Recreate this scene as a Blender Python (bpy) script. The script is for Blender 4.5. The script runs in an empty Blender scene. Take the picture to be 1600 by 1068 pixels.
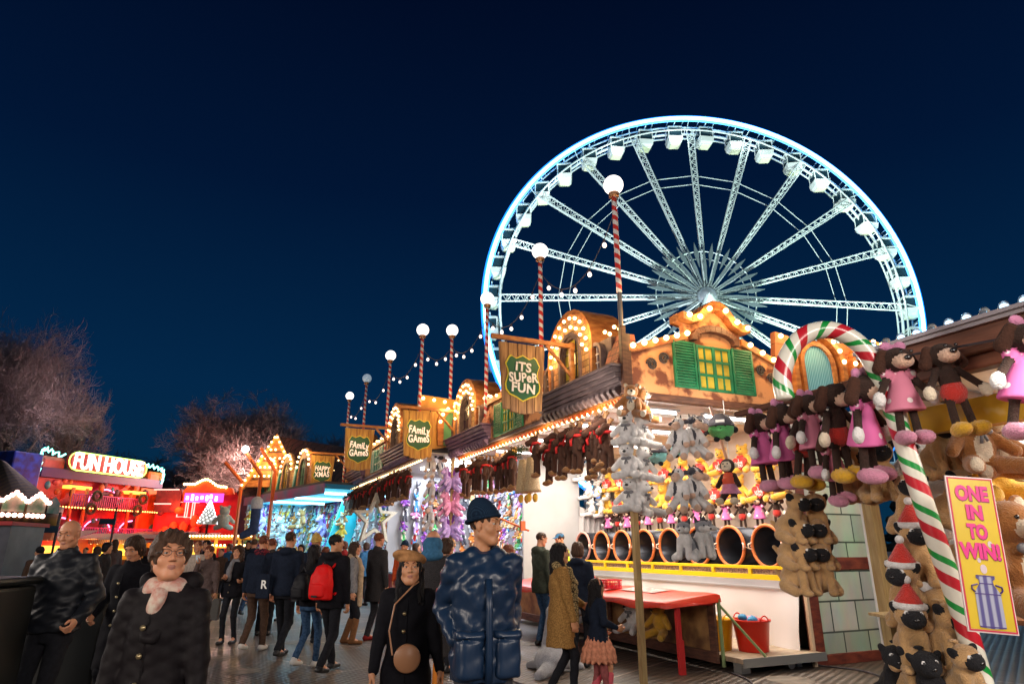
import bpy, math, random
import numpy as np
from mathutils import Vector, Matrix, Euler
random.seed(7); np.random.seed(7)
R=math.radians; PI=math.pi
SC=bpy.context.scene; COL=SC.collection
# ---------------------------------------------------------------- camera, sky, moonlight, exposure
FPX=1000.0; TH=R(17.8); CH=1.6; CT,ST=math.cos(TH),math.sin(TH)
cam_d=bpy.data.cameras.new('camera'); cam=bpy.data.objects.new('camera',cam_d); COL.objects.link(cam)
cam.location=(0,0,CH); cam.rotation_euler=(R(90)+TH,0,0)
cam_d.sensor_width=36; cam_d.lens=36*FPX/1600; cam_d.clip_end=2000; cam_d.clip_start=.05
SC.camera=cam
w=bpy.data.worlds.new('World'); SC.world=w; w.use_nodes=True
nt=w.node_tree; bg=nt.nodes['Background']
tc=nt.nodes.new('ShaderNodeTexCoord'); sx=nt.nodes.new('ShaderNodeSeparateXYZ'); cr=nt.nodes.new('ShaderNodeValToRGB')
nt.links.new(tc.outputs['Generated'],sx.inputs[0]); nt.links.new(sx.outputs['Z'],cr.inputs[0]); nt.links.new(cr.outputs[0],bg.inputs[0])
e=cr.color_ramp.elements
e[0].position=0.0; e[0].color=(.0018,.026,.060,1)
e[1].position=.85; e[1].color=(.0003,.0012,.009,1)
x=e.new(.22); x.color=(.0010,.0205,.066,1)
x=e.new(.50); x.color=(.0005,.0078,.034,1)
bg.inputs[1].default_value=1.0
sun_d=bpy.data.lights.new('moon','SUN'); sun_d.energy=.06; sun_d.angle=R(12); sun_d.color=(.75,.85,1)
sun=bpy.data.objects.new('moon',sun_d); COL.objects.link(sun); sun.rotation_euler=(R(55),0,R(-25))
SC.view_settings.view_transform='Standard'; SC.view_settings.look='None'; SC.view_settings.exposure=0; SC.view_settings.gamma=1
try:
    SC.cycles.use_denoising=True; SC.cycles.max_bounces=5; SC.cycles.diffuse_bounces=3; SC.cycles.glossy_bounces=2; SC.cycles.transmission_bounces=4
    SC.cycles.sample_clamp_indirect=3; SC.cycles.caustics_reflective=False; SC.cycles.caustics_refractive=False
except Exception: pass
# ---------------------------------------------------------------- placing
def at(px,py,d):                       # world point at forward distance d on a sight line of the photo
    x=(px-800)/FPX; y=(534-py)/FPX; k=d/(CT-y*ST)
    return Vector((x*k,d,CH+(y*CT+ST)*k))
O=Vector((1.6,8.8,0)); AZ=R(24.1)
MA=Matrix.Translation(O)@Matrix.Rotation(AZ,4,'Z')      # frame of the stall row: x into the stalls, y along the row
def W(v,u,z=0): return MA@Vector((v,u,z))
# ---------------------------------------------------------------- materials
def lin(h):
    if isinstance(h,str):
        h=h.lstrip('#'); c=[int(h[i:i+2],16)/255 for i in (0,2,4)]
        return tuple(((x+.055)/1.055)**2.4 if x>.04045 else x/12.92 for x in c)
    return tuple(h)
_m={}
def M(name,col=(.5,.5,.5),rough=.7,metal=0,es=0,var=0,vs=8,col2=None,bump=0,bs=60,sheen=0,trans=0,sample=True,kind='noise',coat=0,stretch=None,bd=.01,ramp=None):
    if name in _m: return _m[name]
    m=bpy.data.materials.new(name); m.use_nodes=True; _m[name]=m
    n=m.node_tree; b=n.nodes['Principled BSDF']; c=lin(col)
    b.inputs['Base Color'].default_value=(*c,1); b.inputs['Roughness'].default_value=rough; b.inputs['Metallic'].default_value=metal
    if sheen: b.inputs['Sheen Weight'].default_value=sheen
    if coat: b.inputs['Coat Weight'].default_value=coat; b.inputs['Coat Roughness'].default_value=.12
    if trans: b.inputs['Transmission Weight'].default_value=trans
    if es:
        b.inputs['Emission Color'].default_value=(*c,1); b.inputs['Emission Strength'].default_value=es
        if not sample:
            try: m.cycles.emission_sampling='NONE'
            except Exception: pass
    if var or col2 or bump:
        t=n.nodes.new('ShaderNodeTexCoord'); src=t.outputs['Object']
        if stretch:
            mp=n.nodes.new('ShaderNodeMapping'); mp.inputs['Scale'].default_value=stretch; n.links.new(src,mp.inputs[0]); src=mp.outputs[0]
    if var or col2:
        c2=lin(col2) if col2 is not None else tuple(x*(1-var) for x in c)
        if kind=='noise':
            x=n.nodes.new('ShaderNodeTexNoise'); x.inputs['Scale'].default_value=vs; x.inputs['Detail'].default_value=4; o=x.outputs['Fac']; lo,hi=.35,.65
        elif kind=='wave':
            x=n.nodes.new('ShaderNodeTexWave'); x.inputs['Scale'].default_value=vs; x.inputs['Distortion'].default_value=3; x.inputs['Detail'].default_value=3; o=x.outputs['Fac']; lo,hi=.2,.8
        elif kind=='dots':
            x=n.nodes.new('ShaderNodeTexVoronoi'); x.inputs['Scale'].default_value=vs; o=x.outputs['Distance']; lo,hi=.20,.23
            x.inputs['Randomness'].default_value=.3
        elif kind=='cell':
            x=n.nodes.new('ShaderNodeTexVoronoi'); x.feature='DISTANCE_TO_EDGE'; x.inputs['Scale'].default_value=vs; o=x.outputs['Distance']; lo,hi=.05,.12
        if ramp: lo,hi=ramp
        r=n.nodes.new('ShaderNodeValToRGB'); r.color_ramp.elements[0].position=lo; r.color_ramp.elements[1].position=hi
        r.color_ramp.elements[0].color=(*c2,1); r.color_ramp.elements[1].color=(*c,1)
        n.links.new(src,x.inputs['Vector']); n.links.new(o,r.inputs[0]); n.links.new(r.outputs[0],b.inputs['Base Color'])
    if bump:
        x=n.nodes.new('ShaderNodeTexNoise'); x.inputs['Scale'].default_value=bs; x.inputs['Detail'].default_value=3
        bp=n.nodes.new('ShaderNodeBump'); bp.inputs['Strength'].default_value=bump; bp.inputs['Distance'].default_value=bd
        n.links.new(src,x.inputs['Vector']); n.links.new(x.outputs['Fac'],bp.inputs['Height']); n.links.new(bp.outputs[0],b.inputs['Normal'])
    return m
def Mwood(name,c1,c2,sc=6,st=(1,1,8),rough=.55): return M(name,c1,rough,col2=c2,kind='noise',vs=sc,bump=.3,bs=sc*4,stretch=st)
def Mbrick(name,c1,c2,mortar,w=.3,h=.15,ms=.012,rot=None,rough=.7,off=.5,val=1.5):
    if name in _m: return _m[name]
    m=bpy.data.materials.new(name); m.use_nodes=True; _m[name]=m
    n=m.node_tree; b=n.nodes['Principled BSDF']; b.inputs['Roughness'].default_value=rough
    t=n.nodes.new('ShaderNodeTexCoord'); mp=n.nodes.new('ShaderNodeMapping')
    if rot: mp.inputs['Rotation'].default_value=rot
    x=n.nodes.new('ShaderNodeTexBrick'); x.inputs['Scale'].default_value=1; x.inputs['Brick Width'].default_value=w; x.inputs['Row Height'].default_value=h; x.inputs['Mortar Size'].default_value=ms
    x.offset=off; x.inputs['Mortar Smooth'].default_value=.3
    x.inputs['Color1'].default_value=(*lin(c1),1); x.inputs['Color2'].default_value=(*lin(c2),1); x.inputs['Mortar'].default_value=(*lin(mortar),1)
    n.links.new(t.outputs['Object'],mp.inputs[0]); n.links.new(mp.outputs[0],x.inputs['Vector']); 
    no=n.nodes.new('ShaderNodeTexNoise'); no.inputs['Scale'].default_value=5; no.inputs['Detail'].default_value=5
    mx=n.nodes.new('ShaderNodeMix'); mx.data_type='RGBA'; mx.blend_type='MULTIPLY'; mx.inputs[0].default_value=.6
    n.links.new(x.outputs['Color'],mx.inputs[6]); n.links.new(no.outputs['Color'],mx.inputs[7])
    hs=n.nodes.new('ShaderNodeHueSaturation'); hs.inputs['Saturation'].default_value=.9; hs.inputs['Value'].default_value=val
    n.links.new(mx.outputs[2],hs.inputs['Color']); n.links.new(hs.outputs[0],b.inputs['Base Color'])
    bp=n.nodes.new('ShaderNodeBump'); bp.inputs['Strength'].default_value=.6; bp.inputs['Distance'].default_value=.015; bp.invert=True
    n.links.new(x.outputs['Fac'],bp.inputs['Height']); n.links.new(bp.outputs[0],b.inputs['Normal'])
    return m
# ---------------------------------------------------------------- object bookkeeping
def setp(o,label=None,cat=None,group=None,kind=None):
    if label: o['label']=label
    if cat: o['category']=cat
    if group: o['group']=group
    if kind: o['kind']=kind
    return o
def E(name,loc=(0,0,0),rot=0,label=None,cat=None,group=None,scale=1):
    o=bpy.data.objects.new(name,None); COL.objects.link(o); o.location=loc
    o.rotation_euler=rot if isinstance(rot,(tuple,list)) else (0,0,rot); o.scale=(scale,)*3; o.empty_display_size=.1
    return setp(o,label,cat,group)
def ob(name,me,parent=None,loc=None,rot=None,scale=None):
    o=bpy.data.objects.new(name,me); COL.objects.link(o)
    if parent: o.parent=parent
    if loc is not None: o.location=loc
    if rot is not None: o.rotation_euler=rot
    if scale is not None: o.scale=scale if isinstance(scale,(tuple,list)) else (scale,)*3
    return o
def copy_tree(o,parent=None):
    c=o.copy(); COL.objects.link(c)
    if parent: c.parent=parent
    for ch in list(o.children): copy_tree(ch,c)
    return c
ORD=['first','second','third','fourth','fifth','sixth','seventh','eighth','ninth','tenth','eleventh','twelfth','thirteenth','fourteenth','fifteenth','sixteenth','seventeenth','eighteenth','nineteenth','twentieth']
# ---------------------------------------------------------------- mesh builder
class MB:
    def __init__(s): s.v=[]; s.f=[]; s.mi=[]; s.m=0; s.T=None; s.sm=[]; s.smooth=False
    def add(s,vs,fs):
        n=len(s.v)
        if s.T is not None: vs=[s.T@Vector(p) for p in vs]
        s.v+= [tuple(p) for p in vs]; s.f+=[tuple(i+n for i in f) for f in fs]; s.mi+=[s.m]*len(fs); s.sm+=[s.smooth]*len(fs); return s
    def box(s,x0,x1,y0,y1,z0,z1,rot=None,piv=None):
        vs=[Vector((x,y,z)) for z in (z0,z1) for y in (y0,y1) for x in (x0,x1)]
        if rot:
            c=Vector(piv) if piv else Vector(((x0+x1)/2,(y0+y1)/2,(z0+z1)/2)); m=Euler(rot).to_matrix(); vs=[c+m@(p-c) for p in vs]
        return s.add(vs,[(0,2,3,1),(4,5,7,6),(0,1,5,4),(2,6,7,3),(0,4,6,2),(1,3,7,5)])
    def cyl(s,p0,p1,r0,r1=None,n=12,cap=True):
        p0,p1=Vector(p0),Vector(p1); r1=r0 if r1 is None else r1; d=(p1-p0)
        if d.length<1e-9: return s
        q=d.to_track_quat('Z','Y'); a=q@Vector((1,0,0)); b=q@Vector((0,1,0)); vs=[]
        for p,r in ((p0,r0),(p1,r1)):
            for i in range(n): t=2*PI*i/n; vs.append(p+a*math.cos(t)*r+b*math.sin(t)*r)
        fs=[(i,(i+1)%n,n+(i+1)%n,n+i) for i in range(n)]
        if cap: fs+=[tuple(range(n-1,-1,-1)),tuple(range(n,2*n))]
        return s.add(vs,fs)
    def tube(s,pts,r,n=6,closed=False,rs=None):
        pts=[Vector(p) for p in pts]; N=len(pts); vs=[]; up=None
        for i,p in enumerate(pts):
            t=(pts[(i+1)%N]-pts[i-1]) if closed else (pts[min(i+1,N-1)]-pts[max(i-1,0)]); t.normalize()
            if up is None: up=Vector((0,0,1)) if abs(t.z)<.9 else Vector((1,0,0))
            a=(up-t*up.dot(t)).normalized(); b=t.cross(a); up=a; rr=rs[i] if rs else r
            for k in range(n): g=2*PI*k/n; vs.append(p+a*math.cos(g)*rr+b*math.sin(g)*rr)
        fs=[]; L=N if closed else N-1
        for i in range(L):
            j=(i+1)%N
            for k in range(n): fs.append((i*n+k,i*n+(k+1)%n,j*n+(k+1)%n,j*n+k))
        if not closed: fs+=[tuple(range(n-1,-1,-1)),tuple(range((N-1)*n,N*n))]
        return s.add(vs,fs)
    def sph(s,c,r,n=12,m=8,sc=(1,1,1)):
        c=Vector(c); vs=[c+Vector((0,0,-r*sc[2]))]
        for j in range(1,m):
            ph=-PI/2+PI*j/m
            for i in range(n): t=2*PI*i/n; vs.append(c+Vector((r*sc[0]*math.cos(ph)*math.cos(t),r*sc[1]*math.cos(ph)*math.sin(t),r*sc[2]*math.sin(ph))))
        vs.append(c+Vector((0,0,r*sc[2]))); fs=[(0,1+(i+1)%n,1+i) for i in range(n)]
        for j in range(m-2):
            for i in range(n): a=1+j*n; fs.append((a+i,a+(i+1)%n,a+n+(i+1)%n,a+n+i))
        a=1+(m-2)*n; fs+=[(a+i,a+(i+1)%n,len(vs)-1) for i in range(n)]
        return s.add(vs,fs)
    def lathe(s,prof,n=16,c=(0,0,0),axis='Z'):
        c=Vector(c); vs=[]
        for r,z in prof:
            for i in range(n):
                t=2*PI*i/n; p=(r*math.cos(t),r*math.sin(t),z)
                if axis=='Y': p=(p[0],p[2],p[1])
                if axis=='X': p=(p[2],p[0],p[1])
                vs.append(c+Vector(p))
        fs=[(j*n+i,j*n+(i+1)%n,(j+1)*n+(i+1)%n,(j+1)*n+i) for j in range(len(prof)-1) for i in range(n)]
        if prof[0][0]>1e-6: fs.append(tuple(range(n-1,-1,-1)))
        if prof[-1][0]>1e-6: fs.append(tuple(range((len(prof)-1)*n,len(prof)*n)))
        return s.add(vs,fs)
    def ext(s,poly,t0,t1,plane='uz'):
        # poly of (a,b); plane 'uz': a=y,b=z thickness in x; 'vz': a=x,b=z thickness in y; 'xy': thickness z
        def P(a,b,t): return {'uz':(t,a,b),'vz':(a,t,b),'xy':(a,b,t)}[plane]
        n=len(poly); vs=[P(a,b,t0) for a,b in poly]+[P(a,b,t1) for a,b in poly]
        return s.add(vs,[tuple(range(n-1,-1,-1)),tuple(range(n,2*n))]+[(i,(i+1)%n,n+(i+1)%n,n+i) for i in range(n)])
    def strip(s,outer,inner,t0,t1,plane='uz'):   # band between two polylines of equal length
        for i in range(len(outer)-1): s.ext([outer[i],outer[i+1],inner[i+1],inner[i]],t0,t1,plane)
        return s
    def me(s,name,mats,smooth=False):
        m=bpy.data.meshes.new(name); m.from_pydata(s.v,[],s.f); 
        for x in (mats if isinstance(mats,(list,tuple)) else [mats]): m.materials.append(x)
        m.polygons.foreach_set('material_index',s.mi)
        m.polygons.foreach_set('use_smooth',[bool(smooth or a) for a in s.sm])
        m.update(); 
        import bmesh
        b=bmesh.new(); b.from_mesh(m); bmesh.ops.recalc_face_normals(b,faces=b.faces); b.to_mesh(m); b.free()
        return m
    def build(s,name,mats,parent=None,smooth=False,bevel=0,loc=None):
        o=ob(name,s.me(name,mats,smooth),parent,loc)
        if bevel:
            md=o.modifiers.new('bevel','BEVEL'); md.width=bevel; md.segments=2; md.limit_method='ANGLE'; md.angle_limit=R(40)
        return o
# ---------------------------------------------------------------- smooth bodies: distance field + surface nets
def RC(a,b,r0,r1=None,m=0,k=.02,op='u'): return dict(t='rc',a=np.array(a,float),b=np.array(b,float),r0=r0,r1=r0 if r1 is None else r1,m=m,k=k,op=op)
def EL(c,r,m=0,k=.02,op='u',rot=None): return dict(t='el',c=np.array(c,float),r=np.array(r,float),m=m,k=k,op=op,rot=None if rot is None else np.array(Euler(rot).to_matrix().inverted()))
def LO(st,m=0,k=.02,op='u',pw=2.0): return dict(t='lo',st=np.array([list(q)+[0]*(4-len(q)) for q in st],float),m=m,k=k,op=op,pw=pw)
def PL(p,n,m=None): return dict(t='pl',c=np.array(p,float),n=np.array(n,float),op='s',m=m,k=0)
def _bb(p):
    if p['t']=='rc':
        r=max(p['r0'],p['r1']); return np.minimum(p['a'],p['b'])-r,np.maximum(p['a'],p['b'])+r
    if p['t']=='el':
        r=p['r'] if p['rot'] is None else np.full(3,p['r'].max()); return p['c']-r,p['c']+r
    s=p['st']; a=s[:,1].max(); b=s[:,2].max()+abs(s[:,3]).max(); return np.array((-a,-b,s[0,0])),np.array((a,b,s[-1,0]))
def _d(p,X,Y,Z):
    if p['t']=='rc':
        a,b=p['a'],p['b']; d=b-a; L=max(d@d,1e-12)
        t=np.clip(((X-a[0])*d[0]+(Y-a[1])*d[1]+(Z-a[2])*d[2])/L,0,1)
        return np.sqrt((X-a[0]-t*d[0])**2+(Y-a[1]-t*d[1])**2+(Z-a[2]-t*d[2])**2)-(p['r0']+t*(p['r1']-p['r0']))
    if p['t']=='el':
        x,y,z=X-p['c'][0],Y-p['c'][1],Z-p['c'][2]
        if p['rot'] is not None:
            r=p['rot']; x,y,z=r[0,0]*x+r[0,1]*y+r[0,2]*z,r[1,0]*x+r[1,1]*y+r[1,2]*z,r[2,0]*x+r[2,1]*y+r[2,2]*z
        a,b,c=p['r']; k0=np.sqrt((x/a)**2+(y/b)**2+(z/c)**2); k1=np.sqrt((x/a**2)**2+(y/b**2)**2+(z/c**2)**2)+1e-9
        return k0*(k0-1)/k1
    if p['t']=='pl': return (X-p['c'][0])*p['n'][0]+(Y-p['c'][1])*p['n'][1]+(Z-p['c'][2])*p['n'][2]
    s=p['st']; a=np.interp(Z,s[:,0],s[:,1]); b=np.interp(Z,s[:,0],s[:,2]); c=np.interp(Z,s[:,0],s[:,3])
    q=(np.abs(X/a)**p['pw']+np.abs((Y-c)/b)**p['pw'])**(1/p['pw'])
    return np.maximum((q-1)*np.minimum(a,b),np.maximum(Z-s[-1,0],s[0,0]-Z))
def sdf(prims,vox,disp=None):
    lo=np.full(3,1e9); hi=-lo
    for p in prims:
        if p['op']=='u': a,b=_bb(p); lo=np.minimum(lo,a); hi=np.maximum(hi,b)
    lo-=vox*3+.012; hi+=vox*3+.012
    n=np.ceil((hi-lo)/vox).astype(int)+1
    ax=[(lo[i]+vox*np.arange(n[i])).astype(np.float32) for i in range(3)]
    D=np.full(n,1.0,np.float32); best=np.full(n,9.0,np.float32); ID=np.zeros(n,np.int16)
    for p in prims:
        if p['t']=='pl': i0=np.zeros(3,int); i1=n
        else:
            a,b=_bb(p); mg=p['k']+vox*3
            i0=np.clip(np.floor((a-mg-lo)/vox).astype(int),0,n-1); i1=np.clip(np.ceil((b+mg-lo)/vox).astype(int)+1,1,n)
        s=tuple(slice(i0[i],i1[i]) for i in range(3))
        X=ax[0][s[0]][:,None,None]; Y=ax[1][s[1]][None,:,None]; Z=ax[2][s[2]][None,None,:]
        d=_d(p,X,Y,Z).astype(np.float32); d=np.broadcast_to(d,D[s].shape)
        if p['op']=='u':
            c=D[s]; k=max(p['k'],1e-4); h=np.maximum(k-np.abs(c-d),0)/k
            D[s]=np.minimum(c,d)-h*h*k*.25
            mk=d<best[s]; best[s]=np.where(mk,d,best[s]); ID[s]=np.where(mk,p['m'],ID[s])
        elif p['op']=='p':       # paint only
            if 1: mk=d<0; ID[s]=np.where(mk,p['m'],ID[s])
        else:
            nd=-d; 
            if p['m'] is not None: ID[s]=np.where(nd>D[s],p['m'],ID[s])
            k=max(p['k'],1e-4); c=D[s]; h=np.maximum(k-np.abs(c-nd),0)/k; D[s]=np.maximum(c,nd)+h*h*k*.25
    if disp is not None: D=D+disp(ax[0][:,None,None],ax[1][None,:,None],ax[2][None,None,:]).astype(np.float32)
    S=D<0
    m=np.zeros(n-1,np.int8)
    for i in (0,1):
        for j in (0,1):
            for k in (0,1): m+=S[i:n[0]-1+i,j:n[1]-1+j,k:n[2]-1+k]
    act=np.argwhere((m>0)&(m<8)); idx=np.full(n-1,-1,np.int64); idx[tuple(act.T)]=np.arange(len(act))
    cd={(i,j,k):D[act[:,0]+i,act[:,1]+j,act[:,2]+k] for i in (0,1) for j in (0,1) for k in (0,1)}
    acc=np.zeros((len(act),3)); cnt=np.zeros(len(act)); 
    for c0 in cd:
        for a in range(3):
            if c0[a]==0:
                c1=list(c0); c1[a]=1; c1=tuple(c1); d0,d1=cd[c0],cd[c1]; x=(d0<0)!=(d1<0)
                t=np.where(x,d0/np.where(x,d0-d1,1),0); pt=np.tile(np.array(c0,float),(len(act),1)); pt[:,a]=t
                acc+=pt*x[:,None]; cnt+=x
    V=(act+acc/cnt[:,None])*vox+lo
    F=[];MI=[]
    for a in range(3):
        b,c=(a+1)%3,(a+2)%3
        s0=[slice(None)]*3; s1=[slice(None)]*3; s0[a]=slice(0,n[a]-1); s1[a]=slice(1,n[a])
        A=S[tuple(s0)]; B=S[tuple(s1)]; e=np.argwhere(A!=B)
        e=e[(e[:,b]>0)&(e[:,c]>0)&(e[:,b]<n[b]-1)&(e[:,c]<n[c]-1)]
        q=[]
        for (ob_,oc) in ((-1,-1),(0,-1),(0,0),(-1,0)):
            z=e.copy(); z[:,b]+=ob_; z[:,c]+=oc; q.append(idx[tuple(z.T)])
        q=np.stack(q,1); fl=~A[tuple(e.T)]; q[fl]=q[fl][:,::-1]
        F.append(q); MI.append(ID[tuple(e.T)])
    return V,np.concatenate(F),np.concatenate(MI)
def np_mesh(name,parts,mats):
    V=[];F=[];MI=[];o=0
    for v,f,m in parts: V.append(v); F.append(f+o); MI.append(m); o+=len(v)
    V=np.concatenate(V);F=np.concatenate(F);MI=np.concatenate(MI)
    me=bpy.data.meshes.new(name); me.vertices.add(len(V)); me.vertices.foreach_set('co',V.astype(np.float32).ravel())
    me.loops.add(F.size); me.loops.foreach_set('vertex_index',F.ravel().astype(np.int32))
    me.polygons.add(len(F)); me.polygons.foreach_set('loop_start',np.arange(0,F.size,4,dtype=np.int32))
    try: me.polygons.foreach_set('loop_total',np.full(len(F),4,np.int32))
    except Exception: pass
    me.polygons.foreach_set('material_index',MI.astype(np.int32)); me.polygons.foreach_set('use_smooth',np.ones(len(F),bool))
    for m in mats: me.materials.append(m)
    me.update(calc_edges=True); me.validate(); return me
def blob(name,prims,vox,mats,parent=None,disp=None):
    return ob(name,np_mesh(name,[sdf(prims,vox,disp)],mats if isinstance(mats,(list,tuple)) else [mats]),parent)
def rigid(V,R_,T,s=1.0): return (V*s)@np.array(R_).T+np.array(T)
# ---------------------------------------------------------------- lettering
def text_me(body,size,ext=.01,bold=.0,mat=None,align='CENTER',sp=1.0,ls=1.0,shear=0):
    c=bpy.data.curves.new('t','FONT'); c.body=body; c.size=size; c.extrude=ext; c.offset=bold; c.align_x=align; c.align_y='CENTER'; c.space_character=sp; c.space_line=ls; c.shear=shear
    c.resolution_u=3
    o=bpy.data.objects.new('t',c); COL.objects.link(o)
    me=bpy.data.meshes.new_from_object(o.evaluated_get(bpy.context.evaluated_depsgraph_get())); bpy.data.objects.remove(o)
    me.materials.clear(); me.materials.append(mat); me.name='lettering'; return me
def lamp(name,kind,loc,power,color=(1,1,1),size=.1,rot=None,sy=None,parent=None,spot=None):
    d=bpy.data.lights.new(name,kind); d.energy=power; d.color=color
    if kind=='AREA':
        d.size=size
        if sy: d.shape='RECTANGLE'; d.size_y=sy
    else: d.shadow_soft_size=size
    if kind=='SPOT': d.spot_size=R(spot or 90); d.spot_blend=.6
    o=bpy.data.objects.new(name,d); COL.objects.link(o); o.location=loc
    if rot is not None: o.rotation_euler=rot
    if parent: o.parent=parent
    return o
WARM=(1,.62,.25); WHITE=(1,.95,.9)
BULB=M('warm bulb glass',(1,.62,.26),es=9,sample=False)
GLOBE=M('lit globe',(1,.93,.90),es=2.2,sample=False)
# ================================================================ GROUND
def make_ground():
    m=bpy.data.materials.new('trackway matting'); m.use_nodes=True; n=m.node_tree; b=n.nodes['Principled BSDF']
    t=n.nodes.new('ShaderNodeTexCoord'); mp=n.nodes.new('ShaderNodeMapping'); mp.inputs['Rotation'].default_value=(0,0,R(-52)); n.links.new(t.outputs['Object'],mp.inputs[0])
    br=n.nodes.new('ShaderNodeTexBrick'); br.inputs['Scale'].default_value=1; br.inputs['Brick Width'].default_value=3.1; br.inputs['Row Height'].default_value=1.55; br.inputs['Mortar Size'].default_value=.022; br.inputs['Mortar Smooth'].default_value=.4
    br.inputs['Color1'].default_value=(.12,.093,.08,1); br.inputs['Color2'].default_value=(.16,.125,.105,1); br.inputs['Mortar'].default_value=(.36,.29,.24,1)
    no=n.nodes.new('ShaderNodeTexNoise'); no.inputs['Scale'].default_value=1.1; no.inputs['Detail'].default_value=8; no.inputs['Roughness'].default_value=.65
    r2=n.nodes.new('ShaderNodeValToRGB'); r2.color_ramp.elements[0].position=.3; r2.color_ramp.elements[0].color=(.45,.45,.45,1); r2.color_ramp.elements[1].position=.72; r2.color_ramp.elements[1].color=(1.35,1.3,1.25,1)
    n.links.new(no.outputs['Fac'],r2.inputs[0]); n.links.new(t.outputs['Object'],no.inputs['Vector'])
    mx=n.nodes.new('ShaderNodeMix'); mx.data_type='RGBA'; mx.blend_type='MULTIPLY'; mx.inputs[0].default_value=1
    n.links.new(mp.outputs[0],br.inputs['Vector']); n.links.new(br.outputs['Color'],mx.inputs[6]); n.links.new(r2.outputs[0],mx.inputs[7])
    wv=n.nodes.new('ShaderNodeTexWave'); wv.inputs['Scale'].default_value=6.5; wv.inputs['Distortion'].default_value=.15; n.links.new(mp.outputs[0],wv.inputs['Vector'])
    mp2=n.nodes.new('ShaderNodeMapping'); mp2.inputs['Rotation'].default_value=(0,0,R(38)); n.links.new(t.outputs['Object'],mp2.inputs[0])
    wv2=n.nodes.new('ShaderNodeTexWave'); wv2.inputs['Scale'].default_value=3.0; n.links.new(mp2.outputs[0],wv2.inputs['Vector'])
    wv.inputs['Scale'].default_value=5.0; mu=n.nodes.new('ShaderNodeMath'); mu.operation='MULTIPLY'; n.links.new(wv.outputs['Fac'],mu.inputs[0]); n.links.new(wv2.outputs['Fac'],mu.inputs[1])
    mx2=n.nodes.new('ShaderNodeMix'); mx2.data_type='RGBA'; mx2.blend_type='MULTIPLY'; mx2.inputs[0].default_value=.95
    r3=n.nodes.new('ShaderNodeValToRGB'); r3.color_ramp.elements[0].color=(.45,.45,.45,1); r3.color_ramp.elements[1].color=(1.3,1.3,1.3,1); r3.color_ramp.elements[1].position=.6; n.links.new(mu.outputs[0],r3.inputs[0])  # grooves between the ribs darkened in the colour, as their shade
    n.links.new(mx.outputs[2],mx2.inputs[6]); n.links.new(r3.outputs[0],mx2.inputs[7]); n.links.new(mx2.outputs[2],b.inputs['Base Color'])
    bp=n.nodes.new('ShaderNodeBump'); bp.inputs['Strength'].default_value=.6; bp.inputs['Distance'].default_value=.03; n.links.new(mu.outputs[0],bp.inputs['Height']); n.links.new(bp.outputs[0],b.inputs['Normal'])
    b.inputs['Roughness'].default_value=.40
    g=MB(); S=900; st=[-S,-60,-20,0,20,60,S]
    for i in range(6):
        for j in range(6): g.add([(st[i],st[j],0),(st[i+1],st[j],0),(st[i+1],st[j+1],0),(st[i],st[j+1],0)],[(0,1,2,3)])
    setp(g.build('ground',m),kind='structure')
    # worn round plates let into the matting
    mk=MB(); rr=random.Random(3)
    spots=[(345,1027),(575,985),(870,1040),(470,1003),(1235,1062),(380,1048),(820,1005)]
    for px,py in spots:
        x=(px-800)/FPX; y=(534-py)/FPX; k=-CH/(y*CT+ST); p=(x*k,(CT-y*ST)*k)
        r=rr.uniform(.24,.32); N=20
        mk.add([(p[0]+r*math.cos(2*PI*i/N),p[1]+r*math.sin(2*PI*i/N),.005) for i in range(N)],[tuple(range(N))])
    setp(mk.build('pavement_plates',M('worn plate',(.24,.20,.165),.6,var=.45,vs=7,bump=.5,bs=20)),kind='structure')
make_ground()
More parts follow.
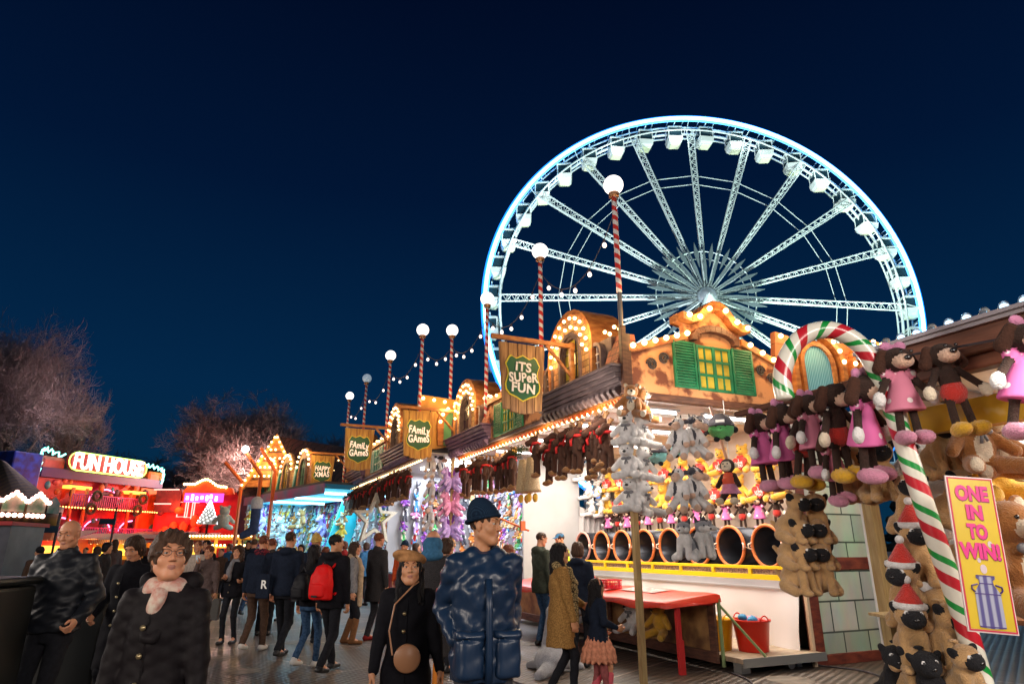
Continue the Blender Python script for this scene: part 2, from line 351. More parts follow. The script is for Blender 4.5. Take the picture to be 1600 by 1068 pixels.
# ================================================================ FERRIS WHEEL
def make_wheel():
    root=E('ferris_wheel',(25.6,81.5,0),0,'giant white ferris wheel with a bright blue rim towering behind the stalls','ferris wheel')
    RIM=M('blue halo tube',(.075,.42,1.0),es=3.4); 
    ST_=M('white painted steel',(.74,.80,.78),.45,var=.12,vs=2); GL=M('cabin glass',(.02,.05,.07),.08,coat=.5); 
    WP=M('cabin white',(.8,.82,.78),.4); FLR=M('cabin floor light',(.78,.80,.55),.5)
    H=33.0; RO=29.3; RI=27.3
    c=lambda a,r,y=0: Vector((math.cos(a)*r,y,H+math.sin(a)*r))
    N=160; ring=lambda r,y:[c(2*PI*i/N,r,y) for i in range(N)]
    m=MB(); m.tube(ring(RO-.05,-1.25),.22,8,True); m.build('light_rim',M('icy led tube',(.35,.80,1.0),es=6.0),root,True)
    m=MB(); m.tube(ring(RO+.30,-1.0),.20,8,True); m.build('outer_halo_ring',M('deep blue halo tube',(.015,.22,1.0),es=2.2),root,True)  # ring added outside the rim, its glow imitates the blue halo
    m=MB(); m.tube(ring(RO-.36,-1.0),.12,8,True); m.build('inner_halo_ring',M('blue halo tube',(.06,.45,1.0),es=2.5),root,True)  # matching ring added for the inner side of the halo
    m=MB(); m.tube(ring(RO-.02,1.1),.13,6,True); m.tube(ring(RI,-1.1),.13,6,True); m.tube(ring(RI,1.1),.13,6,True); m.tube(ring(RI-.02,0),.2,6,True)
    for i in range(80):
        a=2*PI*i/80; m.cyl(c(a,RO,-1.1),c(a,RO,1.1),.06,n=5); m.cyl(c(a,RI,-1.1),c(a,RI,1.1),.05,n=5)
    m.build('rim_frame',ST_,root,True)
    for k in range(20):
        a=R(88.5)+k*PI/10; d=Vector((math.cos(a),0,math.sin(a))); n_=Vector((-math.sin(a),0,math.cos(a)))
        m=MB(); L0,L1=1.2,RI+.2; ns=22
        def chord(s,y0,y1,wd0,wd1,t): 
            r=L0+(L1-L0)*t; return Vector((0,y0+(y1-y0)*t,H))+d*r+n_*s*(wd0+(wd1-wd0)*t)
        ch=[(1,-3.2,-1.0,.14,.50),(-1,-3.2,-1.0,.14,.50),(0,-2.2,.2,.0,.0)]
        for s,y0,y1,a0,a1 in ch: m.cyl(chord(s,y0,y1,a0,a1,0),chord(s,y0,y1,a0,a1,1),.10,n=6)
        for i in range(ns):
            t0,t1=i/ns,(i+1)/ns; tm=(t0+t1)/2
            m.cyl(chord(*ch[0],t0),chord(*ch[1],tm),.04,n=4,cap=False); m.cyl(chord(*ch[1],tm),chord(*ch[0],t1),.04,n=4,cap=False)
            m.cyl(chord(*ch[0],t0),chord(*ch[2],tm),.035,n=4,cap=False); m.cyl(chord(*ch[2],tm),chord(*ch[1],t1),.035,n=4,cap=False)
            m.cyl(chord(*ch[0],t0),chord(*ch[1],t0),.03,n=4,cap=False)
        m.cyl(chord(*ch[0],1),c(a,RO,-1.1),.07,n=5)
        m.build('spoke',ST_,root,False)
        # brace between spokes
        a2=a+PI/10; m=MB()
        for r,y in ((19.4,-1.3),(18.0,-1.3)): m.cyl(c(a,r,y),c(a2,r,y),.055,n=5)
        m.build('brace',ST_,root)
        # diamond shaped decoration near the hub
        am=a+PI/20
        m=MB()
        for y in (-3.3,-3.1):
            p0,p1=c(am,4.2,y),c(am,7.9,y); q=Vector((-math.sin(am),0,math.cos(am))); mid=c(am,6.2,y)
            m.add([p0,mid+q*.30,p1,mid-q*.30],[(0,1,2,3)])
        m.add([c(am,4.2,-3.3),c(am,6.2,-3.3)+q*.28,c(am,7.9,-3.3),c(am,6.2,-3.3)-q*.28,c(am,4.2,-3.1),c(am,6.2,-3.1)+q*.28,c(am,7.9,-3.1),c(am,6.2,-3.1)-q*.28],[(0,1,5,4),(1,2,6,5),(2,3,7,6),(3,0,4,7)])
        m.build('hub_blade',M('blade lamp housing',(.13,.16,.17),.4,var=.2,vs=3),root)
        m=MB(); q=Vector((-math.sin(a),0,math.cos(a)))
        P_=[c(a,1.0,-3.6),c(a,4.2,-3.5)+q*.20,c(a,8.4,-3.3),c(a,4.2,-3.5)-q*.20]; m.add(P_+[p+Vector((0,.2,0)) for p in P_],[(0,1,2,3),(7,6,5,4),(0,4,5,1),(1,5,6,2),(2,6,7,3),(3,7,4,0)])
        m.build('hub_blade',M('blade lamp housing'),root)
    m=MB(); m.tube(ring(6.6,-3.0),.08,6,True); m.tube(ring(5.7,-2.6),.06,6,True)
    m.build('hub_ring',ST_,root)
    m=MB(); m.lathe([(0,-4.4),(.5,-4.3),(.9,-4.0),(1.3,-3.7),(1.3,3.7),(.9,4.0),(0,4.4)],20,(0,0,H),'Y'); m.build('axle',M('axle steel',(.4,.42,.45),.35,.6),root,True)
    m=MB()
    for s in (-1,1):
        for y0,y1 in ((-4.0,-9),(4.0,9)):
            m.cyl((0,y0,H-.3),(s*13,y1,0),.55,.7,n=10)
            m.cyl((s*4,y0+(y1-y0)*.31,H*.69),(-s*4,y0+(y1-y0)*.31,H*.69),.2,n=6)
    m.box(-15,15,-10,10,.0,1.2); m.build('support_leg',ST_,root)
    # gondolas
    def gon():
        b=MB(); b.lathe([(0,-3.0),(.85,-2.95),(1.22,-2.6),(1.38,-1.95),(1.3,-1.9)],4); b.lathe([(1.36,-.66),(1.3,-.45),(.9,-.25),(0,-.2)],4)
        for i in range(4): t=2*PI*i/4; b.cyl((math.cos(t)*1.2,math.sin(t)*1.2,-1.95),(math.cos(t)*1.18,math.sin(t)*1.18,-.55),.07,n=5)
        g=MB(); g.lathe([(1.2,-1.95),(1.2,-.6)],4); f=MB(); f.lathe([(0,-3.06),(.75,-3.04),(.9,-2.97)],4)
        h=MB(); h.cyl((0,-1.1,.0),(0,1.1,0),.07,n=6); h.cyl((0,-.5,0),(0,-.4,-.3),.06,n=5); h.cyl((0,.5,0),(0,.4,-.3),.06,n=5)
        s=MB(); s.box(-.7,.7,-.75,-.45,-2.2,-1.5); s.box(-.7,.7,.45,.75,-2.2,-1.5)
        return b.me('gondola',WP),g.me('window',GL),f.me('floor',FLR),h.me('hanger',ST_)
    me=gon(); 
    for k in range(40):
        a=R(88.5+4.5+9*k); p=c(a,RO-.75,0)
        g=ob('gondola',me[0],root,p,scale=1.12); g.rotation_euler=(0,0,PI/4+.12*math.sin(k)); g['group']='gondolas of the ferris wheel'
        ob('window',me[1],g); ob('floor',me[2],g); ob('hanger',me[3],g).rotation_euler=(0,0,-PI/4)
    # rim tube lights up the cabins; lamps added at foot and hub brighten the spokes
    for k in range(16):
        a=2*PI*k/16+.05; lamp('rim_light','POINT',root.location+c(a,RI-1.6,-3.2),380,(.75,.95,1),.4)
    for s in (-1,1): lamp('spoke_fill_light','SPOT',(25.9+s*12,62,1.5),120000,(.72,1,.86) if s>0 else (.75,.92,1),1.0,rot=(R(90+56),0,R(s*20)),spot=85)
    lamp('hub_fill_light','POINT',(25.9,72.5,33),800,(.75,.98,.95),.6)
make_wheel()
# ================================================================ BARE TREES
BARK=M('bark',(.20,.13,.115),.9,var=.4,vs=6)
def tree(px,d,ztop,spread,seed,label,depth=6,rt=.5,lean=0,twig=.016,mat=None,kids=(3,4)):
    rr=random.Random(seed); base=Vector(((px-800)/FPX*d*.97,d,0)); root=E('bare_tree',base,0,label,'tree','bare winter trees behind the rides')
    tr=MB(); cr_=MB(); zt=ztop
    def grow(p,dr,L,r,lv):
        pts=[p]; rs=[r]; n=4 if lv<3 else 3; q=p.copy(); dd=dr.copy()
        for i in range(n):
            dd=(dd+Vector((rr.gauss(0,1),rr.gauss(0,1),rr.gauss(0,1)))*(.13+.03*lv)+Vector((0,0,.05 if lv<4 else .02))).normalized(); q=q+dd*(L/n); pts.append(q.copy()); rs.append(r*(1-.45*(i+1)/n))
        (tr if lv<3 else cr_).tube(pts,r,6 if lv<2 else (4 if lv<4 else 3),rs=rs)
        if lv>=depth: return
        k=rr.randint(*kids)+(1 if lv==0 else 0)
        for j in range(k):
            t=rr.uniform(.35,1) if lv>0 else rr.uniform(.65,1); i=min(int(t*n),n-1); s=pts[i].lerp(pts[i+1],t*n-i)
            ax=Vector((rr.gauss(0,1),rr.gauss(0,1),rr.gauss(0,.6))); ax=(ax-dd*ax.dot(dd)).normalized()
            a=rr.uniform(.45,1.05); nd=(dd*math.cos(a)+ax*math.sin(a)); nd.z=nd.z*.8+.1
            grow(s,nd.normalized(),L*rr.uniform(.62,.82),max(r*.52,twig*.6),lv+1)
        grow(pts[-1],(dd+Vector((rr.gauss(0,.3),rr.gauss(0,.3),.1))).normalized(),L*.75,r*.55,lv+1)
    grow(Vector((0,0,0)),Vector((lean,0,1)).normalized(),zt*.30,rt,0)
    # scale so that the top reaches ztop and the crown the wanted spread
    a=np.array(cr_.v); sz=zt/a[:,2].max(); sxy=spread/np.percentile(np.abs(a[:,0]),97)
    for m in (tr,cr_): m.v=[(x*sxy,y*sxy,z*sz) for x,y,z in m.v]
    tr.build('trunk',mat or BARK,root,True); cr_.build('crown',mat or BARK,root)
B2=M('pale bark',(.27,.22,.21),.9,var=.4,vs=6)
tree(8,46,18.6,6.4,11,'tallest bare tree, at the left edge behind the fun house',depth=7,rt=.6,mat=B2,twig=.02)
tree(112,52,14.2,3.6,5,'narrow bare tree right of the tallest one, above the fun house corner',depth=6,rt=.35,twig=.02,mat=B2)
tree(335,62,16.8,8.2,21,'round-crowned bare tree behind the small red ride and the chalet roof',depth=7,rt=.55,twig=.024,mat=B2)
tree(500,82,16.5,8,31,'dim bare tree far off above the hanging wooden signs',depth=6,rt=.5,twig=.03)
tree(205,85,14,12,41,'dim low bare tree far behind the fun house sign',depth=6,rt=.4,twig=.03)
tree(275,78,12.5,7,43,'dim bare tree between the fun house and the round-crowned tree',depth=6,rt=.4,twig=.03)
# ================================================================ GAME STALLS
STUC=M('sponged stucco',(.62,.27,.11),.8,ramp=(.40,.50),col2=(.16,.045,.02),vs=3.4,bump=.3,bs=30)
CORN=Mwood('painted cornice wood',(.16,.115,.12),(.07,.05,.055),5,(1,.4,1))
CORNP=Mwood('purple cornice wood',(.20,.12,.21),(.09,.05,.10),5,(1,.4,1))
SHING=Mbrick('orange shingles','#b0552c','#8a3f22','#3a1810',.16,.11,.007,rot=(0,R(90),R(90)))
SHINGT=Mbrick('tan shingles','#c08a4a','#9a6a36','#4a2c16',.13,.10,.006,rot=(0,R(90),R(90)))
STONE=M('carved stone frame',(.18,.12,.11),.8,var=.45,vs=9,bump=.3,bs=30)
YG=M('yellow window glass',(.62,.46,.06),.25,var=.35,vs=3); DG=M('dark purple glass',(.07,.03,.06),.2,var=.5,vs=5); GGL=M('green window glass',(.16,.42,.22),.3,var=.3,vs=4)
MUNT=M('lead muntin',(.04,.03,.03),.5); MUNW=M('pale muntin',(.55,.48,.5),.5)
SHUT=M('green shutter paint',(.015,.20,.085),.45,var=.45,vs=5); SHUTT=M('teal shutter paint',(.05,.33,.30),.45,var=.3,vs=5)
ORW=Mwood('orange stained wood',(.52,.21,.055),(.26,.075,.02),5,(1,1,3)); BEAM=Mwood('dark beam wood',(.14,.055,.03),(.06,.02,.012),5,(1,1,5))
PINE=Mwood('pale pine',(.50,.36,.16),(.36,.23,.09),4,(6,6,.7)); PLANKW=M('white ceiling board',(.78,.72,.66),.5,var=.12,vs=4)
PANELW=M('white panel',(.46,.46,.48),.35,var=.15,vs=1.2); TUBE=M('fluorescent tube',(1,.96,.92),es=14)
bb=MB(); bb.sph((0,0,0),.029,10,8); BULB_ME=bb.me('bulb',BULB,True)
bb=MB(); bb.sph((0,0,0),.041,10,8); BULB2_ME=bb.me('bulb',BULB,True)
def arch_pts(uc,zc,r,n,a0=0,a1=180,ry=None): return [(uc-math.cos(R(a0+(a1-a0)*i/n))*r,zc+math.sin(R(a0+(a1-a0)*i/n))*(ry or r)) for i in range(n+1)]
def arch_window(p,uc,z0,w,h,glass,frame,munt,x=-.02,rows=4,cols=2,label=None):
    """round-headed window: frame ring, glass and bars, facing -x"""
    r=w/2; zc=z0+h-r
    pts=[(uc-r,z0)]+arch_pts(uc,zc,r,12)+[(uc+r,z0)]; t=.055
    out=[(uc-r-t,z0)]+arch_pts(uc,zc,r+t,12)+[(uc+r+t,z0)]
    f=MB(); f.strip(out,pts,x-.05,x+.06); f.box(x-.08,x+.05,uc-r-t-.03,uc+r+t+.03,z0-.06,z0)
    o=f.build('window',frame,p)
    g=MB(); g.ext(pts,x+.01,x+.03); g.build('pane',glass,o)
    b=MB()
    for i in range(1,cols): uu=uc-r+w*i/cols; b.box(x-.012,x+.009,uu-.008,uu+.008,z0,zc+math.sqrt(max(r*r-(uu-uc)**2,0))-.01)
    for j in range(1,rows): zz=z0+h*j/rows; ww=r if zz<zc else math.sqrt(max(r*r-(zz-zc)**2,.0001)); b.box(x-.010,x+.008,uc-ww,uc+ww,zz-.007,zz+.007)
    b.build('glazing_bar',munt,o); return o
def bulbs(p,pts,me=None,name='bulb'):
    for q in pts: ob(name,me or BULB_ME,p,q)
def cornice(p,u0,u1,mat,z=3.78,x0=0):
    m=MB()
    for i,(xo,za,zb) in enumerate([(-.20,.19,.27),(-.155,.12,.19),(-.11,.06,.12),(-.06,.0,.06)]): m.box(x0+xo,x0+.06,u0,u1,z+za-.001*i,z+zb)
    m.box(x0-.235,x0+.05,u0-.03,u1+.03,z+.27,z+.31); o=m.build('cornice',mat,p,bevel=.012)
    n=int((u1-u0)/.15); m=MB()
    for i in range(n): u=u0+.05+i*(u1-u0-.05)/n; m.ext([(x0-.03,z-.01),(x0-.12,z-.01),(x0-.135,z-.06),(x0-.07,z-.13),(x0-.03,z-.14)],u,u+.075,'vz')
    m.build('dentil',mat,p,bevel=.008)
def arch_module(p,u0,win=YG,cmat=CORN,small=DG,hood=SHINGT,tiles=True):
    """projecting bay: cornice, arched gable with bulbs, tall window, two small ones, tiled side"""
    uc=u0+1.05; cornice(p,u0-.35,u0+2.15,cmat)
    # wall behind
    w=MB(); w.box(.02,.16,u0-.05,u0+2.1,4.0,4.62); w.build('wall_panel',STONE,p)
    # arched hood: thick ring standing out from the wall
    a=[(uc-.66,4.1)]+arch_pts(uc,4.62,.66,18)+[(uc+.66,4.1)]; b=[(uc-.36,4.1)]+arch_pts(uc,4.62,.36,18)+[(uc+.36,4.1)]
    m=MB(); m.strip(a,b,-.06,.05); m.build('arch_gable',hood,p)
    a2=[(uc-.72,4.1)]+arch_pts(uc,4.62,.74,18)+[(uc+.72,4.1)]
    m=MB(); m.strip(a2,a,-.10,.55); m.build('arch_hood',ORW,p)
    a3=[(uc-.36,4.1)]+arch_pts(uc,4.62,.36,18)+[(uc+.36,4.1)]
    m=MB(); m.strip(a3,[(uc-.30,4.1)]+arch_pts(uc,4.62,.30,18)+[(uc+.30,4.1)],-.10,-.0); m.build('arch_trim',STONE,p)
    arch_window(p,uc,4.0,.56,.88,win,STONE,MUNT,x=-.01,rows=4,cols=3)
    for s in (-1,1): arch_window(p,uc+s*.78,4.02,.24,.52,small,STONE,MUNW,x=-.03,rows=4,cols=2)
    bulbs(p,[(-.115,u,z) for u,z in arch_pts(uc,4.62,.60,11,-8,188)]+[(-.10,u,z) for u,z in arch_pts(uc,4.62,.45,7,5,175)])
    if tiles:
        for s in (0,):
            m=MB(); q=[(u0-.35,4.09),(u0+.02,4.09),(u0+.02,4.62),(u0-.25,4.62)]
            m.add([(-.10,q[0][0],q[0][1]),(-.10,q[1][0],q[1][1]),(.10,q[2][0],q[2][1]),(.10,q[3][0],q[3][1]),(.3,q[0][0],q[0][1]),(.3,q[1][0],q[1][1]),(.3,q[2][0],q[2][1]),(.3,q[3][0],q[3][1])],[(0,1,2,3),(4,7,6,5),(0,4,5,1),(3,2,6,7),(0,3,7,4),(1,5,6,2)]); m.build('roof_tiles',SHING,p)
    bulbs(p,[(.02,u0-.28+.13*i,4.66+.07*(i%2)) for i in range(4)])
def shutter_pair(p,u0,u1,z0,z1,x=-.02,plane='u',mat=None,glass=None):
    """green window with a louvred shutter on each side; plane 'u' faces -x, 'v' faces -y"""
    mat=mat or SHUT
    def B(m,a0,a1,b0,b1,t0,t1):
        if plane=='u': m.box(x+t0,x+t1,a0,a1,b0,b1)
        else: m.box(a0,a1,x+t0,x+t1,b0,b1)
    w=u1-u0; sw=w*.27
    for a in (u0,u1-sw):
        m=MB(); B(m,a,a+.035,z0,z1,-.05,-.01); B(m,a+sw-.035,a+sw,z0,z1,-.05,-.01); B(m,a+.035,a+sw-.035,z0,z0+.04,-.048,-.01); B(m,a+.035,a+sw-.035,z1-.04,z1,-.048,-.01)
        n=int((z1-z0-.08)/.042)
        for i in range(n): z=z0+.04+i*(z1-z0-.08)/n; B(m,a+.035,a+sw-.035,z+.008,z+.036,-.042,-.018)
        B(m,a+.03,a+sw-.03,z0+.03,z1-.03,-.016,-.008)
        m.build('shutter',mat,p,bevel=.004)
    a,b=u0+sw+.02,u1-sw-.02; m=MB(); B(m,a,a+.04,z0,z1-.02,-.04,0); B(m,b-.04,b,z0,z1-.02,-.04,0); B(m,(a+b)/2-.025,(a+b)/2+.025,z0,z1-.02,-.045,0)
    for k in range(4): z=z0+(z1-z0-.06)*k/3; B(m,a+.04,b-.04,z,z+.04,-.035,0)
    for k in (1,3): uu=a+(b-a)*k/4; B(m,uu-.012,uu+.012,z0+.04,z1-.06,-.03,0)
    o=m.build('window',mat,p,bevel=.005)
    m=MB(); B(m,a+.02,b-.02,z0+.02,z1-.04,-.012,-.004); m.build('pane',glass or YG,o)
def scroll(p,cx,cz,s,x=-.03,plane='v',flip=1):
    m=MB(); 
    for sg in (-1,1):
        pts=[]
        for i in range(26):
            t=i/25*2.2*2*PI; r=.085*s*(1-i/30); a=cx+sg*.10*s+flip*sg*math.cos(t)*r; b=cz+sg*.05*s*flip+math.sin(t)*r
            pts.append((a,x,b) if plane=='v' else (x,a,b))
        m.tube(pts,.013*s,5)
    m.build('scroll_ornament',MUNT,p,True)
def eave(p,u0,u1,x=.06,z=3.66,n=None,mat=None,white=False):
    m=MB(); m.box(x-.05,x+.09,u0,u1,z+.05,z+.11); m.build('eave_board',mat or ORW,p)
    m=MB(); n=n or int((u1-u0)/.085)
    for i in range(n): u=u0+i*(u1-u0)/n; m.ext([(x-.03,z+.05),(x+.07,z+.05),(x+.02,z-.02)],u,u+(u1-u0)/n*.45,'vz')
    m.build('eave_valance',M('orange valance',(.75,.16,.03),.5) if not white else PANELW,p)
    k=min(int((u1-u0)/.17),60); bulbs(p,[(x+.03,u0+.08+i*(u1-u0-.1)/k,z+.0) for i in range(k)],name='eave_bulb')
# -------- stall A : the near one
A=E('teddy_game_stall',O,AZ,'nearest game stall with a green shuttered side gable and dark plush along its eaves','game stall')
LA=7.55
arch_module(A,.38); cornice(A,0,.05,CORN)
arch_module(A,5.35,win=DG,cmat=CORNP,hood=SHINGT)
m=MB(); m.box(0,.14,2.5,5.05,3.74,4.5); m.build('wall_panel',STUC,A)
m=MB(); m.ext([(2.5,4.5),(5.1,4.5),(5.1,4.62),(2.5,4.62)],-.06,.3); m.build('roof_board',ORW,A)
bulbs(A,[(-.09,2.7+i*.3,4.58+.04*(i%2)) for i in range(8)])
shutter_pair(A,3.35,4.75,3.76,4.42,x=0); scroll(A,4.95,4.1,.9,-.02,'u')
m=MB(); m.box(.0,.12,-.02,LA,3.70,3.78); m.build('fascia',CORN,A)
eave(A,.05,LA-.1,x=.14,z=3.62)
# corner timber
m=MB(); m.box(-.06,.02,-.06,.02,3.66,4.66); m.box(.02,.10,-.05,0.02,3.70,4.55); m.build('corner_timber',BEAM,A,bevel=.006)
# side gable, facing the camera
G=[(.06,3.71),(.06,4.40),(.2,4.42),(1.14,4.72),(1.14,4.86),(1.02,4.9),(1.02,5.02),(1.2,4.98),(1.34,5.04),(1.46,5.17),(1.62,5.28),(1.78,5.28),(1.92,5.20),(2.04,5.05),(2.18,4.96),(2.32,4.97),(2.32,4.86),(2.22,4.84),(2.22,4.74),(2.94,4.46),(2.94,3.76),(2.0,3.71)]
m=MB(); m.ext(G,.0,.12,'vz'); m.build('side_gable',STUC,A)
top=[(.06,4.40),(.2,4.42),(1.14,4.73)]; t2=[(.06,4.28),(.2,4.30),(1.14,4.61)]
m=MB(); m.strip(top,t2,-.05,.16,'vz')
tp=[(1.02,5.02),(1.2,4.98),(1.34,5.04),(1.46,5.17),(1.62,5.28),(1.78,5.28),(1.92,5.20),(2.04,5.05),(2.18,4.96),(2.34,4.97)]
bt=[(1.02,4.9),(1.2,4.86),(1.36,4.90),(1.5,5.02),(1.64,5.13),(1.76,5.13),(1.88,5.05),(2.0,4.91),(2.16,4.83),(2.34,4.84)]
m.strip(tp,bt,-.14,.2,'vz'); m.strip([(2.22,4.76),(2.96,4.48)],[(2.22,4.64),(2.96,4.36)],-.05,.16,'vz'); m.build('gable_trim',ORW,A,bevel=.008)
m=MB(); ar=arch_pts(1.66,4.66,.44,10,8,172,ry=.22); br=arch_pts(1.66,4.63,.36,10,8,172,ry=.14); m.strip(ar,br,-.10,0,'vz'); m.box(1.2,1.3,-.10,0,4.6,4.70); m.box(2.02,2.12,-.10,0,4.6,4.70)
m.build('brow_moulding',BEAM,A,bevel=.006)
m=MB(); m.box(.04,2.98,-.03,0.1,3.62,3.71); m.build('bottom_board',BEAM,A)
shutter_pair(A,.86,2.40,3.84,4.57,x=0,plane='v'); scroll(A,.58,4.2,1.1,-.02); scroll(A,2.68,4.22,1.1,-.02,flip=-1)
bulbs(A,[(.12+i*.2,-.08,4.37+i*.064) for i in range(6)]+[(1.12,-.17,4.96),(1.32,-.17,4.96),(1.52,-.17,5.12),(1.84,-.17,5.13),(2.05,-.17,4.97),(2.26,-.17,4.9)]+[(2.36,-.08,4.66),(2.6,-.08,4.56),(2.82,-.08,4.47)],BULB2_ME)
# second side bay with blue curtained window
m=MB(); m.ext([(2.98,4.0),(3.12,5.05),(3.6,4.98),(6.1,5.12),(6.2,4.0)],.1,.2,'vz'); m.build('rear_wall',Mbrick('orange board wall','#c06a24','#a4551c','#5a2a10',.5,.22,.006,rot=(R(90),0,0)),A)
for uc in (3.95,5.35):
    pts=[(uc-.33,4.0)]+arch_pts(uc,4.55,.33,12)+[(uc+.33,4.0)]; po=[(uc-.40,4.0)]+arch_pts(uc,4.55,.41,12)+[(uc+.40,4.0)]; pf=[(uc-.62,4.0)]+arch_pts(uc,4.55,.62,12,ry=.6)+[(uc+.62,4.0)]
    f=MB(); f.strip(po,pts,.02,.12,'vz'); o=f.build('window',ORW,A); g=MB(); g.ext(pts,.06,.08,'vz'); g.build('curtain',M('blue curtain',(.03,.25,.42),.6,col2=(.25,.6,.75),kind='wave',vs=5,stretch=(1.6,1,.1)),o)
    f=MB(); f.strip(pf,[(uc-.52,4.0)]+arch_pts(uc,4.55,.52,12,ry=.5)+[(uc+.52,4.0)],-.02,.12,'vz'); f.build('arch_gable',ORW,A)
    bulbs(A,[(a,-.03,b) for a,b in arch_pts(uc,4.55,.57,8,10,170)],BULB2_ME)
bulbs(A,[(3.2,.06,4.97),(3.4,.06,4.93)],BULB2_ME)
# roof and ceiling
m=MB(); 
for i in range(22): m.box(.2+i*.195,.2+i*.195+.185,.13,LA,3.80,3.82)
m.build('ceiling_board',PLANKW,A)
m=MB()
for u in (1.4,3.0,4.6,6.2): m.box(.2,4.4,u,u+.06,3.72,3.80)
m.build('ceiling_rib',PLANKW,A)
m=MB(); m.box(.15,4.5,.12,LA,3.83,3.95); m.build('roof',M('roof felt',(.05,.05,.06),.8),A)
for u,v in ((1.0,1.1),(1.0,2.8),(2.6,1.2),(2.6,2.9),(4.4,1.2),(4.4,2.9),(6.2,1.2),(6.2,3.0)):
    m=MB(); m.cyl((v-.55,u,3.70),(v+.55,u,3.70),.02,n=8); o=m.build('tube_light',TUBE,A); m=MB(); m.box(v-.6,v+.6,u-.05,u+.05,3.725,3.76); m.build('light_fitting',PANELW,o)
for u in (1.2,3.6,6.0): lamp('ceiling_light','AREA',(2.3,u,3.66),165,(1,.90,.76),2.6,sy=1.6,rot=(0,0,0),parent=A)
# back wall, partitions
m=MB(); m.box(4.42,4.5,.2,LA,0,3.8); m.build('back_wall',M('back wall board',(.75,.62,.52),.7,var=.12,vs=2),A)
m=MB(); m.box(1.9,3.5,LA-.08,LA,0,3.8); m.build('partition',PANELW,A)
# stone side wall with red frame
SW=Mbrick('painted stone wall','#c4c4ae','#9aa890','#4a5246',.52,.42,.014,rot=(R(90),0,0),off=.37,val=1.45)
m=MB(); m.box(3.18,4.8,.04,.10,.14,3.66); m.build('side_wall',SW,A)
RW=Mwood('red stained timber',(.26,.055,.025),(.12,.02,.012),5,(1,1,3))
m=MB(); m.box(2.99,3.18,.0,.12,0,3.62); m.box(3.18,4.9,.0,.12,0,.14); m.box(3.18,4.8,.01,.115,1.28,1.46); m.box(3.18,4.8,.01,.115,2.72,2.86); m.build('wall_frame',RW,A,bevel=.008)
m=MB(); m.box(2.93,2.98,-.01,.04,0,3.6); m.build('door_stop',M('pale batten',(.62,.45,.3),.6),A)
# inner counter: drum game with milk churns, yellow rail, white skirt
m=MB(); m.box(2.95,2.98,.15,7.3,1.12,1.20); m.box(2.95,2.98,.15,7.3,1.28,1.33)
for i in range(9): m.box(2.945,2.985,.18+i*.88,.24+i*.88,1.20,1.28)
m.build('yellow_rail',M('yellow paint',(.95,.62,.01),.4),A,bevel=.004)
m=MB(); m.box(2.99,3.02,.15,7.3,1.1,1.28); m.build('rail_backing',M('sweet scatter',(.12,.08,.10),.5,col2=(.5,.35,.3),vs=40),A)
m=MB(); m.box(2.94,2.98,.1,7.3,1.0,1.12); m.box(2.9,2.96,.1,7.3,1.0,1.025); m.build('counter_edge',PANELW,A)
m=MB(); n=60
vs=[]; 
for j in range(9):
    for i in range(n+1):
        u=.12+7.1*i/n; z=1.0-.86*j/8; vs.append((2.93-.05*(j/8)*math.sin(u*3.1+math.sin(u*1.7)*2)-.10*(j/8)+.02*math.sin(u*9+j*.8)*(j/8),u,z))
m.add(vs,[(j*(n+1)+i,j*(n+1)+i+1,(j+1)*(n+1)+i+1,(j+1)*(n+1)+i) for j in range(8) for i in range(n)])
o=m.build('skirt_cloth',M('white vinyl skirt',(.80,.78,.78),.35),A,True)
m=MB(); m.box(2.98,4.42,.15,7.3,1.02,1.06); m.build('counter_top',M('counter felt',(.35,.25,.22),.8,var=.3,vs=12),A)
# platform floor under the side opening
m=MB(); m.box(1.52,3.0,-.15,7.3,.14,.20); m.build('floor_board',Mwood('worn ply',(.42,.32,.22),(.26,.19,.13),3,(1,4,1)),A)
m=MB(); m.box(1.5,3.0,-.17,-.15,.10,.21); m.box(1.6,1.75,.0,.15,0,.14); m.box(2.7,2.8,.1,.2,0,.14); m.cyl((2.5,.0,.07),(2.5,.08,.07),.07,n=12); m.build('floor_edge',M('aluminium edge',(.42,.42,.40),.4,.7),A)
# low front board painted with teddies
TBP=M('painted teddy panel',(.42,.23,.08),.45,col2=(.14,.06,.025),vs=4)
m=MB(); m.box(1.46,1.50,.3,7.3,.22,.86); m.build('front_board',TBP,A)
m=MB(); m.box(1.42,1.46,.24,7.3,.1,.24); m.box(1.42,1.46,.24,.38,.24,.9); m.box(1.42,1.46,2.9,3.0,.24,.86); m.box(1.42,1.46,5.3,5.4,.24,.86); m.box(1.42,1.52,.24,7.3,.86,.90); m.build('front_frame',BEAM,A,bevel=.005)
m=MB(); m.cyl((1.5,.22,.06),(1.5,.22,.92),.025,n=8); m.cyl((1.5,.22,.85),(1.95,-.1,.2),.018,n=8); m.build('brace_rod',M('green steel',(.2,.28,.12),.5),A)
# awning strut
m=MB(); m.cyl((1.5,.0,3.62),(2.75,1.0,2.55),.025,n=8); m.build('awning_strut',M('bare steel',(.45,.33,.28),.35,.8),A)
m=MB(); m.cyl((.35,6.7,2.45),(1.15,5.6,1.95),.022,n=8); m.box(1.0,1.1,5.66,5.75,1.95,2.15); m.build('awning_strut',M('orange steel',(.6,.12,.03),.4),A)
# front posts
def post(u,v,r=.038,mat=PINE,top=3.7,label=''):
    o=MB().box(v-r,v+r,u-r,u+r,0,top).build('wooden_post',mat,bevel=.005); o.matrix_world=MA; setp(o,label,'post'); return o
setp(post(.0,.03,label='square pale wooden post under the white bear column at the stall corner'),group='wooden posts along the stalls')
setp(post(7.5,.03,top=3.75,label='wooden post the pink and lilac plush ponies hang from'),group='wooden posts along the stalls')
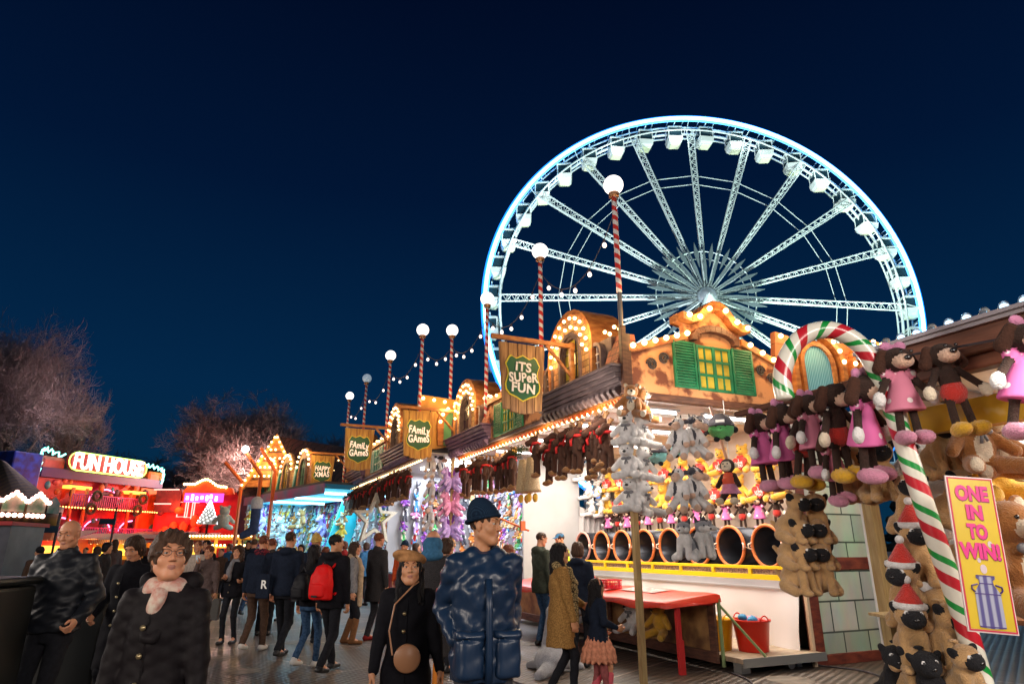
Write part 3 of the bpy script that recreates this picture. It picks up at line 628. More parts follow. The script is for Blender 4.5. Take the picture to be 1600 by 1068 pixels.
# warm light on the facade
for u in (.7,2.0,4.2,5.6,7.0): lamp('facade_bulb_light','POINT',(-.32,u,4.75 if u not in (4.2,) else 4.7),24,WARM,.12,parent=A)
for v in (.4,1.3,2.0,2.9): lamp('gable_bulb_light','POINT',(v,-.38,4.72 if v<1 or v>2.5 else 5.0),24,WARM,.12,parent=A)
for v in (3.6,4.6,5.6): lamp('gable_bulb_light','POINT',(v,-.25,5.05),24,WARM,.12,parent=A)
for u in (.8,2.6,4.6,6.6): lamp('eave_light','POINT',(.0,u,3.5),12,(1,.72,.45),.15,parent=A)
for v,u in ((.3,-.55),(1.5,-.6),(-.5,.4)): lamp('corner_fill_light','POINT',(v,u,3.45),32,(1,.88,.74),.15,parent=A)  # lamps added off the corner to brighten the plush, no bulbs here
# -------- stall B
BM=MA@Matrix.Translation((-.85,7.65,0))
B=E('plush_game_stall',BM.translation,AZ,'middle game stall with purple cornices, bulb-ringed arches and a pale star hanging under its eaves','game stall')
for u0,wn in ((.9,DG),(6.3,GGL)): arch_module(B,u0,win=wn,cmat=CORNP)
for a,b in ((3.05,5.9),(8.5,9.4)):
    m=MB(); m.box(0,.14,a,b,3.74,4.5); m.build('wall_panel',STUC,B); m=MB(); m.box(-.06,.3,a,b,4.5,4.62); m.build('roof_board',ORW,B)
    bulbs(B,[(-.09,a+.15+i*.28,4.58+.04*(i%2)) for i in range(int((b-a-.2)/.28))])
shutter_pair(B,3.4,4.9,3.76,4.42,x=0,mat=SHUTT,glass=GGL)
m=MB(); m.box(0,.12,-.02,9.4,3.70,3.78); m.build('fascia',CORNP,B); eave(B,.05,9.3,x=.14,z=3.62,white=True)
# yellow side face looking at the camera above stall A
m=MB(); m.ext([(.0,3.8),(.0,5.2),(.8,5.15),(2.0,5.05),(2.6,5.0),(2.6,3.97),(.86,3.97)],-.02,.1,'vz'); m.build('side_gable',M('ochre board',(.55,.27,.05),.6,var=.3,vs=3),B)
uc=1.0; pts=[(uc-.36,3.97)]+arch_pts(uc,4.5,.36,12)+[(uc+.36,3.97)]; po=[(uc-.5,3.97)]+arch_pts(uc,4.5,.52,12)+[(uc+.5,3.97)]
m=MB(); m.ext(pts,-.06,-.03,'vz'); m.build('green_window',GGL,B); m=MB(); m.strip(po,pts,-.10,-.02,'vz'); m.build('arch_gable',ORW,B)
bulbs(B,[(a,-.13,b) for a,b in arch_pts(uc,4.5,.46,7,5,175)]+[(.1+i*.28,-.06,5.1-.02*i) for i in range(9)],BULB2_ME)
m=MB(); m.box(.15,4.2,.12,9.4,3.83,3.95); m.build('roof',M('roof felt'),B); m=MB(); m.box(.2,4.1,.15,9.3,3.79,3.82); m.build('ceiling_board',PLANKW,B)
m=MB(); m.box(3.9,4.0,.1,9.4,0,3.8); m.build('back_wall',M('cold white wall',(.70,.74,.82),.6,var=.1,vs=2),B)
for u in (9.3,4.55): m=MB(); m.box(.5,3.9,u,u+.08,0,3.8); m.build('partition',PANELW,B)
m=MB(); m.box(.6,1.2,.2,4.5,.0,.9); m.box(.6,1.2,4.7,9.2,0,.9); m.build('counter',M('counter red',(.55,.04,.04),.5,var=.3,vs=2),B)
m=MB(); m.box(.5,1.25,.15,4.5,.9,.95); m.box(.5,1.25,4.65,9.2,.9,.95); m.build('counter_top',PANELW,B)
for u in (1.3,3.4,6.0,8.0): lamp('ceiling_light','AREA',(2.2,u,3.7),150,(.80,.88,1),2.2,sy=1.6,parent=B)
for u in (1.0,1.9,2.8): 
    m=MB(); m.cyl((1.0,u+.2,3.74),(2.1,u+.2,3.74),.025,n=8); m.build('tube_light',TUBE,B)
for u in (.9,2.6,4.4,6.2,8.4): lamp('facade_bulb_light','POINT',(-.32,u,4.75),16,WARM,.12,parent=B)
for v in (.6,1.6): lamp('gable_bulb_light','POINT',(v,-.5,4.9),10,WARM,.12,parent=B)
def Wb(v,u,z=0): return BM@Vector((v,u,z))
# -------- stall C : chalet with the blue canopy
CM=Matrix.Translation((-6.1,21.6,0))@Matrix.Rotation(R(38.6),4,'Z')
def Wc(v,u,z=0): return CM@Vector((v,u,z))
C=E('chalet_game_stall',CM.translation,R(38.6),'far game stall with glowing turquoise canopy and a bulb-lined chalet roof','game stall')
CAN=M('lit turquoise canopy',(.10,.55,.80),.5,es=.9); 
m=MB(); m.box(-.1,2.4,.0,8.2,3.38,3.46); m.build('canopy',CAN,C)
m=MB(); m.box(-.16,-.1,-.05,8.3,3.30,3.62); m.build('canopy_fascia',M('magenta fascia',(.35,.06,.22),.5,col2=(.07,.15,.3),vs=1.5),C)
m=MB(); m.box(.1,2.3,.3,.42,3.30,3.36); m.box(.1,2.3,3.0,3.12,3.30,3.36); m.box(.1,2.3,5.6,5.72,3.30,3.36); m.build('tube_light',M('cool tube',(.45,.85,1),es=7),C)
for u in (1.5,4.2,6.8): lamp('canopy_light','AREA',(1.1,u,3.28),120,(.35,.80,1),1.6,parent=C)
m=MB(); m.ext([(1.5,3.37),(2.4,3.37),(1.2,0),(.4,0)],1.9,2.0,'vz'); m.build('canopy_wing',M('turquoise panel',(.03,.5,.62),.45),C)
m=MB(); m.box(3.0,3.1,0,8.2,0,3.4); m.build('back_wall',M('cold white wall'),C)
m=MB(); m.box(-.15,3.0,0,8.2,3.62,3.7); m.build('roof',M('roof felt'),C)
for i,u0 in enumerate((1.5,3.2,4.9,6.6)):
    uc=u0+.7
    m=MB(); m.box(.0,.1,u0,u0+1.4,3.66,4.25); m.ext([(uc-.62,4.25),(uc-.5,4.7),(uc-.25,4.98),(uc,5.06),(uc+.25,4.98),(uc+.5,4.7),(uc+.62,4.25)],0,.1); m.build('arch_gable',SHINGT if i%2 else ORW,C)
    arch_window(C,uc,3.72,.5,.9,YG if i%2 else GGL,STONE,MUNT,x=-.03,rows=3,cols=2)
    m=MB(); m.box(-.05,.04,u0+1.42,u0+1.56,3.66,4.5,rot=(R(12),0,0)); m.build('teal_post',SHUTT,C)
    bulbs(C,[(-.08,a,b) for a,b in arch_pts(uc,4.4,.56,9,0,180)],BULB2_ME)
# chalet gable faces the camera: local piece turned back
gp=Matrix.Rotation(R(-38.6),4,'Z')
CG=at(433,682,26); 
K=E('chalet_roof',(0,0,0),0); K.parent=C; K.matrix_parent_inverse=Matrix.Identity(4); K.matrix_basis=CM.inverted()@Matrix.Translation((CG.x,26,0))
m=MB(); m.ext([(-1.15,3.9),(0,5.9),(1.15,3.9)],.02,.1,'vz'); m.build('gable_board',ORW,K)
m=MB(); m.strip([(-1.3,3.8),(0,6.02),(1.3,3.8)],[(-1.12,3.8),(0,5.78),(1.12,3.8)],-.06,.12,'vz'); m.build('bargeboard',M('warm bargeboard',(.6,.25,.06),.5),K)
for z in (4.2,4.55,4.9,5.25): m=MB(); ww=(5.8-z)*.5; m.box(-ww,ww,-.03,.02,z,z+.06); m.build('gable_slat',BEAM,K); bulbs(K,[(-ww+.1+i*.19,-.05,z+.12) for i in range(int((2*ww-.1)/.19))],BULB2_ME)
for s in (-1,1): bulbs(K,[(s*(.05+i*.11),-.1,5.86-i*.19) for i in range(11)],BULB2_ME)
m=MB()
for s in (-1,1): m.add([(0,.0,5.92),(s*1.35,.0,3.66),(s*1.35+2.2,3.4,3.66),(2.2,3.4,5.92)],[(0,1,2,3)]); m.add([(0,.0,5.84),(s*1.35,.0,3.58),(s*1.35+2.2,3.4,3.58),(2.2,3.4,5.84)],[(0,3,2,1)])
m.build('roof_slope',Mbrick('dark chalet tiles','#6b3b33','#54302e','#22120f',.25,.16,.01,rot=(R(60),0,0)),K)
bulbs(K,[(.75+i*.3,1.15+i*.3,5.25-.0*i) for i in range(5)]+[(1.0+i*.3,1.0+i*.3,4.75) for i in range(4)],BULB_ME)
for p_,pw in (((-.2,-.7,4.6),60),((.4,-.9,5.4),40)): lamp('chalet_light','POINT',p_,pw,WARM,.2,parent=K)
for u in (1,3.2,5.5,7.5): lamp('facade_bulb_light','POINT',(-.5,u,4.7),30,WARM,.15,parent=C)
# opposite row of lit stalls, behind and left of the camera, throws soft light on the street
lamp('street_fill_light','AREA',(-6.5,-3.0,3.6),500,(1,.86,.72),4.5,sy=2.0,rot=(R(68),0,R(-48)))
lamp('street_fill_light','AREA',(4.0,-3.0,4.2),450,(1,.88,.78),4,sy=1.5,rot=(R(66),0,R(18)))  # unseen fill added behind right of the camera, brightens gable and plush
lamp('street_fill_light','AREA',(-9.5,6.5,3.4),260,(1,.88,.78),4.5,sy=2.0,rot=(R(80),0,R(-78)))
# ================================================================ HANGING SIGNS
SG=M('shield green',(.012,.10,.035),.5,var=.3,vs=4); SY=M('shield yellow line',(.72,.55,.04),.4); LET=M('cream lettering',(.82,.72,.62),.6)
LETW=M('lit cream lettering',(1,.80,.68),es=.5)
SIGNW=Mwood('aged sign boards',(.46,.24,.085),(.17,.07,.02),3.2,(6,6,.6)); SIGNW2=Mwood('golden sign boards',(.62,.34,.07),(.34,.14,.02),3.2,(6,6,.6))
def shield(cx,z,w,h):
    k=[(-.40,.46),(-.34,.50),(-.2,.44),(0,.52),(.2,.44),(.34,.50),(.40,.46),(.5,.30),(.44,.18),(.42,.08),(.46,-.04),(.5,-.16),(.48,-.28),(.38,-.38),(.2,-.43),(0,-.52),(-.2,-.43),(-.38,-.38),(-.48,-.28),(-.5,-.16),(-.46,-.04),(-.42,.08),(-.44,.18),(-.5,.30)]
    return [(cx+a*w,z+b*h) for a,b in k]
def hanging_sign(mat,va,u,words,size,label,lit=False,wood=None):
    """board hung under a bracket, facing down the street towards the camera; va = wall distance, z of arm 4.72"""
    root=E('hanging_sign',mat@Vector((va,u,0)),AZ,label,'sign','wooden shield signs hanging out over the street')
    m=MB(); m.box(-1.46,.02,-.035,.035,4.70,4.77); m.box(-.07,0,-.04,.04,4.0,4.80); m.cyl((-.5,0,4.70),(-.04,0,4.22),.03,n=6); m.build('bracket',ORW,root,bevel=.006)
    wd=wood or SIGNW; nb=5; m=MB(); x0,x1=-1.33,-.53
    for i in range(nb):
        a=i/nb; b=(i+1)/nb; t=lambda q:x0+(x1-x0)*q; sk=lambda q:(q-.5)*-.14
        zb=3.60-.06*math.sin((a+b)/2*PI)
        m.ext([(t(a)+.004,4.66),(t(b)-.004,4.66),(t(b)-.004+sk(b),zb+.05*abs(b-.5)),(t(a)+.004+sk(a),zb+.05*abs(a-.5))],-.02+.002*(i%2),.025,'vz')
    m.build('board',wd,root,bevel=.004)
    m=MB(); 
    for x in (-1.2,-.66): m.cyl((x,0,4.66),(x,0,4.72),.012,n=5)
    m.build('hook',MUNT,root)
    cx=-.93; cz=4.10
    m=MB(); m.ext(shield(cx,cz,.60,.72),-.035,-.022,'vz'); m.build('shield_border',SY,root)
    m=MB(); m.ext(shield(cx,cz,.56,.68),-.042,-.030,'vz'); m.build('shield',SG,root)
    n=len(words)
    for i,(wrd,s) in enumerate(words):
        me=text_me(wrd,size*s,.006,.006,LETW if lit else LET,sp=1.05)
        o=ob('lettering',me,root,(cx+.0,-.052,cz+((n-1)/2-i)*size*.82)); o.rotation_euler=(R(90),R([4,-3,3][i%3]),0)
        if abs(o.dimensions.x)>.5: o.scale=(.5/o.dimensions.x,1,1)
    return root
hanging_sign(MA,-.04,1.37,[('iTS',1),('SUPeR',1),('FUN',1)],.205,'brown shield sign reading ITS SUPER FUN, nearest and largest of the hanging signs')
hanging_sign(MA,-.04,7.1,[('FAmiLy',1),('GAmeS',1)],.24,'larger FAMILY GAMES shield sign, above the black and white cow plush',True,SIGNW2)
hanging_sign(BM,-.0,2.35,[('FAmiLy',1),('GAmeS',1)],.24,'smaller FAMILY GAMES shield sign, third from the right',True,SIGNW2)
hanging_sign(BM,-.1,8.2,[('HAPPY',1),('XMAS',1)],.24,'shield sign reading HAPPY XMAS, farthest hanging sign beside the chalet roof',True,SIGNW2)
# bulbs shining on the signs
for mat,u in ((MA,6.9),(BM,2.1),(BM,7.9)): 
    p=mat@Vector((-1.0,u-.5,4.3)); lamp('sign_light','POINT',p,9,(1,.7,.3),.08)
# ================================================================ GLOBE LAMPS
STR=None
def stripe_mat(name,c1,c2,c3=None,freq=5.5,tw=1.0,ax='Z'):
    m=bpy.data.materials.new(name); m.use_nodes=True; n=m.node_tree; b=n.nodes['Principled BSDF']; b.inputs['Roughness'].default_value=.3; b.inputs['Coat Weight'].default_value=.4
    t=n.nodes.new('ShaderNodeUVMap'); s=n.nodes.new('ShaderNodeSeparateXYZ'); n.links.new(t.outputs[0],s.inputs[0])
    a=n.nodes.new('ShaderNodeMath'); a.operation='MULTIPLY_ADD'; a.inputs[1].default_value=tw; n.links.new(s.outputs[0],a.inputs[0])
    f=n.nodes.new('ShaderNodeMath'); f.operation='MULTIPLY'; f.inputs[1].default_value=freq; n.links.new(s.outputs[1],f.inputs[0]); n.links.new(f.outputs[0],a.inputs[2])
    fr=n.nodes.new('ShaderNodeMath'); fr.operation='FRACT'; n.links.new(a.outputs[0],fr.inputs[0])
    r=n.nodes.new('ShaderNodeValToRGB'); r.color_ramp.interpolation='CONSTANT'; e=r.color_ramp.elements; e[0].color=(*lin(c1),1); e[1].position=.5; e[1].color=(*lin(c2),1)
    if c3:
        e[1].position=.27; x=e.new(.50); x.color=(*lin(c3),1); x=e.new(.66); x.color=(*lin(c2),1)
    n.links.new(fr.outputs[0],r.inputs[0]); n.links.new(r.outputs[0],b.inputs['Base Color']); return m
def uvtube(pts,r,n,name,mat,parent=None,cap=True):
    """tube whose UV runs (round, metres along)"""
    m=MB(); m.tube(pts,r,n,rs=r if isinstance(r,list) else None); me=m.me(name,mat,True); L=[0]
    for i in range(1,len(pts)): L.append(L[-1]+(Vector(pts[i])-Vector(pts[i-1])).length)
    uv=me.uv_layers.new(name='UVMap')
    for p in me.polygons:
        ks=[v%n for v in p.vertices]; wrap=(0 in ks and n-1 in ks)
        for li,v in zip(p.loop_indices,p.vertices):
            k=v%n; uv.data[li].uv=((1.0 if (wrap and k==0) else k/n),L[v//n])
    return ob(name,me,parent)
RWS=stripe_mat('red white pole stripes',(.62,.04,.03),(.78,.74,.72),freq=6.2)
def globe_lamp(mat,v,u,zg,r,label,z0=3.9,on=True):
    root=E('globe_lamp',mat@Vector((v,u,0)),AZ,label,'lamp','globe lamps on striped poles along the stall roofs')
    uvtube([(0,0,z0+(zg-z0)*i/8) for i in range(9)],.042,10,'pole',RWS,root); 
    if z0>4.2: m=MB(); m.cyl((0,0,3.7),(0,0,z0),.035,n=8); m.build('pole_foot',M('grey steel',(.35,.3,.27),.4,.8),root)
    m=MB(); m.lathe([(0,zg-.02),(.075,zg-.02),(.085,zg+.05),(0,zg+.06)],14); m.build('collar',M('brass collar',(.4,.2,.1),.4,.6),root,True)
    m=MB(); m.sph((0,0,zg+.04+r),r,24,16); m.build('globe',GLOBE if on else M('unlit globe',(.45,.6,.75),es=.35,sample=False),root,True)
    if on: lamp('globe_light','POINT',(0,0,zg+.04+r),20,(1,.85,.75),r*1.03,parent=root)
    return mat@Vector((v,u,zg-.25))
names=['tall globe lamp on the pole rising from the near stall corner, biggest globe','globe lamp between the ITS SUPER FUN sign and the tallest globe','globe lamp just left of the ferris wheel rim, above the green shutters','globe lamp directly above the larger FAMILY GAMES sign, second left of the wheel']
pa=[globe_lamp(MA,.0,u,6.82,.155,names[i],z0=5.2 if i==0 else 4.2) for i,u in enumerate((.02,2.6,5.3,7.75))]
nb=['globe lamp at the joint of the two stalls, left of its equally high twin','globe lamp rising behind the smaller FAMILY GAMES sign','dull unlit globe lamp, second from the left of the row','leftmost and lowest lit globe lamp, above the XMAS sign']
pb=[globe_lamp(BM,.0,u,z,.155,nb[i],on=(i!=2)) for i,(u,z) in enumerate(((-.1,6.65),(3.3,6.9),(6.7,7.0),(9.9,7.05)))]
# festoon strings between the poles
CAB=M('festoon cable',(.05,.04,.05),.6); FB=M('frosted bulb',(1,.80,.72),es=2.2,sample=False)
m=MB(); m.sph((0,0,-.075),.036,8,6,(1,1,1.25)); FBM=m.me('bulb',FB,True); m=MB(); m.cyl((0,0,0),(0,0,-.04),.018,n=6); FSM=m.me('socket',CAB)
def festoon(p,q,sag,n,label,off=Vector((0,0,0))):
    root=E('festoon_string',p,0,label,'string lights','festoon light strings between the globe lamps')
    d=q-p; pts=[d*(i/20)+Vector((0,0,-sag*4*(i/20)*(1-i/20))) for i in range(21)]
    m=MB(); m.tube(pts,.008,4); m.build('cable',CAB,root)
    for i in range(n):
        t=(i+.7)/(n+.4); o=ob('bulb',FBM,root,d*t+Vector((0,0,-sag*4*t*(1-t)-.03))); ob('socket',FSM,root,d*t+Vector((0,0,-sag*4*t*(1-t))))
for a,b,s,k,l in ((pa[0],pa[1],.75,5,'festoon string between the biggest globe and the next globe to its left'),(pa[1],pa[2],.6,5,'festoon string beside the wheel rim, left of the ITS SUPER FUN sign'),
        (pa[2],pa[3],.45,4,'festoon string between the wheel rim and the lamp above FAMILY GAMES'),(pa[3],pb[0],.35,3,'short festoon string between the two equally high globe lamps'),(pb[0],pb[1],.5,4,'festoon string sagging over the smaller FAMILY GAMES sign'),
        (pb[1],pb[2],.6,3,'festoon string ending at the dull unlit globe'),(pb[2],pb[3],.6,3,'leftmost festoon string of the row')): festoon(a,b,s,k,l)
# ================================================================ STALL D, right foreground
DM=MA@Matrix.Translation((-.80,-4.35,0))
def Wd(v,u,z=0): return DM@Vector((v,u,z))
D=E('prize_stall',DM.translation,AZ,'dark timber stall at the right edge with clear cap lamps along its roof beam','game stall')
TUBE_W=M('white edging',(.85,.85,.85),.3)
DW=Mwood('brown cladding',(.15,.07,.03),(.07,.03,.015),4,(1,.6,5)); LOGM=Mwood('round log',(.30,.15,.06),(.15,.07,.03),4,(5,5,.5))
m=MB(); m.box(-.05,.07,-4.6,.05,2.66,2.92); m.build('roof_beam',Mwood('reddish beam',(.24,.085,.045),(.10,.035,.02),4,(4,.5,4)),D,bevel=.01)
m=MB(); m.box(-.09,-.05,-4.6,.07,2.915,2.94); m.box(-.12,.09,-4.6,.07,2.94,2.965); m.build('beam_cap',M('metal cap strip',(.45,.4,.42),.35,.7),D)
CG_=M('clear cap glass',(.75,.85,.95),.06,trans=.85); CE=M('cap lamp core',(.55,.8,1),es=3,sample=False)
m=MB(); m.lathe([(0,0),(.032,.0),(.035,.025),(.028,.05),(.017,.066),(0,.07)],12); CGM=m.me('cap_lamp',CG_,True)
m=MB(); m.cyl((0,0,0),(0,0,.012),.046,n=12); CBM=m.me('holder',M('chrome',(.7,.7,.72),.15,1)); m=MB(); m.sph((0,0,.035),.016,8,6); CEM=m.me('core',CE,True)
for i in range(30):
    o=ob('cap_lamp',CGM,D,(-.01,-.02-i*.112,2.967)); ob('holder',CBM,o); 
    if i%3!=1: ob('core',CEM,o)
m=MB(); 
for k in range(6): m.box(.07,3.0,-.15-k*.7,-.08-k*.7,2.62,2.72)
m.build('ceiling_joist',DW,D); m=MB(); m.box(.07,3.1,-4.6,.0,2.74,2.78); m.build('roof',PLANKW,D)
m=MB(); m.box(.12,.24,-3.9,-.1,2.34,2.52); m.build('yellow_valance',M('yellow valance',(.75,.42,.02),.6,col2=(.85,.75,.5),kind='wave',vs=4),D)
# pale pine corner post with bright edge and knots, plus dark centre post
m=MB(); m.box(2.0,2.14,1.75,1.86,.0,2.72); m.build('corner_post',PINE,D,bevel=.006); m=MB(); m.box(1.99,2.0,1.85,1.87,.5,2.72); m.build('white_edge',TUBE_W,D); m=MB(); m.box(.9,3.1,.0,1.9,2.74,2.78); m.build('roof',PLANKW,D)
m=MB(); m.box(-.06,.0,-1.08,-.94,1.3,2.68); m.build('centre_post',DW,D,bevel=.006); m=MB(); m.box(.0,.05,-1.07,-.95,1.3,2.6); m.build('post_lining',ORW,D)
# rear interior: cladding, shelf, green panels, fluorescent lamps
m=MB()
for k in range(14): m.box(2.9,2.93+.008*(k%2),-4.6,.0,.1+k*.18,.27+k*.18)
m.build('rear_cladding',DW,D)
m=MB(); m.box(2.2,2.28,-2.0,.9,1.95,2.45); m.build('green_panel',M('grey green panel',(.20,.32,.24),.6,var=.2,vs=3),D)
m=MB(); m.box(.6,2.9,-4.6,.1,1.12,1.15); m.build('shelf',ORW,D)
for u in (-.7,-1.9,-3.1):
    m=MB(); m.cyl((.6,u,2.60),(2.4,u,2.60),.022,n=8); m.build('tube_light',TUBE,D); lamp('ceiling_light','AREA',(1.5,u,2.56),34,(1,.95,.85),1.4,sy=.5,parent=D)
# counter of dark boards with round log posts
m=MB()
for k in range(5): m.box(-.02,.06,-4.6,-1.0,.05+k*.17,.21+k*.17)
m.build('counter_front',DW,D,bevel=.015)
m=MB(); m.box(-.12,.6,-4.6,-.95,.93,.99); m.build('counter_top',BEAM,D,bevel=.01)
for u in (-1.12,-1.75,-2.5): m=MB(); m.cyl((-.05,u,0),(-.05,u,.93),.075,n=14); m.build('log_post',LOGM,D,True)
m=MB(); m.ext([(1.72,1.75),(1.62,1.5),(1.7,1.2),(2.0,.9),(2.6,.8),(2.6,1.75)],.97,.995,'xy'); m.build('side_shelf',PINE,D)
# low log frame under the pugs
m=MB()
for k,z in enumerate((.18,.34,.5)): m.cyl((-.62,-.30,z),(-.1,-1.15,z-.02),.05,n=10)
m.box(-.68,-.6,-.34,-.24,0,.72); m.build('log_rail',LOGM,D,True)
lamp('prize_stall_light','AREA',(-.25,-1.4,2.60),26,(1,.93,.82),1.6,sy=.3,rot=(0,R(15),0),parent=D)
lamp('alley_light','AREA',W(3.9,-2.45,2.62),38,(1,.97,.88),1.2,sy=.3,rot=(R(50),0,AZ))
m=MB(); m.cyl((4.75-1.4,2.0,2.66),(5.35-1.4,2.0,2.66),.022,n=8); m.build('tube_light',TUBE,D)
# one-in-to-win sign
s0=at(1531,862,3.62); sg=E('prize_sign',s0,0,'tall yellow sign reading ONE IN TO WIN! above a drawn milk churn','sign')
sg.rotation_euler=(R(-3),R(4.5),R(-4)); sg.scale=(.76,.86,.86)
SW2,SH2=.325,.93
m=MB(); m.box(-SW2/2,SW2/2,-.006,.006,-SH2/2,SH2/2); m.build('board',M('board edge pale',(.75,.62,.6),.4),sg)
m=MB(); a,b=SW2/2-.008,SH2/2-.008; m.strip([(-a,-b),(a,-b),(a,b),(-a,b),(-a,-b)],[(-a+.008,-b+.008),(a-.008,-b+.008),(a-.008,b-.008),(-a+.008,b-.008),(-a+.008,-b+.008)],-.0105,-.007,'vz'); m.build('border',M('sign red',(.55,.02,.06),.4),sg)
m=MB(); m.box(-a+.010,a-.010,-.0095,-.0065,-b+.010,b-.010); m.build('face',M('sign yellow',(.62,.44,.03),.3,var=.12,vs=4,coat=.3),sg)
MAG=M('sign magenta',(.62,.02,.20),.4); MAGD=M('sign shadow purple',(.16,.01,.10),.4)
for i,(t,s) in enumerate((('ONE',1),('IN',.95),('TO',.95),('WIN!',1))):
    for q,(mt,dx,dy) in enumerate(((MAGD,.004,-.0115),(MAG,0,-.0135))):
        o=ob('lettering',text_me(t,.125*s,.001,.006,mt),sg,(dx-.002,dy,.355-i*.118-dx)); o.rotation_euler=(R(90),0,0); wd=o.dimensions.x
        o.scale=({'ONE':.225,'IN':.11,'TO':.135,'WIN!':.27}[t]/wd,1,1)
m=MB(); prof=[(.0,-.44),(.078,-.435),(.085,-.425),(.083,-.25),(.086,-.245),(.08,-.235),(.045,-.185),(.045,-.165),(.062,-.155),(.062,-.14),(0,-.135)]
pl=[(r,z) for r,z in prof]; m.ext([(-r,z) for r,z in pl]+[(r,z) for r,z in reversed(pl[1:-1])],-.013,-.0100,'vz'); 
m.build('churn_picture',M('churn steel picture',(.33,.34,.45),.35,col2=(.08,.07,.22),kind='wave',vs=3.0,stretch=(2.1,1,.25)),sg)
m=MB()
for z,ww in ((-.43,.084),(-.245,.084),(-.185,.046),(-.14,.06)): m.box(-ww,ww,-.0150,-.0132,z-.003,z+.003)
m.build('churn_outline',M('ink purple',(.06,.03,.18),.4),sg)
for s in (-1,1): MB().tube([(s*.082,-.014,-.235),(s*.10,-.014,-.22),(s*.098,-.014,-.20),(s*.06,-.014,-.19)],.005,5).build('churn_handle',M('ink purple'),sg)
for (x,z,r) in ((.0,-.10,.022),(.07,.05,.016),(-.07,.03,.014),(.05,.14,.010),(-.02,-.05,.012)): MB().ext([(x+r*math.cos(t*PI/8),z+r*1.25*math.sin(t*PI/8)) for t in range(16)],-.0112,-.0098,'vz').build('ball_picture',M('grey mauve',(.55,.45,.5),.4),sg)
# candy cane
CAN3=stripe_mat('candy cane stripes',(.55,.015,.03),(.80,.78,.68),(.01,.30,.05),freq=3.6,tw=1.0)
pts=[(1548,1115,3.95),(1535,1068,3.97),(1500,950,3.99),(1458,830,4.0),(1420,715,4.0),(1392,630,4.0),(1372,585,4.0),(1352,548,4.0),(1325,525,4.0),(1293,515,4.0),(1262,521,4.0),(1240,540,4.0),(1226,568,4.0),(1222,595,4.0),(1227,622,4.0)]
P=[at(*q) for q in pts]
def smoothp(P,k=5):
    out=[]
    for i in range(len(P)-1):
        a,b,c,d=P[max(i-1,0)],P[i],P[i+1],P[min(i+2,len(P)-1)]
        for j in range(k): t=j/k; out.append(.5*((2*b)+(c-a)*t+(2*a-5*b+4*c-d)*t*t+(3*b-a-3*c+d)*t**3))
    return out+[P[-1]]
P=smoothp(P); cc=E('candy_cane',P[0],0,'giant red, green and white striped candy cane leaning at the right stall','decoration')
rs=[.058]*len(P)
e_=P[-1]+(P[-1]-P[-2])*.6; e2=P[-1]+(P[-1]-P[-2])*1.0; P+= [e_,e2]; rs+=[.046,.015]
uvtube([p-P[0] for p in P],rs,24,'stem',CAN3,cc)
m=MB(); m.lathe([(0,-.35),(.09,-.35),(.09,-.30),(.06,-.27),(.058,0)],18); m.build('foot',M('foot steel',(.2,.2,.2),.4,.6),cc)
# ================================================================ RED TABLE, BUCKETS, DRUMS
RED=M('red tablecloth',(.68,.035,.012),.4,var=.15,vs=3); 
rt=E('red_table',W(.68,.2,0),AZ,'long red covered counter table with red posts in front of the near stall','table')
def rtab():
    m=MB(); n=40; prof=[(-.10,-.10),(-.10,-.02),(-.06,.0),(.35,.045),(.78,.09),(.84,.07),(.86,-.02)]
    vs=[]
    for i in range(n+1):
        y=i/n*5.6
        for (x,z) in prof: vs.append((x,y,.90+z+.006*math.sin(y*7)+(.02*math.sin(y*5+1) if z<-.05 else 0)))
    k=len(prof); m.add(vs,[(i*k+j,i*k+j+1,(i+1)*k+j+1,(i+1)*k+j) for i in range(n) for j in range(k-1)]+[tuple(range(k)),tuple(range(n*k,(n+1)*k))[::-1]])
    m.build('table_cover',RED,rt,True)
    for y in (.05,2.9,5.5): m=MB(); m.box(.12,.18,y,y+.06,0,.88); m.box(.17,.21,y+.005,y+.055,0,.42); m.build('leg',M('red post paint',(.55,.02,.02),.4),rt,bevel=.004)
    m=MB(); m.box(.1,.8,.05,5.5,.84,.88); m.build('frame',M('red post paint'),rt)
rtab()
for u in (.9,2.4,3.9):
    f=lambda x,y:(x,y,.90+.045+(x-.35)*.105+.014)
    m=MB(); a,b=f(.36,u),f(.70,u+.9); m.add([f(.36,u),f(.70,u),f(.70,u+.9),f(.36,u+.9)],[(0,1,2,3)]); m.build('game_sheet',M('printed sheet',(.62,.50,.48),.4,col2=(.35,.12,.12),vs=16),rt)
def basket(loc,label):
    r=E('plastic_basket',loc,AZ,label,'basket','small red baskets on the red table'); m=MB(); w,d,h=.13,.09,.12
    for i in range(9):
        x=-w+i*2*w/8
        for y in (-d,d): m.box(x-.006,x+.006,y-.004,y+.004,0,h)
    for i in range(6):
        y=-d+i*2*d/5
        for x in (-w,w): m.box(x-.004,x+.004,y-.006,y+.006,0,h)
    for z in (0,h*.33,h*.66): 
        for y in (-d,d): m.box(-w,w,y-.0035,y+.0035,z,z+.012)
        for x in (-w,w): m.box(x-.0035,x+.0035,-d,d,z,z+.012)
    m.box(-w-.012,w+.012,-d-.012,-d+.006,h,h+.02); m.box(-w-.012,w+.012,d-.006,d+.012,h,h+.02); m.box(-w-.012,-w+.006,-d,d,h,h+.02); m.box(w-.006,w+.012,-d,d,h,h+.02); m.box(-w,w,-d,d,.001,.006)
    m.build('cage',M('red plastic',(.62,.015,.04),.35),r)
    m=MB(); rr=random.Random(5)
    for i in range(14): m.sph((rr.uniform(-.09,.09),rr.uniform(-.06,.06),.05+.05*rr.random()),.035,8,6)
    m.build('balls',M('pale balls',(.75,.7,.55),.4,col2=(.7,.45,.1),vs=8),r,True)
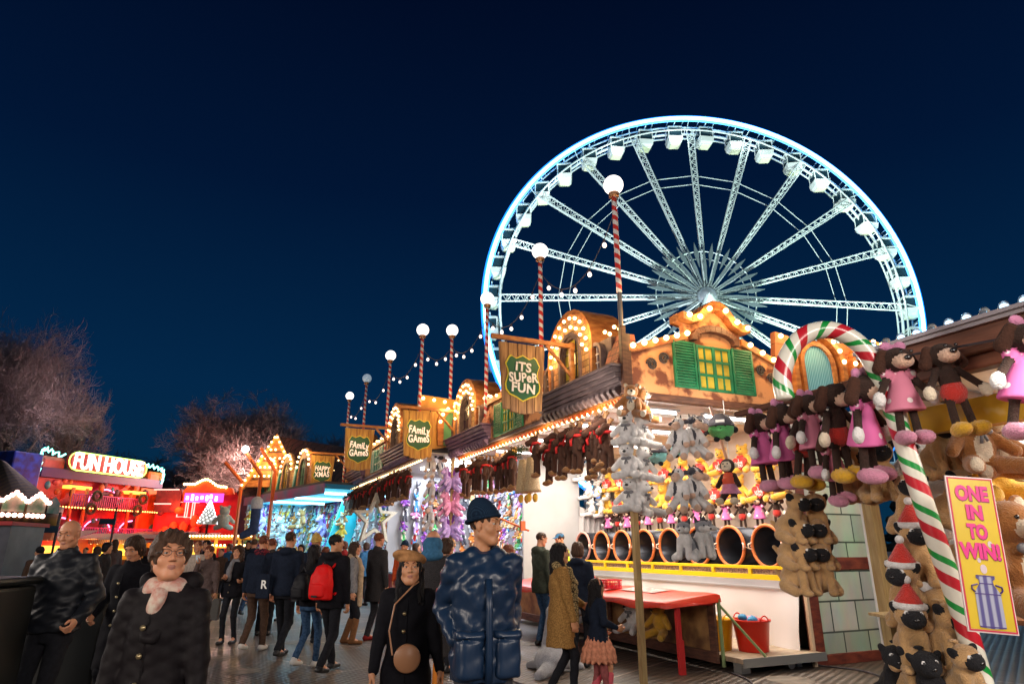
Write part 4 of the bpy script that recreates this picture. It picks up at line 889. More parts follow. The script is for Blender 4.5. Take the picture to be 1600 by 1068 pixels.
basket(W(1.02,2.2,.965),'red plastic basket of pale balls, the nearer one on the red table'); basket(W(1.12,3.2,.975),'red plastic basket behind its twin, partly hidden by the wooden post')
def bucket(loc,mat,label,r=.26,h=.42,stuff=None,seed=1):
    o=E('bucket',loc,AZ,label,'bucket','plastic tubs on the stall floor'); m=MB()
    m.lathe([(0,0),(r*.78,0),(r*.80,.01),(r*.98,h*.93),(r*1.06,h*.94),(r*1.07,h),(r*1.0,h),(r*.96,h*.9),(r*.76,.03),(0,.03)],28); m.build('tub',mat,o,True)
    for s in (-1,1): MB().tube([(.07*math.cos(PI*i/8),s*r*1.02,h-.01+.07*math.sin(PI*i/8)) for i in range(9)],.010,6).build('handle',mat,o,True)
    rr=random.Random(seed); m=MB()
    for i in range(9):
        m.m=i%3; m.sph((rr.uniform(-.11,.11),rr.uniform(-.11,.11),h-.02+rr.uniform(-.02,.05)),rr.uniform(.04,.07),8,6,(1,rr.uniform(.6,1.2),.8))
    m.build('contents',stuff,o,True)
BLU=M('blue cloth',(.02,.22,.45),.6); WHT=M('white cloth',(.75,.72,.7),.7); PKC=M('pink cloth',(.75,.25,.35),.7); YLC=M('yellow cloth',(.8,.5,.05),.7)
bucket(W(2.2,.38,.2),M('red tub plastic',(.68,.02,.008),.3),'red plastic tub with blue gloves on the stall floor',stuff=[BLU,BLU,PKC],seed=2)
bucket(W(1.86,.75,.2),M('yellow tub plastic',(.85,.45,.01),.3),'yellow plastic tub half hidden behind the red one',stuff=[WHT,PKC,YLC],seed=4)
# milk churn drums lying on their side on the counter
DK=M('drum dark metal',(.045,.05,.065),.25,.6,var=.3,vs=3); OR=M('orange rope rim',(.75,.20,.05),.6,var=.2,vs=12); 
for i,u in enumerate((.82,1.66,2.5,3.34,4.18,5.02,5.86,6.7)):
    o=E('drum',W(3.12,u,1.32),(0,0,AZ),f'open dark drum with an orange padded rim, {ORD[i]} from the right in the counter row' if i else 'open dark drum with an orange rim at the right end of the counter row','drum','dark drums lying in a row on the game counter')
    r=.325; z=r-.02
    m=MB(); m.T=Matrix.Translation((0,0,z)); m.lathe([(r*.86,1.05),(r*.97,.8),(r,.0),(r*.94,.02),(r*.93,.7),(0,.74)],26,axis='X'); m.build('shell',DK,o,True)
    m=MB(); m.tube([(0,math.cos(2*PI*k/28)*r,z+math.sin(2*PI*k/28)*r) for k in range(28)],.027,8,True); m.build('rim',M('pink rope rim',(.75,.35,.30),.6,var=.2,vs=12) if i==7 else OR,o,True)
    for s in (-1,1): m=MB(); m.tube([(-.02,s*(r-.01),z+.05),(-.05,s*(r+.04),z+.03),(-.05,s*(r+.04),z-.03),(-.02,s*(r-.01),z-.05)],.013,6); m.cyl((-.03,s*(r+.02),z),( .12,s*(r+.03),z-.05),.006,n=5); m.build('handle',M('pale rope',(.75,.6,.5),.7),o,True)
    m=MB(); m.tube([(.25,math.cos(t)*r*.8,z+math.sin(t)*r*.8) for t in [R(100+10*k) for k in range(13)]],.004,4); m.build('wire',M('bright wire',(.7,.7,.75),.2,.9),o)
# ================================================================ PLUSH TOYS
def fur(n,c,c2=None): return M('plush '+n,c,1.0,sheen=.35 if max(c)>.2 else .03,var=.22 if c2 is None else 0,col2=c2,vs=22,bump=1.0,bs=115,bd=.012)
F=dict(brown=fur('brown',(.42,.17,.045)),tan=fur('tan',(.62,.37,.16)),cream=fur('cream',(.80,.68,.52)),white=fur('white',(.88,.86,.86)),grey=fur('grey',(.36,.37,.42)),dark=fur('dark brown',(.075,.028,.016)),
 antler=fur('antler',(.32,.15,.05)),pink=fur('pink',(.75,.28,.50)),lilac=fur('lilac',(.45,.30,.68)),purple=fur('purple',(.25,.06,.42)),black=fur('black',(.012,.012,.016)),charcoal=fur('charcoal',(.07,.07,.09)),
 flesh=fur('peach',(.80,.52,.38)),red=fur('red',(.62,.03,.02)),yellow=fur('golden',(.85,.48,.05)),orange=fur('orange',(.85,.25,.03)),green=fur('green',(.10,.48,.14)),blue=fur('blue',(.06,.28,.62)),aqua=fur('aqua',(.25,.65,.65)),choc=fur('chocolate',(.045,.022,.016)),
 rose=M('rose dotted cloth',(.62,.20,.30),.9,col2=(.85,.75,.75),kind='dots',vs=13),hot=M('pink dotted cloth',(.75,.16,.42),.9,col2=(.9,.8,.85),kind='dots',vs=13),shoe=fur('mustard',(.78,.42,.02)),pshoe=fur('pink shoe',(.70,.28,.42)))
EYE=M('black button',(.008,.008,.01),.12,coat=1); EYW=M('eye white',(.8,.8,.8),.2); RIB=M('grey ribbon',(.18,.18,.20),.5); REDR=M('red scarf',(.65,.02,.02),.7)
def sym(f): return f(-1)+f(1)
def face(ey,ez,ex,ny,nz,nr=.014,er=.0085,extra=None):
    m=MB(); 
    for s in (-1,1): m.sph((s*ex,ey,ez),er,8,6)
    n=MB(); n.sph((0,ny,nz),nr,10,8,(1.25,.8,.85)); return [('eyes',m.me('eyes',EYE,True)),('nose',n.me('nose',EYE,True))]
PK={}
def reg(kind,prims,mats,vox,parts=()): PK[kind]=[('body',np_mesh('plush_body',[sdf(prims,vox)],[F[m] for m in mats]))]+list(parts)
def bearp(muz=.04,mz=.30,leg=0,neck=.015):
    return [EL((0,0,.15),(.098,.082,.125),0),EL((0,.045,.15),(.06,.045,.085),1,.01),EL((0,.015,.325),(.088,.082,.082),0),EL((0,.015+.07,.305),(.045,muz+.012,.034),1,.015)]+sym(lambda s:[EL((s*.07,0,.40),(.032,.018,.032),0),EL((s*.07,.012,.40),(.02,.012,.02),1,.004),
      RC((s*.075,.01,.225),(s*.165,.07,.13),.038,.034),RC((s*.055,.04,.06),(s*.125,.19,.035),.05,.044),EL((s*.14,.225,.04),(.034,.02,.04),1,.008)])
bow=MB(); 
for s in (-1,1): bow.sph((s*.032,.085,.238),.028,8,6,(1.1,.4,.7))
bow.sph((0,.09,.238),.014,6,5); bow.tube([(0,.09,.235),(.02,.10,.17)],.009,5); bow.tube([(0,.09,.235),(-.015,.10,.18)],.009,5); BOW=bow.me('bow',RIB,True); BOWR=bow.me('bow',REDR,True)
reg('bear',bearp(),['brown','cream'],.0085,face(.088,.345,.034,.135,.318)); PK['bear']+= [('bow',BOW)]
reg('polar',bearp(.055),['white','white'],.0085,face(.088,.35,.032,.148,.315,.019)); PK['polar']+=[('bow',BOW)]
reg('goldbear',bearp(),['yellow','yellow'],.010,face(.088,.345,.034,.135,.318))
ht=MB(); hp=[(math.sin(t)**3*.105,(13*math.cos(t)-5*math.cos(2*t)-2*math.cos(3*t)-math.cos(4*t))/16*.10) for t in [2*PI*i/28 for i in range(28)]]
ht.ext([(a,b+.15) for a,b in hp],.07,.135,'vz')
PK['heartbear']=[PK['goldbear'][0]]+list(face(.088,.345,.034,.135,.318))+[('heart',ht.me('heart',F['red'])),('bow',BOWR)]
_lt=[]
for i,t in enumerate(('I','LOVE','YOU')): _lt.append((t,.05,.185-i*.042))
reg('moose',[EL((0,0,.36),(.062,.052,.115),0),EL((0,.02,.51),(.05,.052,.055),0),RC((0,.05,.50),(0,.115,.455),.036,.044,0),RC((0,-.0,.27),(0,0,.30),.06)]+sym(lambda s:[RC((s*.05,0,.44),(s*.095,.03,.30),.026,.028),RC((s*.042,0,.27),(s*.052,.01,.045),.031,.036),EL((s*.055,.03,.03),(.036,.055,.034),1,.01),
     RC((s*.03,0,.55),(s*.10,-.01,.585),.012,.018,1,.004),RC((s*.07,-.01,.57),(s*.085,0,.61),.012,.012,1,.004),RC((s*.045,0,.56),(s*.05,0,.60),.011,.011,1,.004),EL((s*.06,0,.535),(.03,.012,.014),0)]),['dark','antler'],.0085,face(.068,.535,.026,.155,.47,.008,.008))
sc_=MB(); sc_.tube([(math.cos(t)*.058,.005+math.sin(t)*.056,.452) for t in [2*PI*i/16 for i in range(16)]],.019,8,True); sc_.tube([(.015,.055,.45),(.035,.075,.39),(.03,.07,.33)],.017,6); SCARF=sc_.me('scarf',REDR,True); PK['moose']+=[('scarf',SCARF)]
reg('cow',[EL((0,0,.19),(.085,.075,.135),0),EL((0,.02,.37),(.068,.065,.066),0),RC((0,.06,.35),(0,.12,.325),.040,.044,2,.02),EL((.06,.05,.22),(.055,.08,.08),1,0,'p'),EL((-.07,-.03,.15),(.07,.10,.07),1,0,'p'),EL((.055,.05,.40),(.045,.07,.06),1,0,'p'),EL((-.05,-.05,.38),(.06,.06,.07),1,0,'p'),EL((.02,-.09,.2),(.07,.07,.09),1,0,'p')]+sym(lambda s:[EL((s*.085,.0,.375),(.04,.014,.022),1,.01),RC((s*.028,.0,.43),(s*.034,.0,.465),.010,.006,3,.003),RC((s*.07,.02,.27),(s*.10,.09,.14),.032,.036),EL((s*.105,.105,.12),(.036,.034,.034),2,.006),RC((s*.05,.03,.08),(s*.075,.13,.0),.044,.04),EL((s*.08,.15,-.01),(.040,.036,.042),2,.006)]),['white','charcoal','flesh','black'],.0085,face(.08,.395,.032,.155,.345,.006,.0095))
def pugp():
    return [EL((0,-.02,.11),(.085,.10,.105),0),EL((0,.03,.19),(.070,.065,.09),0),EL((0,.06,.30),(.085,.075,.072),0),EL((0,.120,.285),(.062,.044,.050),1,.010),EL((0,.15,.275),(.034,.018,.024),1,.01),EL((0,.0,.38),(.03,.03,.01),0)]+sym(lambda s:[EL((s*.078,.05,.335),(.022,.030,.036),1,.006,rot=(0,s*.5,0)),
      RC((s*.045,.07,.19),(s*.052,.10,.03),.032,.030),EL((s*.054,.12,.02),(.032,.042,.024),0),RC((s*.075,-.04,.06),(s*.10,.05,.025),.05,.036)])+[RC((0,-.11,.10),(.02,-.15,.15),.022,.016)]
def pugface():
    w_=MB(); 
    for s in (-1,1): w_.sph((s*.036,.122,.318),.0150,8,6)
    e=MB(); 
    for s in (-1,1): e.sph((s*.035,.131,.318),.0105,8,6)
    n=MB(); n.sph((0,.168,.29),.012,8,6,(1.3,.7,.8)); return [('eye_ring',w_.me('eye_ring',EYW,True)),('eyes',e.me('eyes',EYE,True)),('nose',n.me('nose',EYE,True))]
reg('pug',pugp(),['tan','black'],.0085,pugface())
PK['blackpug']=[('body',PK['pug'][0][1].copy())]+PK['pug'][1:]; PK['blackpug'][0][1].materials[0]=F['black']
hat=MB(); hat.lathe([(.078,0),(.080,.012),(.062,.045),(.035,.09),(.012,.13),(0,.135)],14,(0,.045,.345)); HB=MB(); HB.tube([(.078*math.cos(t),.045+.078*math.sin(t),.35) for t in [2*PI*i/16 for i in range(16)]],.019,7,True); HB.sph((.0,.045,.49),.026,8,6)
PK['santapug']=PK['pug']+[('hat',hat.me('hat',F['red'],True)),('hat_trim',HB.me('hat_trim',F['white'],True))]
reg('husky',[EL((0,-.02,.12),(.085,.095,.11),0),EL((0,.03,.20),(.07,.065,.09),2),EL((0,.05,.32),(.075,.072,.068),0),RC((0,.10,.30),(0,.15,.295),.036,.028,2,.015),EL((0,.04,.2),(.05,.06,.09),2,.004)]+sym(lambda s:[RC((s*.048,.02,.37),(s*.062,.01,.42),.022,.008,1,.008),RC((s*.045,.07,.20),(s*.05,.10,.03),.034,.034,2),RC((s*.07,-.03,.06),(s*.11,.08,.02),.05,.04,2),EL((s*.045,.09,.30),(.03,.03,.03),2,.004)])+[RC((0,-.1,.10),(.10,-.12,.2),.035,.03,1),EL((0,-.09,.17),(.10,.09,.14),1,0,'p'),EL((0,.01,.38),(.08,.07,.035),1,0,'p')],['grey','charcoal','white'],.009,face(.112,.335,.03,.18,.30,.012,.009))
reg('pony',[EL((0,-.03,.15),(.075,.085,.12),0),RC((0,.02,.2),(0,.05,.32),.05,.045),EL((0,.06,.36),(.06,.062,.058),0),RC((0,.08,.35),(0,.135,.325),.04,.036),RC((0,.05,.41),(0,.09,.47),.012,.004,2,.003),RC((0,.0,.42),(0,-.06,.30),.03,.035,1,.01),RC((0,-.06,.30),(0,-.08,.18),.035,.03,1,.01),RC((0,-.11,.12),(.05,-.17,.02),.03,.035,1,.01)]+sym(lambda s:[RC((s*.035,.03,.41),(s*.045,.03,.45),.016,.006),RC((s*.05,.05,.18),(s*.07,.15,.10),.03,.03),RC((s*.055,0,.08),(s*.08,.10,.0),.042,.034)]),['lilac','purple','cream'],.0085,face(.10,.375,.04,.165,.34,.004,.011))
for nm,a,b in (('pinkpony','pink','hot'),('violetpony','lilac','purple')): PK[nm]=[('body',PK['pony'][0][1].copy())]+PK['pony'][1:2]; PK[nm][0][1].materials[0]=F[a]; PK[nm][0][1].materials[1]=F['pink'] if b=='hot' else F[b]
def pupp(dress):
    c=[EL((0,0,.33),(.055,.048,.085),1 if dress else 0),EL((0,.015,.475),(.075,.070,.068),0),EL((0,.07,.455),(.055,.045,.038),2,.012)]
    if dress: c+=[LO([(.19,.105,.09),(.27,.080,.07),(.36,.05,.045)],1,.01)]+sym(lambda s:[EL((s*.062,0,.39),(.035,.032,.032),1,.008)])
    else: c+=[EL((0,0,.26),(.068,.058,.065),1,.004)]
    return c+sym(lambda s:[RC((s*.06,.0,.385),(s*.135,.03,.285),.020,.020,0,.008),EL((s*.15,.035,.255),(.034,.026,.042),3,.008),RC((s*.035,0,.24),(s*.045,0,.08),.021,.021,0,.008),EL((s*.05,.035,.045),(.044,.075,.040),4,.012),
      RC((s*.068,-.0,.515),(s*.10,-.005,.43),.026,.034,5,.01)])
reg('dresspup',pupp(True),['choc','rose','flesh','white','pshoe','dark'],.0085,face(.11,.50,.028,.118,.465,.017,.010))
PK['dresspup2']=[('body',PK['dresspup'][0][1].copy())]+PK['dresspup'][1:]; PK['dresspup2'][0][1].materials[1]=F['hot']
reg('bootpup',pupp(False),['choc','red','flesh','cream','shoe','dark'],.0085,face(.11,.50,.028,.118,.465,.017,.010))
bw=MB()
for s in (-1,1): bw.sph((s*.038,0,.555),.034,8,6,(1.1,.5,.8))
bw.sph((0,0,.552),.016,6,5); BW=bw.me('head_bow',F['pink'],True); PK['dresspup']+=[('head_bow',BW)]; PK['dresspup2']+=[('head_bow',BW)]
reg('capball',[EL((0,0,.15),(.15,.14,.125),0)]+sym(lambda s:[EL((s*.15,0,.13),(.04,.035,.04),1,.01),EL((s*.06,.05,.02),(.035,.04,.03),1,.01)])+[EL((0,.11,.11),(.05,.05,.025),0,.03)],['green','black'],.011,face(.125,.17,.05,.155,.13,.008,.018))
cp=MB(); cp.lathe([(.155,.165),(.152,.20),(.12,.27),(.06,.32),(0,.345)],20,(0,-.01,0)); cp.ext([(.13*math.cos(t),.09+.12*math.sin(t)) for t in [PI*i/10 for i in range(11)]],.168,.18,'xy'); CAPM=cp.me('cap',M('grey felt cap',(.10,.10,.13),.85,var=.3,vs=20),True)
pt=MB(); pt.box(-.05,.05,.128,.140,.20,.235,rot=(R(18),0,0)); PK['capball']+=[('cap',CAPM),('cap_badge',pt.me('cap_badge',EYW))]
PK['bluecapball']=[('body',PK['capball'][0][1].copy())]+PK['capball'][1:]; PK['bluecapball'][0][1].materials[0]=F['aqua']
PK['redcapball']=[('body',PK['capball'][0][1].copy())]+PK['capball'][1:]; PK['redcapball'][0][1].materials[0]=F['red']
reg('monkey',[EL((0,0,.20),(.07,.06,.11),2),EL((0,.01,.37),(.075,.072,.075),0),EL((0,.05,.365),(.055,.04,.055),1,.006),EL((0,.075,.34),(.04,.035,.03),1,.01),LO([(.08,.12,.10),(.13,.085,.075),(.18,.065,.058)],3,.005)]+sym(lambda s:[EL((s*.085,0,.37),(.024,.014,.028),1),RC((s*.06,0,.27),(s*.11,.05,.16),.024,.026,0),RC((s*.04,.02,.09),(s*.07,.12,.0),.035,.032,0),EL((s*.075,.15,.0),(.045,.03,.035),1,.005)]),['choc','cream','orange','pink'],.0085,face(.088,.385,.022,.11,.355,.007))
PK['monkey'][0][1].materials[2]=M('striped jersey',(.85,.55,.40),.9,col2=(.65,.10,.05),kind='wave',vs=14,stretch=(.05,.05,1))
# small simplified toys for packed walls
SMK=[]
_sm=[sdf([EL((0,0,.10),(.065,.06,.085),0,.02),EL((0,.02,.225),(.06,.056,.055),0),EL((0,.07,.21),(.03,.026,.022),1,.01)]+sym(lambda s:[EL((s*.045,0,.275),(.022,.014,.024),2 if 0 else 0),RC((s*.05,.0,.15),(s*.105,.05,.09),.024,.024,0),RC((s*.035,.03,.04),(s*.07,.12,.02),.034,.03,0),EL((s*.078,.135,.02),(.024,.018,.026),1,.006)]),.011),
     sdf([EL((0,0,.12),(.055,.05,.09),0),EL((0,.015,.26),(.055,.055,.055),0),RC((0,.05,.24),(0,.09,.22),.028,.028,1)]+sym(lambda s:[RC((s*.04,0,.30),(s*.055,0,.37),.018,.014,0),RC((s*.045,0,.17),(s*.07,.03,.08),.022,.022,1),RC((s*.03,.02,.05),(s*.045,.05,-.06),.028,.03,0)]),.011)]
for a,b in (('white','pink'),('tan','cream'),('blue','white'),('lilac','white'),('pink','white'),('yellow','cream'),('grey','white'),('white','charcoal'),('orange','cream'),('brown','tan'),('aqua','white'),('purple','pink'),('green','cream'),('red','white'),('charcoal','white')):
    for s_ in _sm: SMK.append(np_mesh('plush_body',[s_],[F[a],F[b]]))
COLN=['white','tan','blue','lilac','pink','golden','grey','black and white','orange','brown','aqua','purple','green','red','charcoal']
PTR={}
def plush(kind,loc,yaw,label,group=None,scale=1.0,tilt=0,roll=0,name='plush_toy',cat='plush toy'):
    """yaw: degrees, 180 faces the camera side (-Y); tilt leans forwards"""
    r=E(name,loc,(R(tilt),R(roll),R(yaw)),label,cat,group,scale)
    for nm,me in PK[kind]: ob(nm,me,r)
    if kind=='heartbear':
        for t,sz,z in _lt: o=ob('lettering',LTM[t],r,(0,.137,z+.002)); o.rotation_euler=(R(90),0,R(180))
    return r
LTM={t:text_me(t,.05,.002,.001,M('white print',(.85,.85,.82),.6)) for t in ('I','LOVE','YOU')}
AZD=24.1
rr=random.Random(9)
# --- corner column: two brown bears then six polar bears
def column(mat,v,u,ztop,kinds,dz,label,group,faces=(200,150),sc=1.0,n0=0,dr=.07,name='plush_toy',tilt=-4):
    i=0
    for row,kd in enumerate(kinds):
        for j,yw in enumerate(faces):
            a=R(yw); p=mat@Vector((v-math.sin(a)*dr*sc,u+math.cos(a)*dr*sc,ztop-row*dz*sc-(.02*(j))))
            k=kd[j] if isinstance(kd,(list,tuple)) else kd
            plush(k,p,AZD+yw+rr.uniform(-10,10),label(row,j),group,sc,tilt=tilt+rr.uniform(-6,6),roll=rr.uniform(-7,7))
side2=('left','right')
column(MA,.0,-.05,3.28,['bear'],.36,lambda r,j:f'brown teddy bear with cream muzzle topping the corner post, {side2[j]} one of the pair','brown teddies at the top of the corner post',faces=(150,205),sc=1.12,dr=.12)
pr=['top','second','third','bottom']
column(MA,.0,-.05,2.92,['polar']*3,.40,lambda r,j:f'white plush bear with grey bow on the corner post, {("top","middle","bottom")[r]} tier {side2[j]}','white bears stacked on the corner post',faces=(130,195),sc=1.12,dr=.11)
# --- cows and huskies hanging right of the corner post
c0=at(1068,690,8.3)
for r_ in range(3):
    kd=('cow','cow','husky')[r_]
    for j,yw in enumerate((120,185,245)):
        p=at(1071+(0,0,10)[r_],(716,796,873)[r_]-8,8.3+.1*j); a=R(yw+AZD); p+=Vector((-math.sin(a)*.13,math.cos(a)*.13,-.06+.02*j))
        plush(kd,p,AZD+yw,f'{("white and dark cow plush","white and dark cow plush","grey and white husky plush")[r_]} bunched right of the white bears, {("upper","middle","lowest")[r_]} tier {("left","front","right")[j]}','cow and husky plush bunched inside the near stall',1.15,tilt=-3)
# --- moose along the eaves of stall A: two long runs
def moose(mat,u,v,z,label,sc=1.0,yaw=None,grp='dark brown moose plush hanging from the eaves'):
    plush('moose',mat@Vector((v,u,z)),AZD+(90 if yaw is None else yaw)+rr.uniform(-35,35),label,grp,sc,roll=rr.uniform(-5,5),tilt=rr.uniform(-4,4))
k=0
for u in (.42,.56,.72,.9,1.08,1.26,1.42,1.6,1.78,1.96,2.14,2.32,2.5,2.66): moose(MA,u,.02+rr.uniform(-.10,.16),2.70+rr.uniform(-.04,.07)-.10*(k%4==0),f'dark brown moose plush with red scarf, {ORD[k]} left of the brown teddies',1.28); k+=1
k=0
for u in (3.95,4.15,4.35,4.55,4.75,4.95,5.15,5.4,5.65,5.9,6.15,6.4,6.65): moose(MA,u,.02+rr.uniform(-.08,.18),2.68+rr.uniform(-.05,.05),f'dark brown moose plush in the bunch above the blue beanie, {ORD[k]} from the right',1.3); k+=1
k=0
for u in np.linspace(.9,9.2,46):
    moose(BM,float(u),.02+rr.uniform(-.08,.16),2.74+rr.uniform(-.06,.06),'dark brown moose plush in the packed row under the middle stall eaves',1.25,grp='moose plush packed under the eaves of the middle stall'); k+=1
# --- tan hessian sacks plush feet between the moose bunches
for j,u in enumerate((3.15,3.5)):
    sk=E('hanging_sack',W(.05,u,2.55),AZ,f'beige glittery sack-shaped toy with yellow feet hanging between the moose bunches, {("right","left")[j]} one','plush toy','beige sack toys by the garland')
    m=MB(); m.lathe([(.0,.62),(.09,.60),(.10,.5),(.15,.05),(.17,0),(.0,0)],14); m.build('body',M('glitter hessian',(.50,.38,.22),.6,col2=(.30,.2,.1),vs=60),sk,True)
    for s in (-1,1): MB().sph((s*.06,0,-.10),.05,10,8,(1,1,1.6)).build('foot',F['yellow'],sk,True)
gl=E('garland',W(.05,3.75,3.35),AZ,'dark green fir garland tucked under the eave between the moose bunches','garland')
m=MB(); g_=random.Random(2)
for i in range(260): p=Vector((g_.gauss(0,.05),g_.gauss(0,.16),g_.gauss(0,.05))); m.cyl(p,p+Vector((g_.gauss(0,.05),g_.gauss(0,.05),g_.gauss(-.02,.04))),.006,.001,n=3)
m.build('needles',M('fir green',(.03,.09,.03),.7,var=.4,vs=20),gl); 
m=MB()
for i in range(5): m.sph((g_.gauss(-.03,.04),g_.gauss(0,.13),g_.gauss(0,.04)),.03,8,6)
m.build('berries',M('gold baubles',(.6,.35,.08),.25,.7),gl,True)
# --- cow column, husky, ponies on the far post of stall A
column(MA,-.12,8.35,3.30,['cow','cow','cow','husky'],.50,lambda r,j:f'{"black and white cow plush" if r<3 else "husky plush"} in the column under the FAMILY GAMES sign, {pr[r]} tier {side2[j]}','cow column under the FAMILY GAMES sign',faces=(130,215),sc=1.25,dr=.10)
for r_ in range(3):
    kd=('violetpony','pinkpony','violetpony')[r_]
    for j,yw in enumerate((125,225)): plush(kd,W(-.02+(-.10 if j==0 else .12),7.45,2.88-.55*r_),AZD+yw,f'{("lilac","pink","lilac")[r_]} plush pony on the far post, {("top","middle","bottom")[r_]} tier {side2[j]}','plush ponies on the far post',1.3)
# --- toys hung inside stall A
for i,(px,py,d,kd,sc,t) in enumerate([(1127,672,8.6,'capball',1.15,'round green plush wearing a dark pointed felt cap'),(1095,665,9.2,'redcapball',.9,'red plush with a dark cap, behind the green one'),(898,712,9.9,'bluecapball',1.1,'aqua plush in a grey cap, left of the hanging cows'),(935,700,10.4,'bluecapball',1.05,'second aqua plush in a grey cap, right of its twin'),(1141,765,8.6,'monkey',1.25,'plush monkey in a striped jersey and pink skirt hanging on a string')]):
    if i in (2,3): px+=128
    plush(kd,at(px,py,d)-Vector((0,0,.15)),180+(-20 if i!=4 else -35),t,None,sc)
m=MB(); p0=at(1141,735,8.6); m.cyl(p0,p0+Vector((0,0,.95)),.006,n=4); setp(m.build('hanging_string',M('white cord',(.7,.7,.7),.6)),'white cord the striped plush monkey hangs from','cord')
# --- back wall rows
rowz=[3.02,2.5]
ni=0
for ri,z in enumerate((2.98,2.42)):
    for i in range(11):
        u=1.05+i*.60+.2*ri; kd='heartbear' if (i+ri)%2==0 or ri==0 else 'goldbear'
        plush(kd,W(4.22,u,z+rr.uniform(-.03,.03)),AZD+90+rr.uniform(-6,6)+15,'golden teddy bear on the back wall of the near stall' if kd=='goldbear' else 'golden teddy holding a red I LOVE YOU heart on the back wall','golden teddies on the back wall',1.3,tilt=-6)
for ri,z in enumerate((1.88,)):
    for i in range(15):
        u=1.05+i*.43; kd=('dresspup2','bootpup')[i%2]
        plush(kd,W(4.1,u,z+rr.uniform(-.03,.03)),AZD+90+rr.uniform(-12,12)+15,'floppy-eared plush puppy in the standing row above the dark drums','plush puppies standing above the drums',1.12)
for i in range(10):
    plush('polar',W(3.55+.09*i,7.25-.05*(i%2),3.15+.1*rr.random()-.42*(i%3)),AZD+90+rr.uniform(-20,20),'white plush bear piled at the far end of the near stall','white bears at the far end of the near stall',1.1)
m=MB(); n=30; vs=[]
for j in range(13):
    for i in range(n+1):
        u=5.6+1.7*i/n; z=2.65-1.1*j/12; vs.append((3.45+.95*i/n,7.40+.06*math.sin(i*1.3+j*.2),z-.25*math.sin(PI*i/n)*(1-j/12)))
m.add(vs,[(j*(n+1)+i,j*(n+1)+i+1,(j+1)*(n+1)+i+1,(j+1)*(n+1)+i) for j in range(12) for i in range(n)])
o=m.build('drape',M('grey satin drape',(.45,.42,.43),.4),None,True); o.matrix_world=MA; setp(o,'grey satin drape gathered at the far end of the near stall','drape')
# bears under the red table
for i,(v,u,kd,l) in enumerate(((1.30,3.35,'polar','white plush bear against the painted board, partly behind the little girl'),(1.30,2.0,'polar','white plush bear hanging on the painted board, right of the wooden post'),(1.28,1.25,'goldbear','golden plush bear hanging on the painted board beside the red table leg'))):
    plush(kd,W(v,u,.34),AZD+90+15,l,'bears on the painted front board',1.25,tilt=-8)
# big grey seal toy on the ground
g0=at(862,985,9.6); g0.z=0
st=E('seal_toy',(g0.x,g0.y,0),R(80),'large grey plush seal sitting on the ground behind the woman in the tan coat','plush toy')
blob('body',[EL((0,0,.16),(.34,.24,.18)),RC((.1,0,.3),(.2,0,.62),.16,.11),EL((.24,0,.72),(.13,.11,.11)),RC((.1,.18,.1),(.3,.36,.03),.07,.05),RC((.1,-.18,.1),(.3,-.36,.03),.07,.05),RC((-.25,0,.1),(-.55,.1,.04),.10,.07),PL((0,0,0),(0,0,1))],.02,F['grey'],st)
m=MB()
for s in (-1,1): m.sph((.34,s*.05,.76),.016,8,6)
m.build('eyes',EYE,st,True)
# --- packed walls of stall B and C
def wall(mat,pts,lab,grp,sc,yaw,names=None):
    for (v,u,z) in pts:
        k=rr.randrange(len(SMK)); o=ob('plush_toy',SMK[k]); o.location=mat@Vector((v,u,z)); o.rotation_euler=(R(rr.uniform(-12,8)),R(rr.uniform(-12,12)),R(AZD+yaw+rr.uniform(-25,25))); s=sc*rr.uniform(.85,1.2); o.scale=(s,)*3
        setp(o,f'small {COLN[k//2]} {lab}','plush toy',grp)
def stuff_wall(name,mat,pts,sc,yaw,label,grp=None):
    V=[];Fc=[];MI=[];o=0
    for (v,u,z) in pts:
        k=rr.randrange(len(_sm)); a,f,m=_sm[k]; s=sc*rr.uniform(.85,1.25); T=Euler((R(rr.uniform(-8,4)),R(rr.uniform(-7,7)),R(yaw+rr.uniform(-14,14)))).to_matrix(); c=rr.randrange(15)
        V.append(rigid(a,T,(v,u,z),s)); Fc.append(f+o); o+=len(a); MI.append(np.array(m)+2*c)
    mats=[SMK[2*c].materials[q] for c in range(15) for q in (0,1)]
    ob_=ob(name,np_mesh(name,[(np.concatenate(V),np.concatenate(Fc),np.concatenate(MI))],mats)); ob_.matrix_world=mat; setp(ob_,label,'plush toys',kind='stuff')
J=lambda a:rr.uniform(-a,a)
P_=[(3.72+J(.12),.35+.25*i+J(.03),.95+.30*j+J(.03)) for i in range(36) for j in range(9)]
P_+=[(.6+.25*i+J(.03),9.18+J(.04),1.0+.30*j+J(.03)) for i in range(13) for j in range(9)]
stuff_wall('packed_toys',BM,P_,.95,90,'hundreds of small pastel plush toys packed over the walls of the middle stall')
P_=[(2.8+J(.1),.3+.25*i+J(.05),.6+.27*j+J(.04)) for i in range(32) for j in range(10)]+[(.1+.27*i+J(.05),8.1+J(.08),.6+.27*j+J(.04)) for i in range(11) for j in range(10)]
stuff_wall('packed_toys',CM,P_,1.1,100,'small plush toys covering the walls of the far turquoise stall')
m=MB(); m.box(0,3.0,8.2,8.3,0,3.4); m.build('end_wall',M('cold white wall'),C)
wall(BM,[(1.0+.30*i+J(.05),4.40,1.1+.33*j+J(.03)) for i in range(9) for j in range(7)],'plush toy on the dividing wall behind the star','toys on the dividing wall',1.15,180)
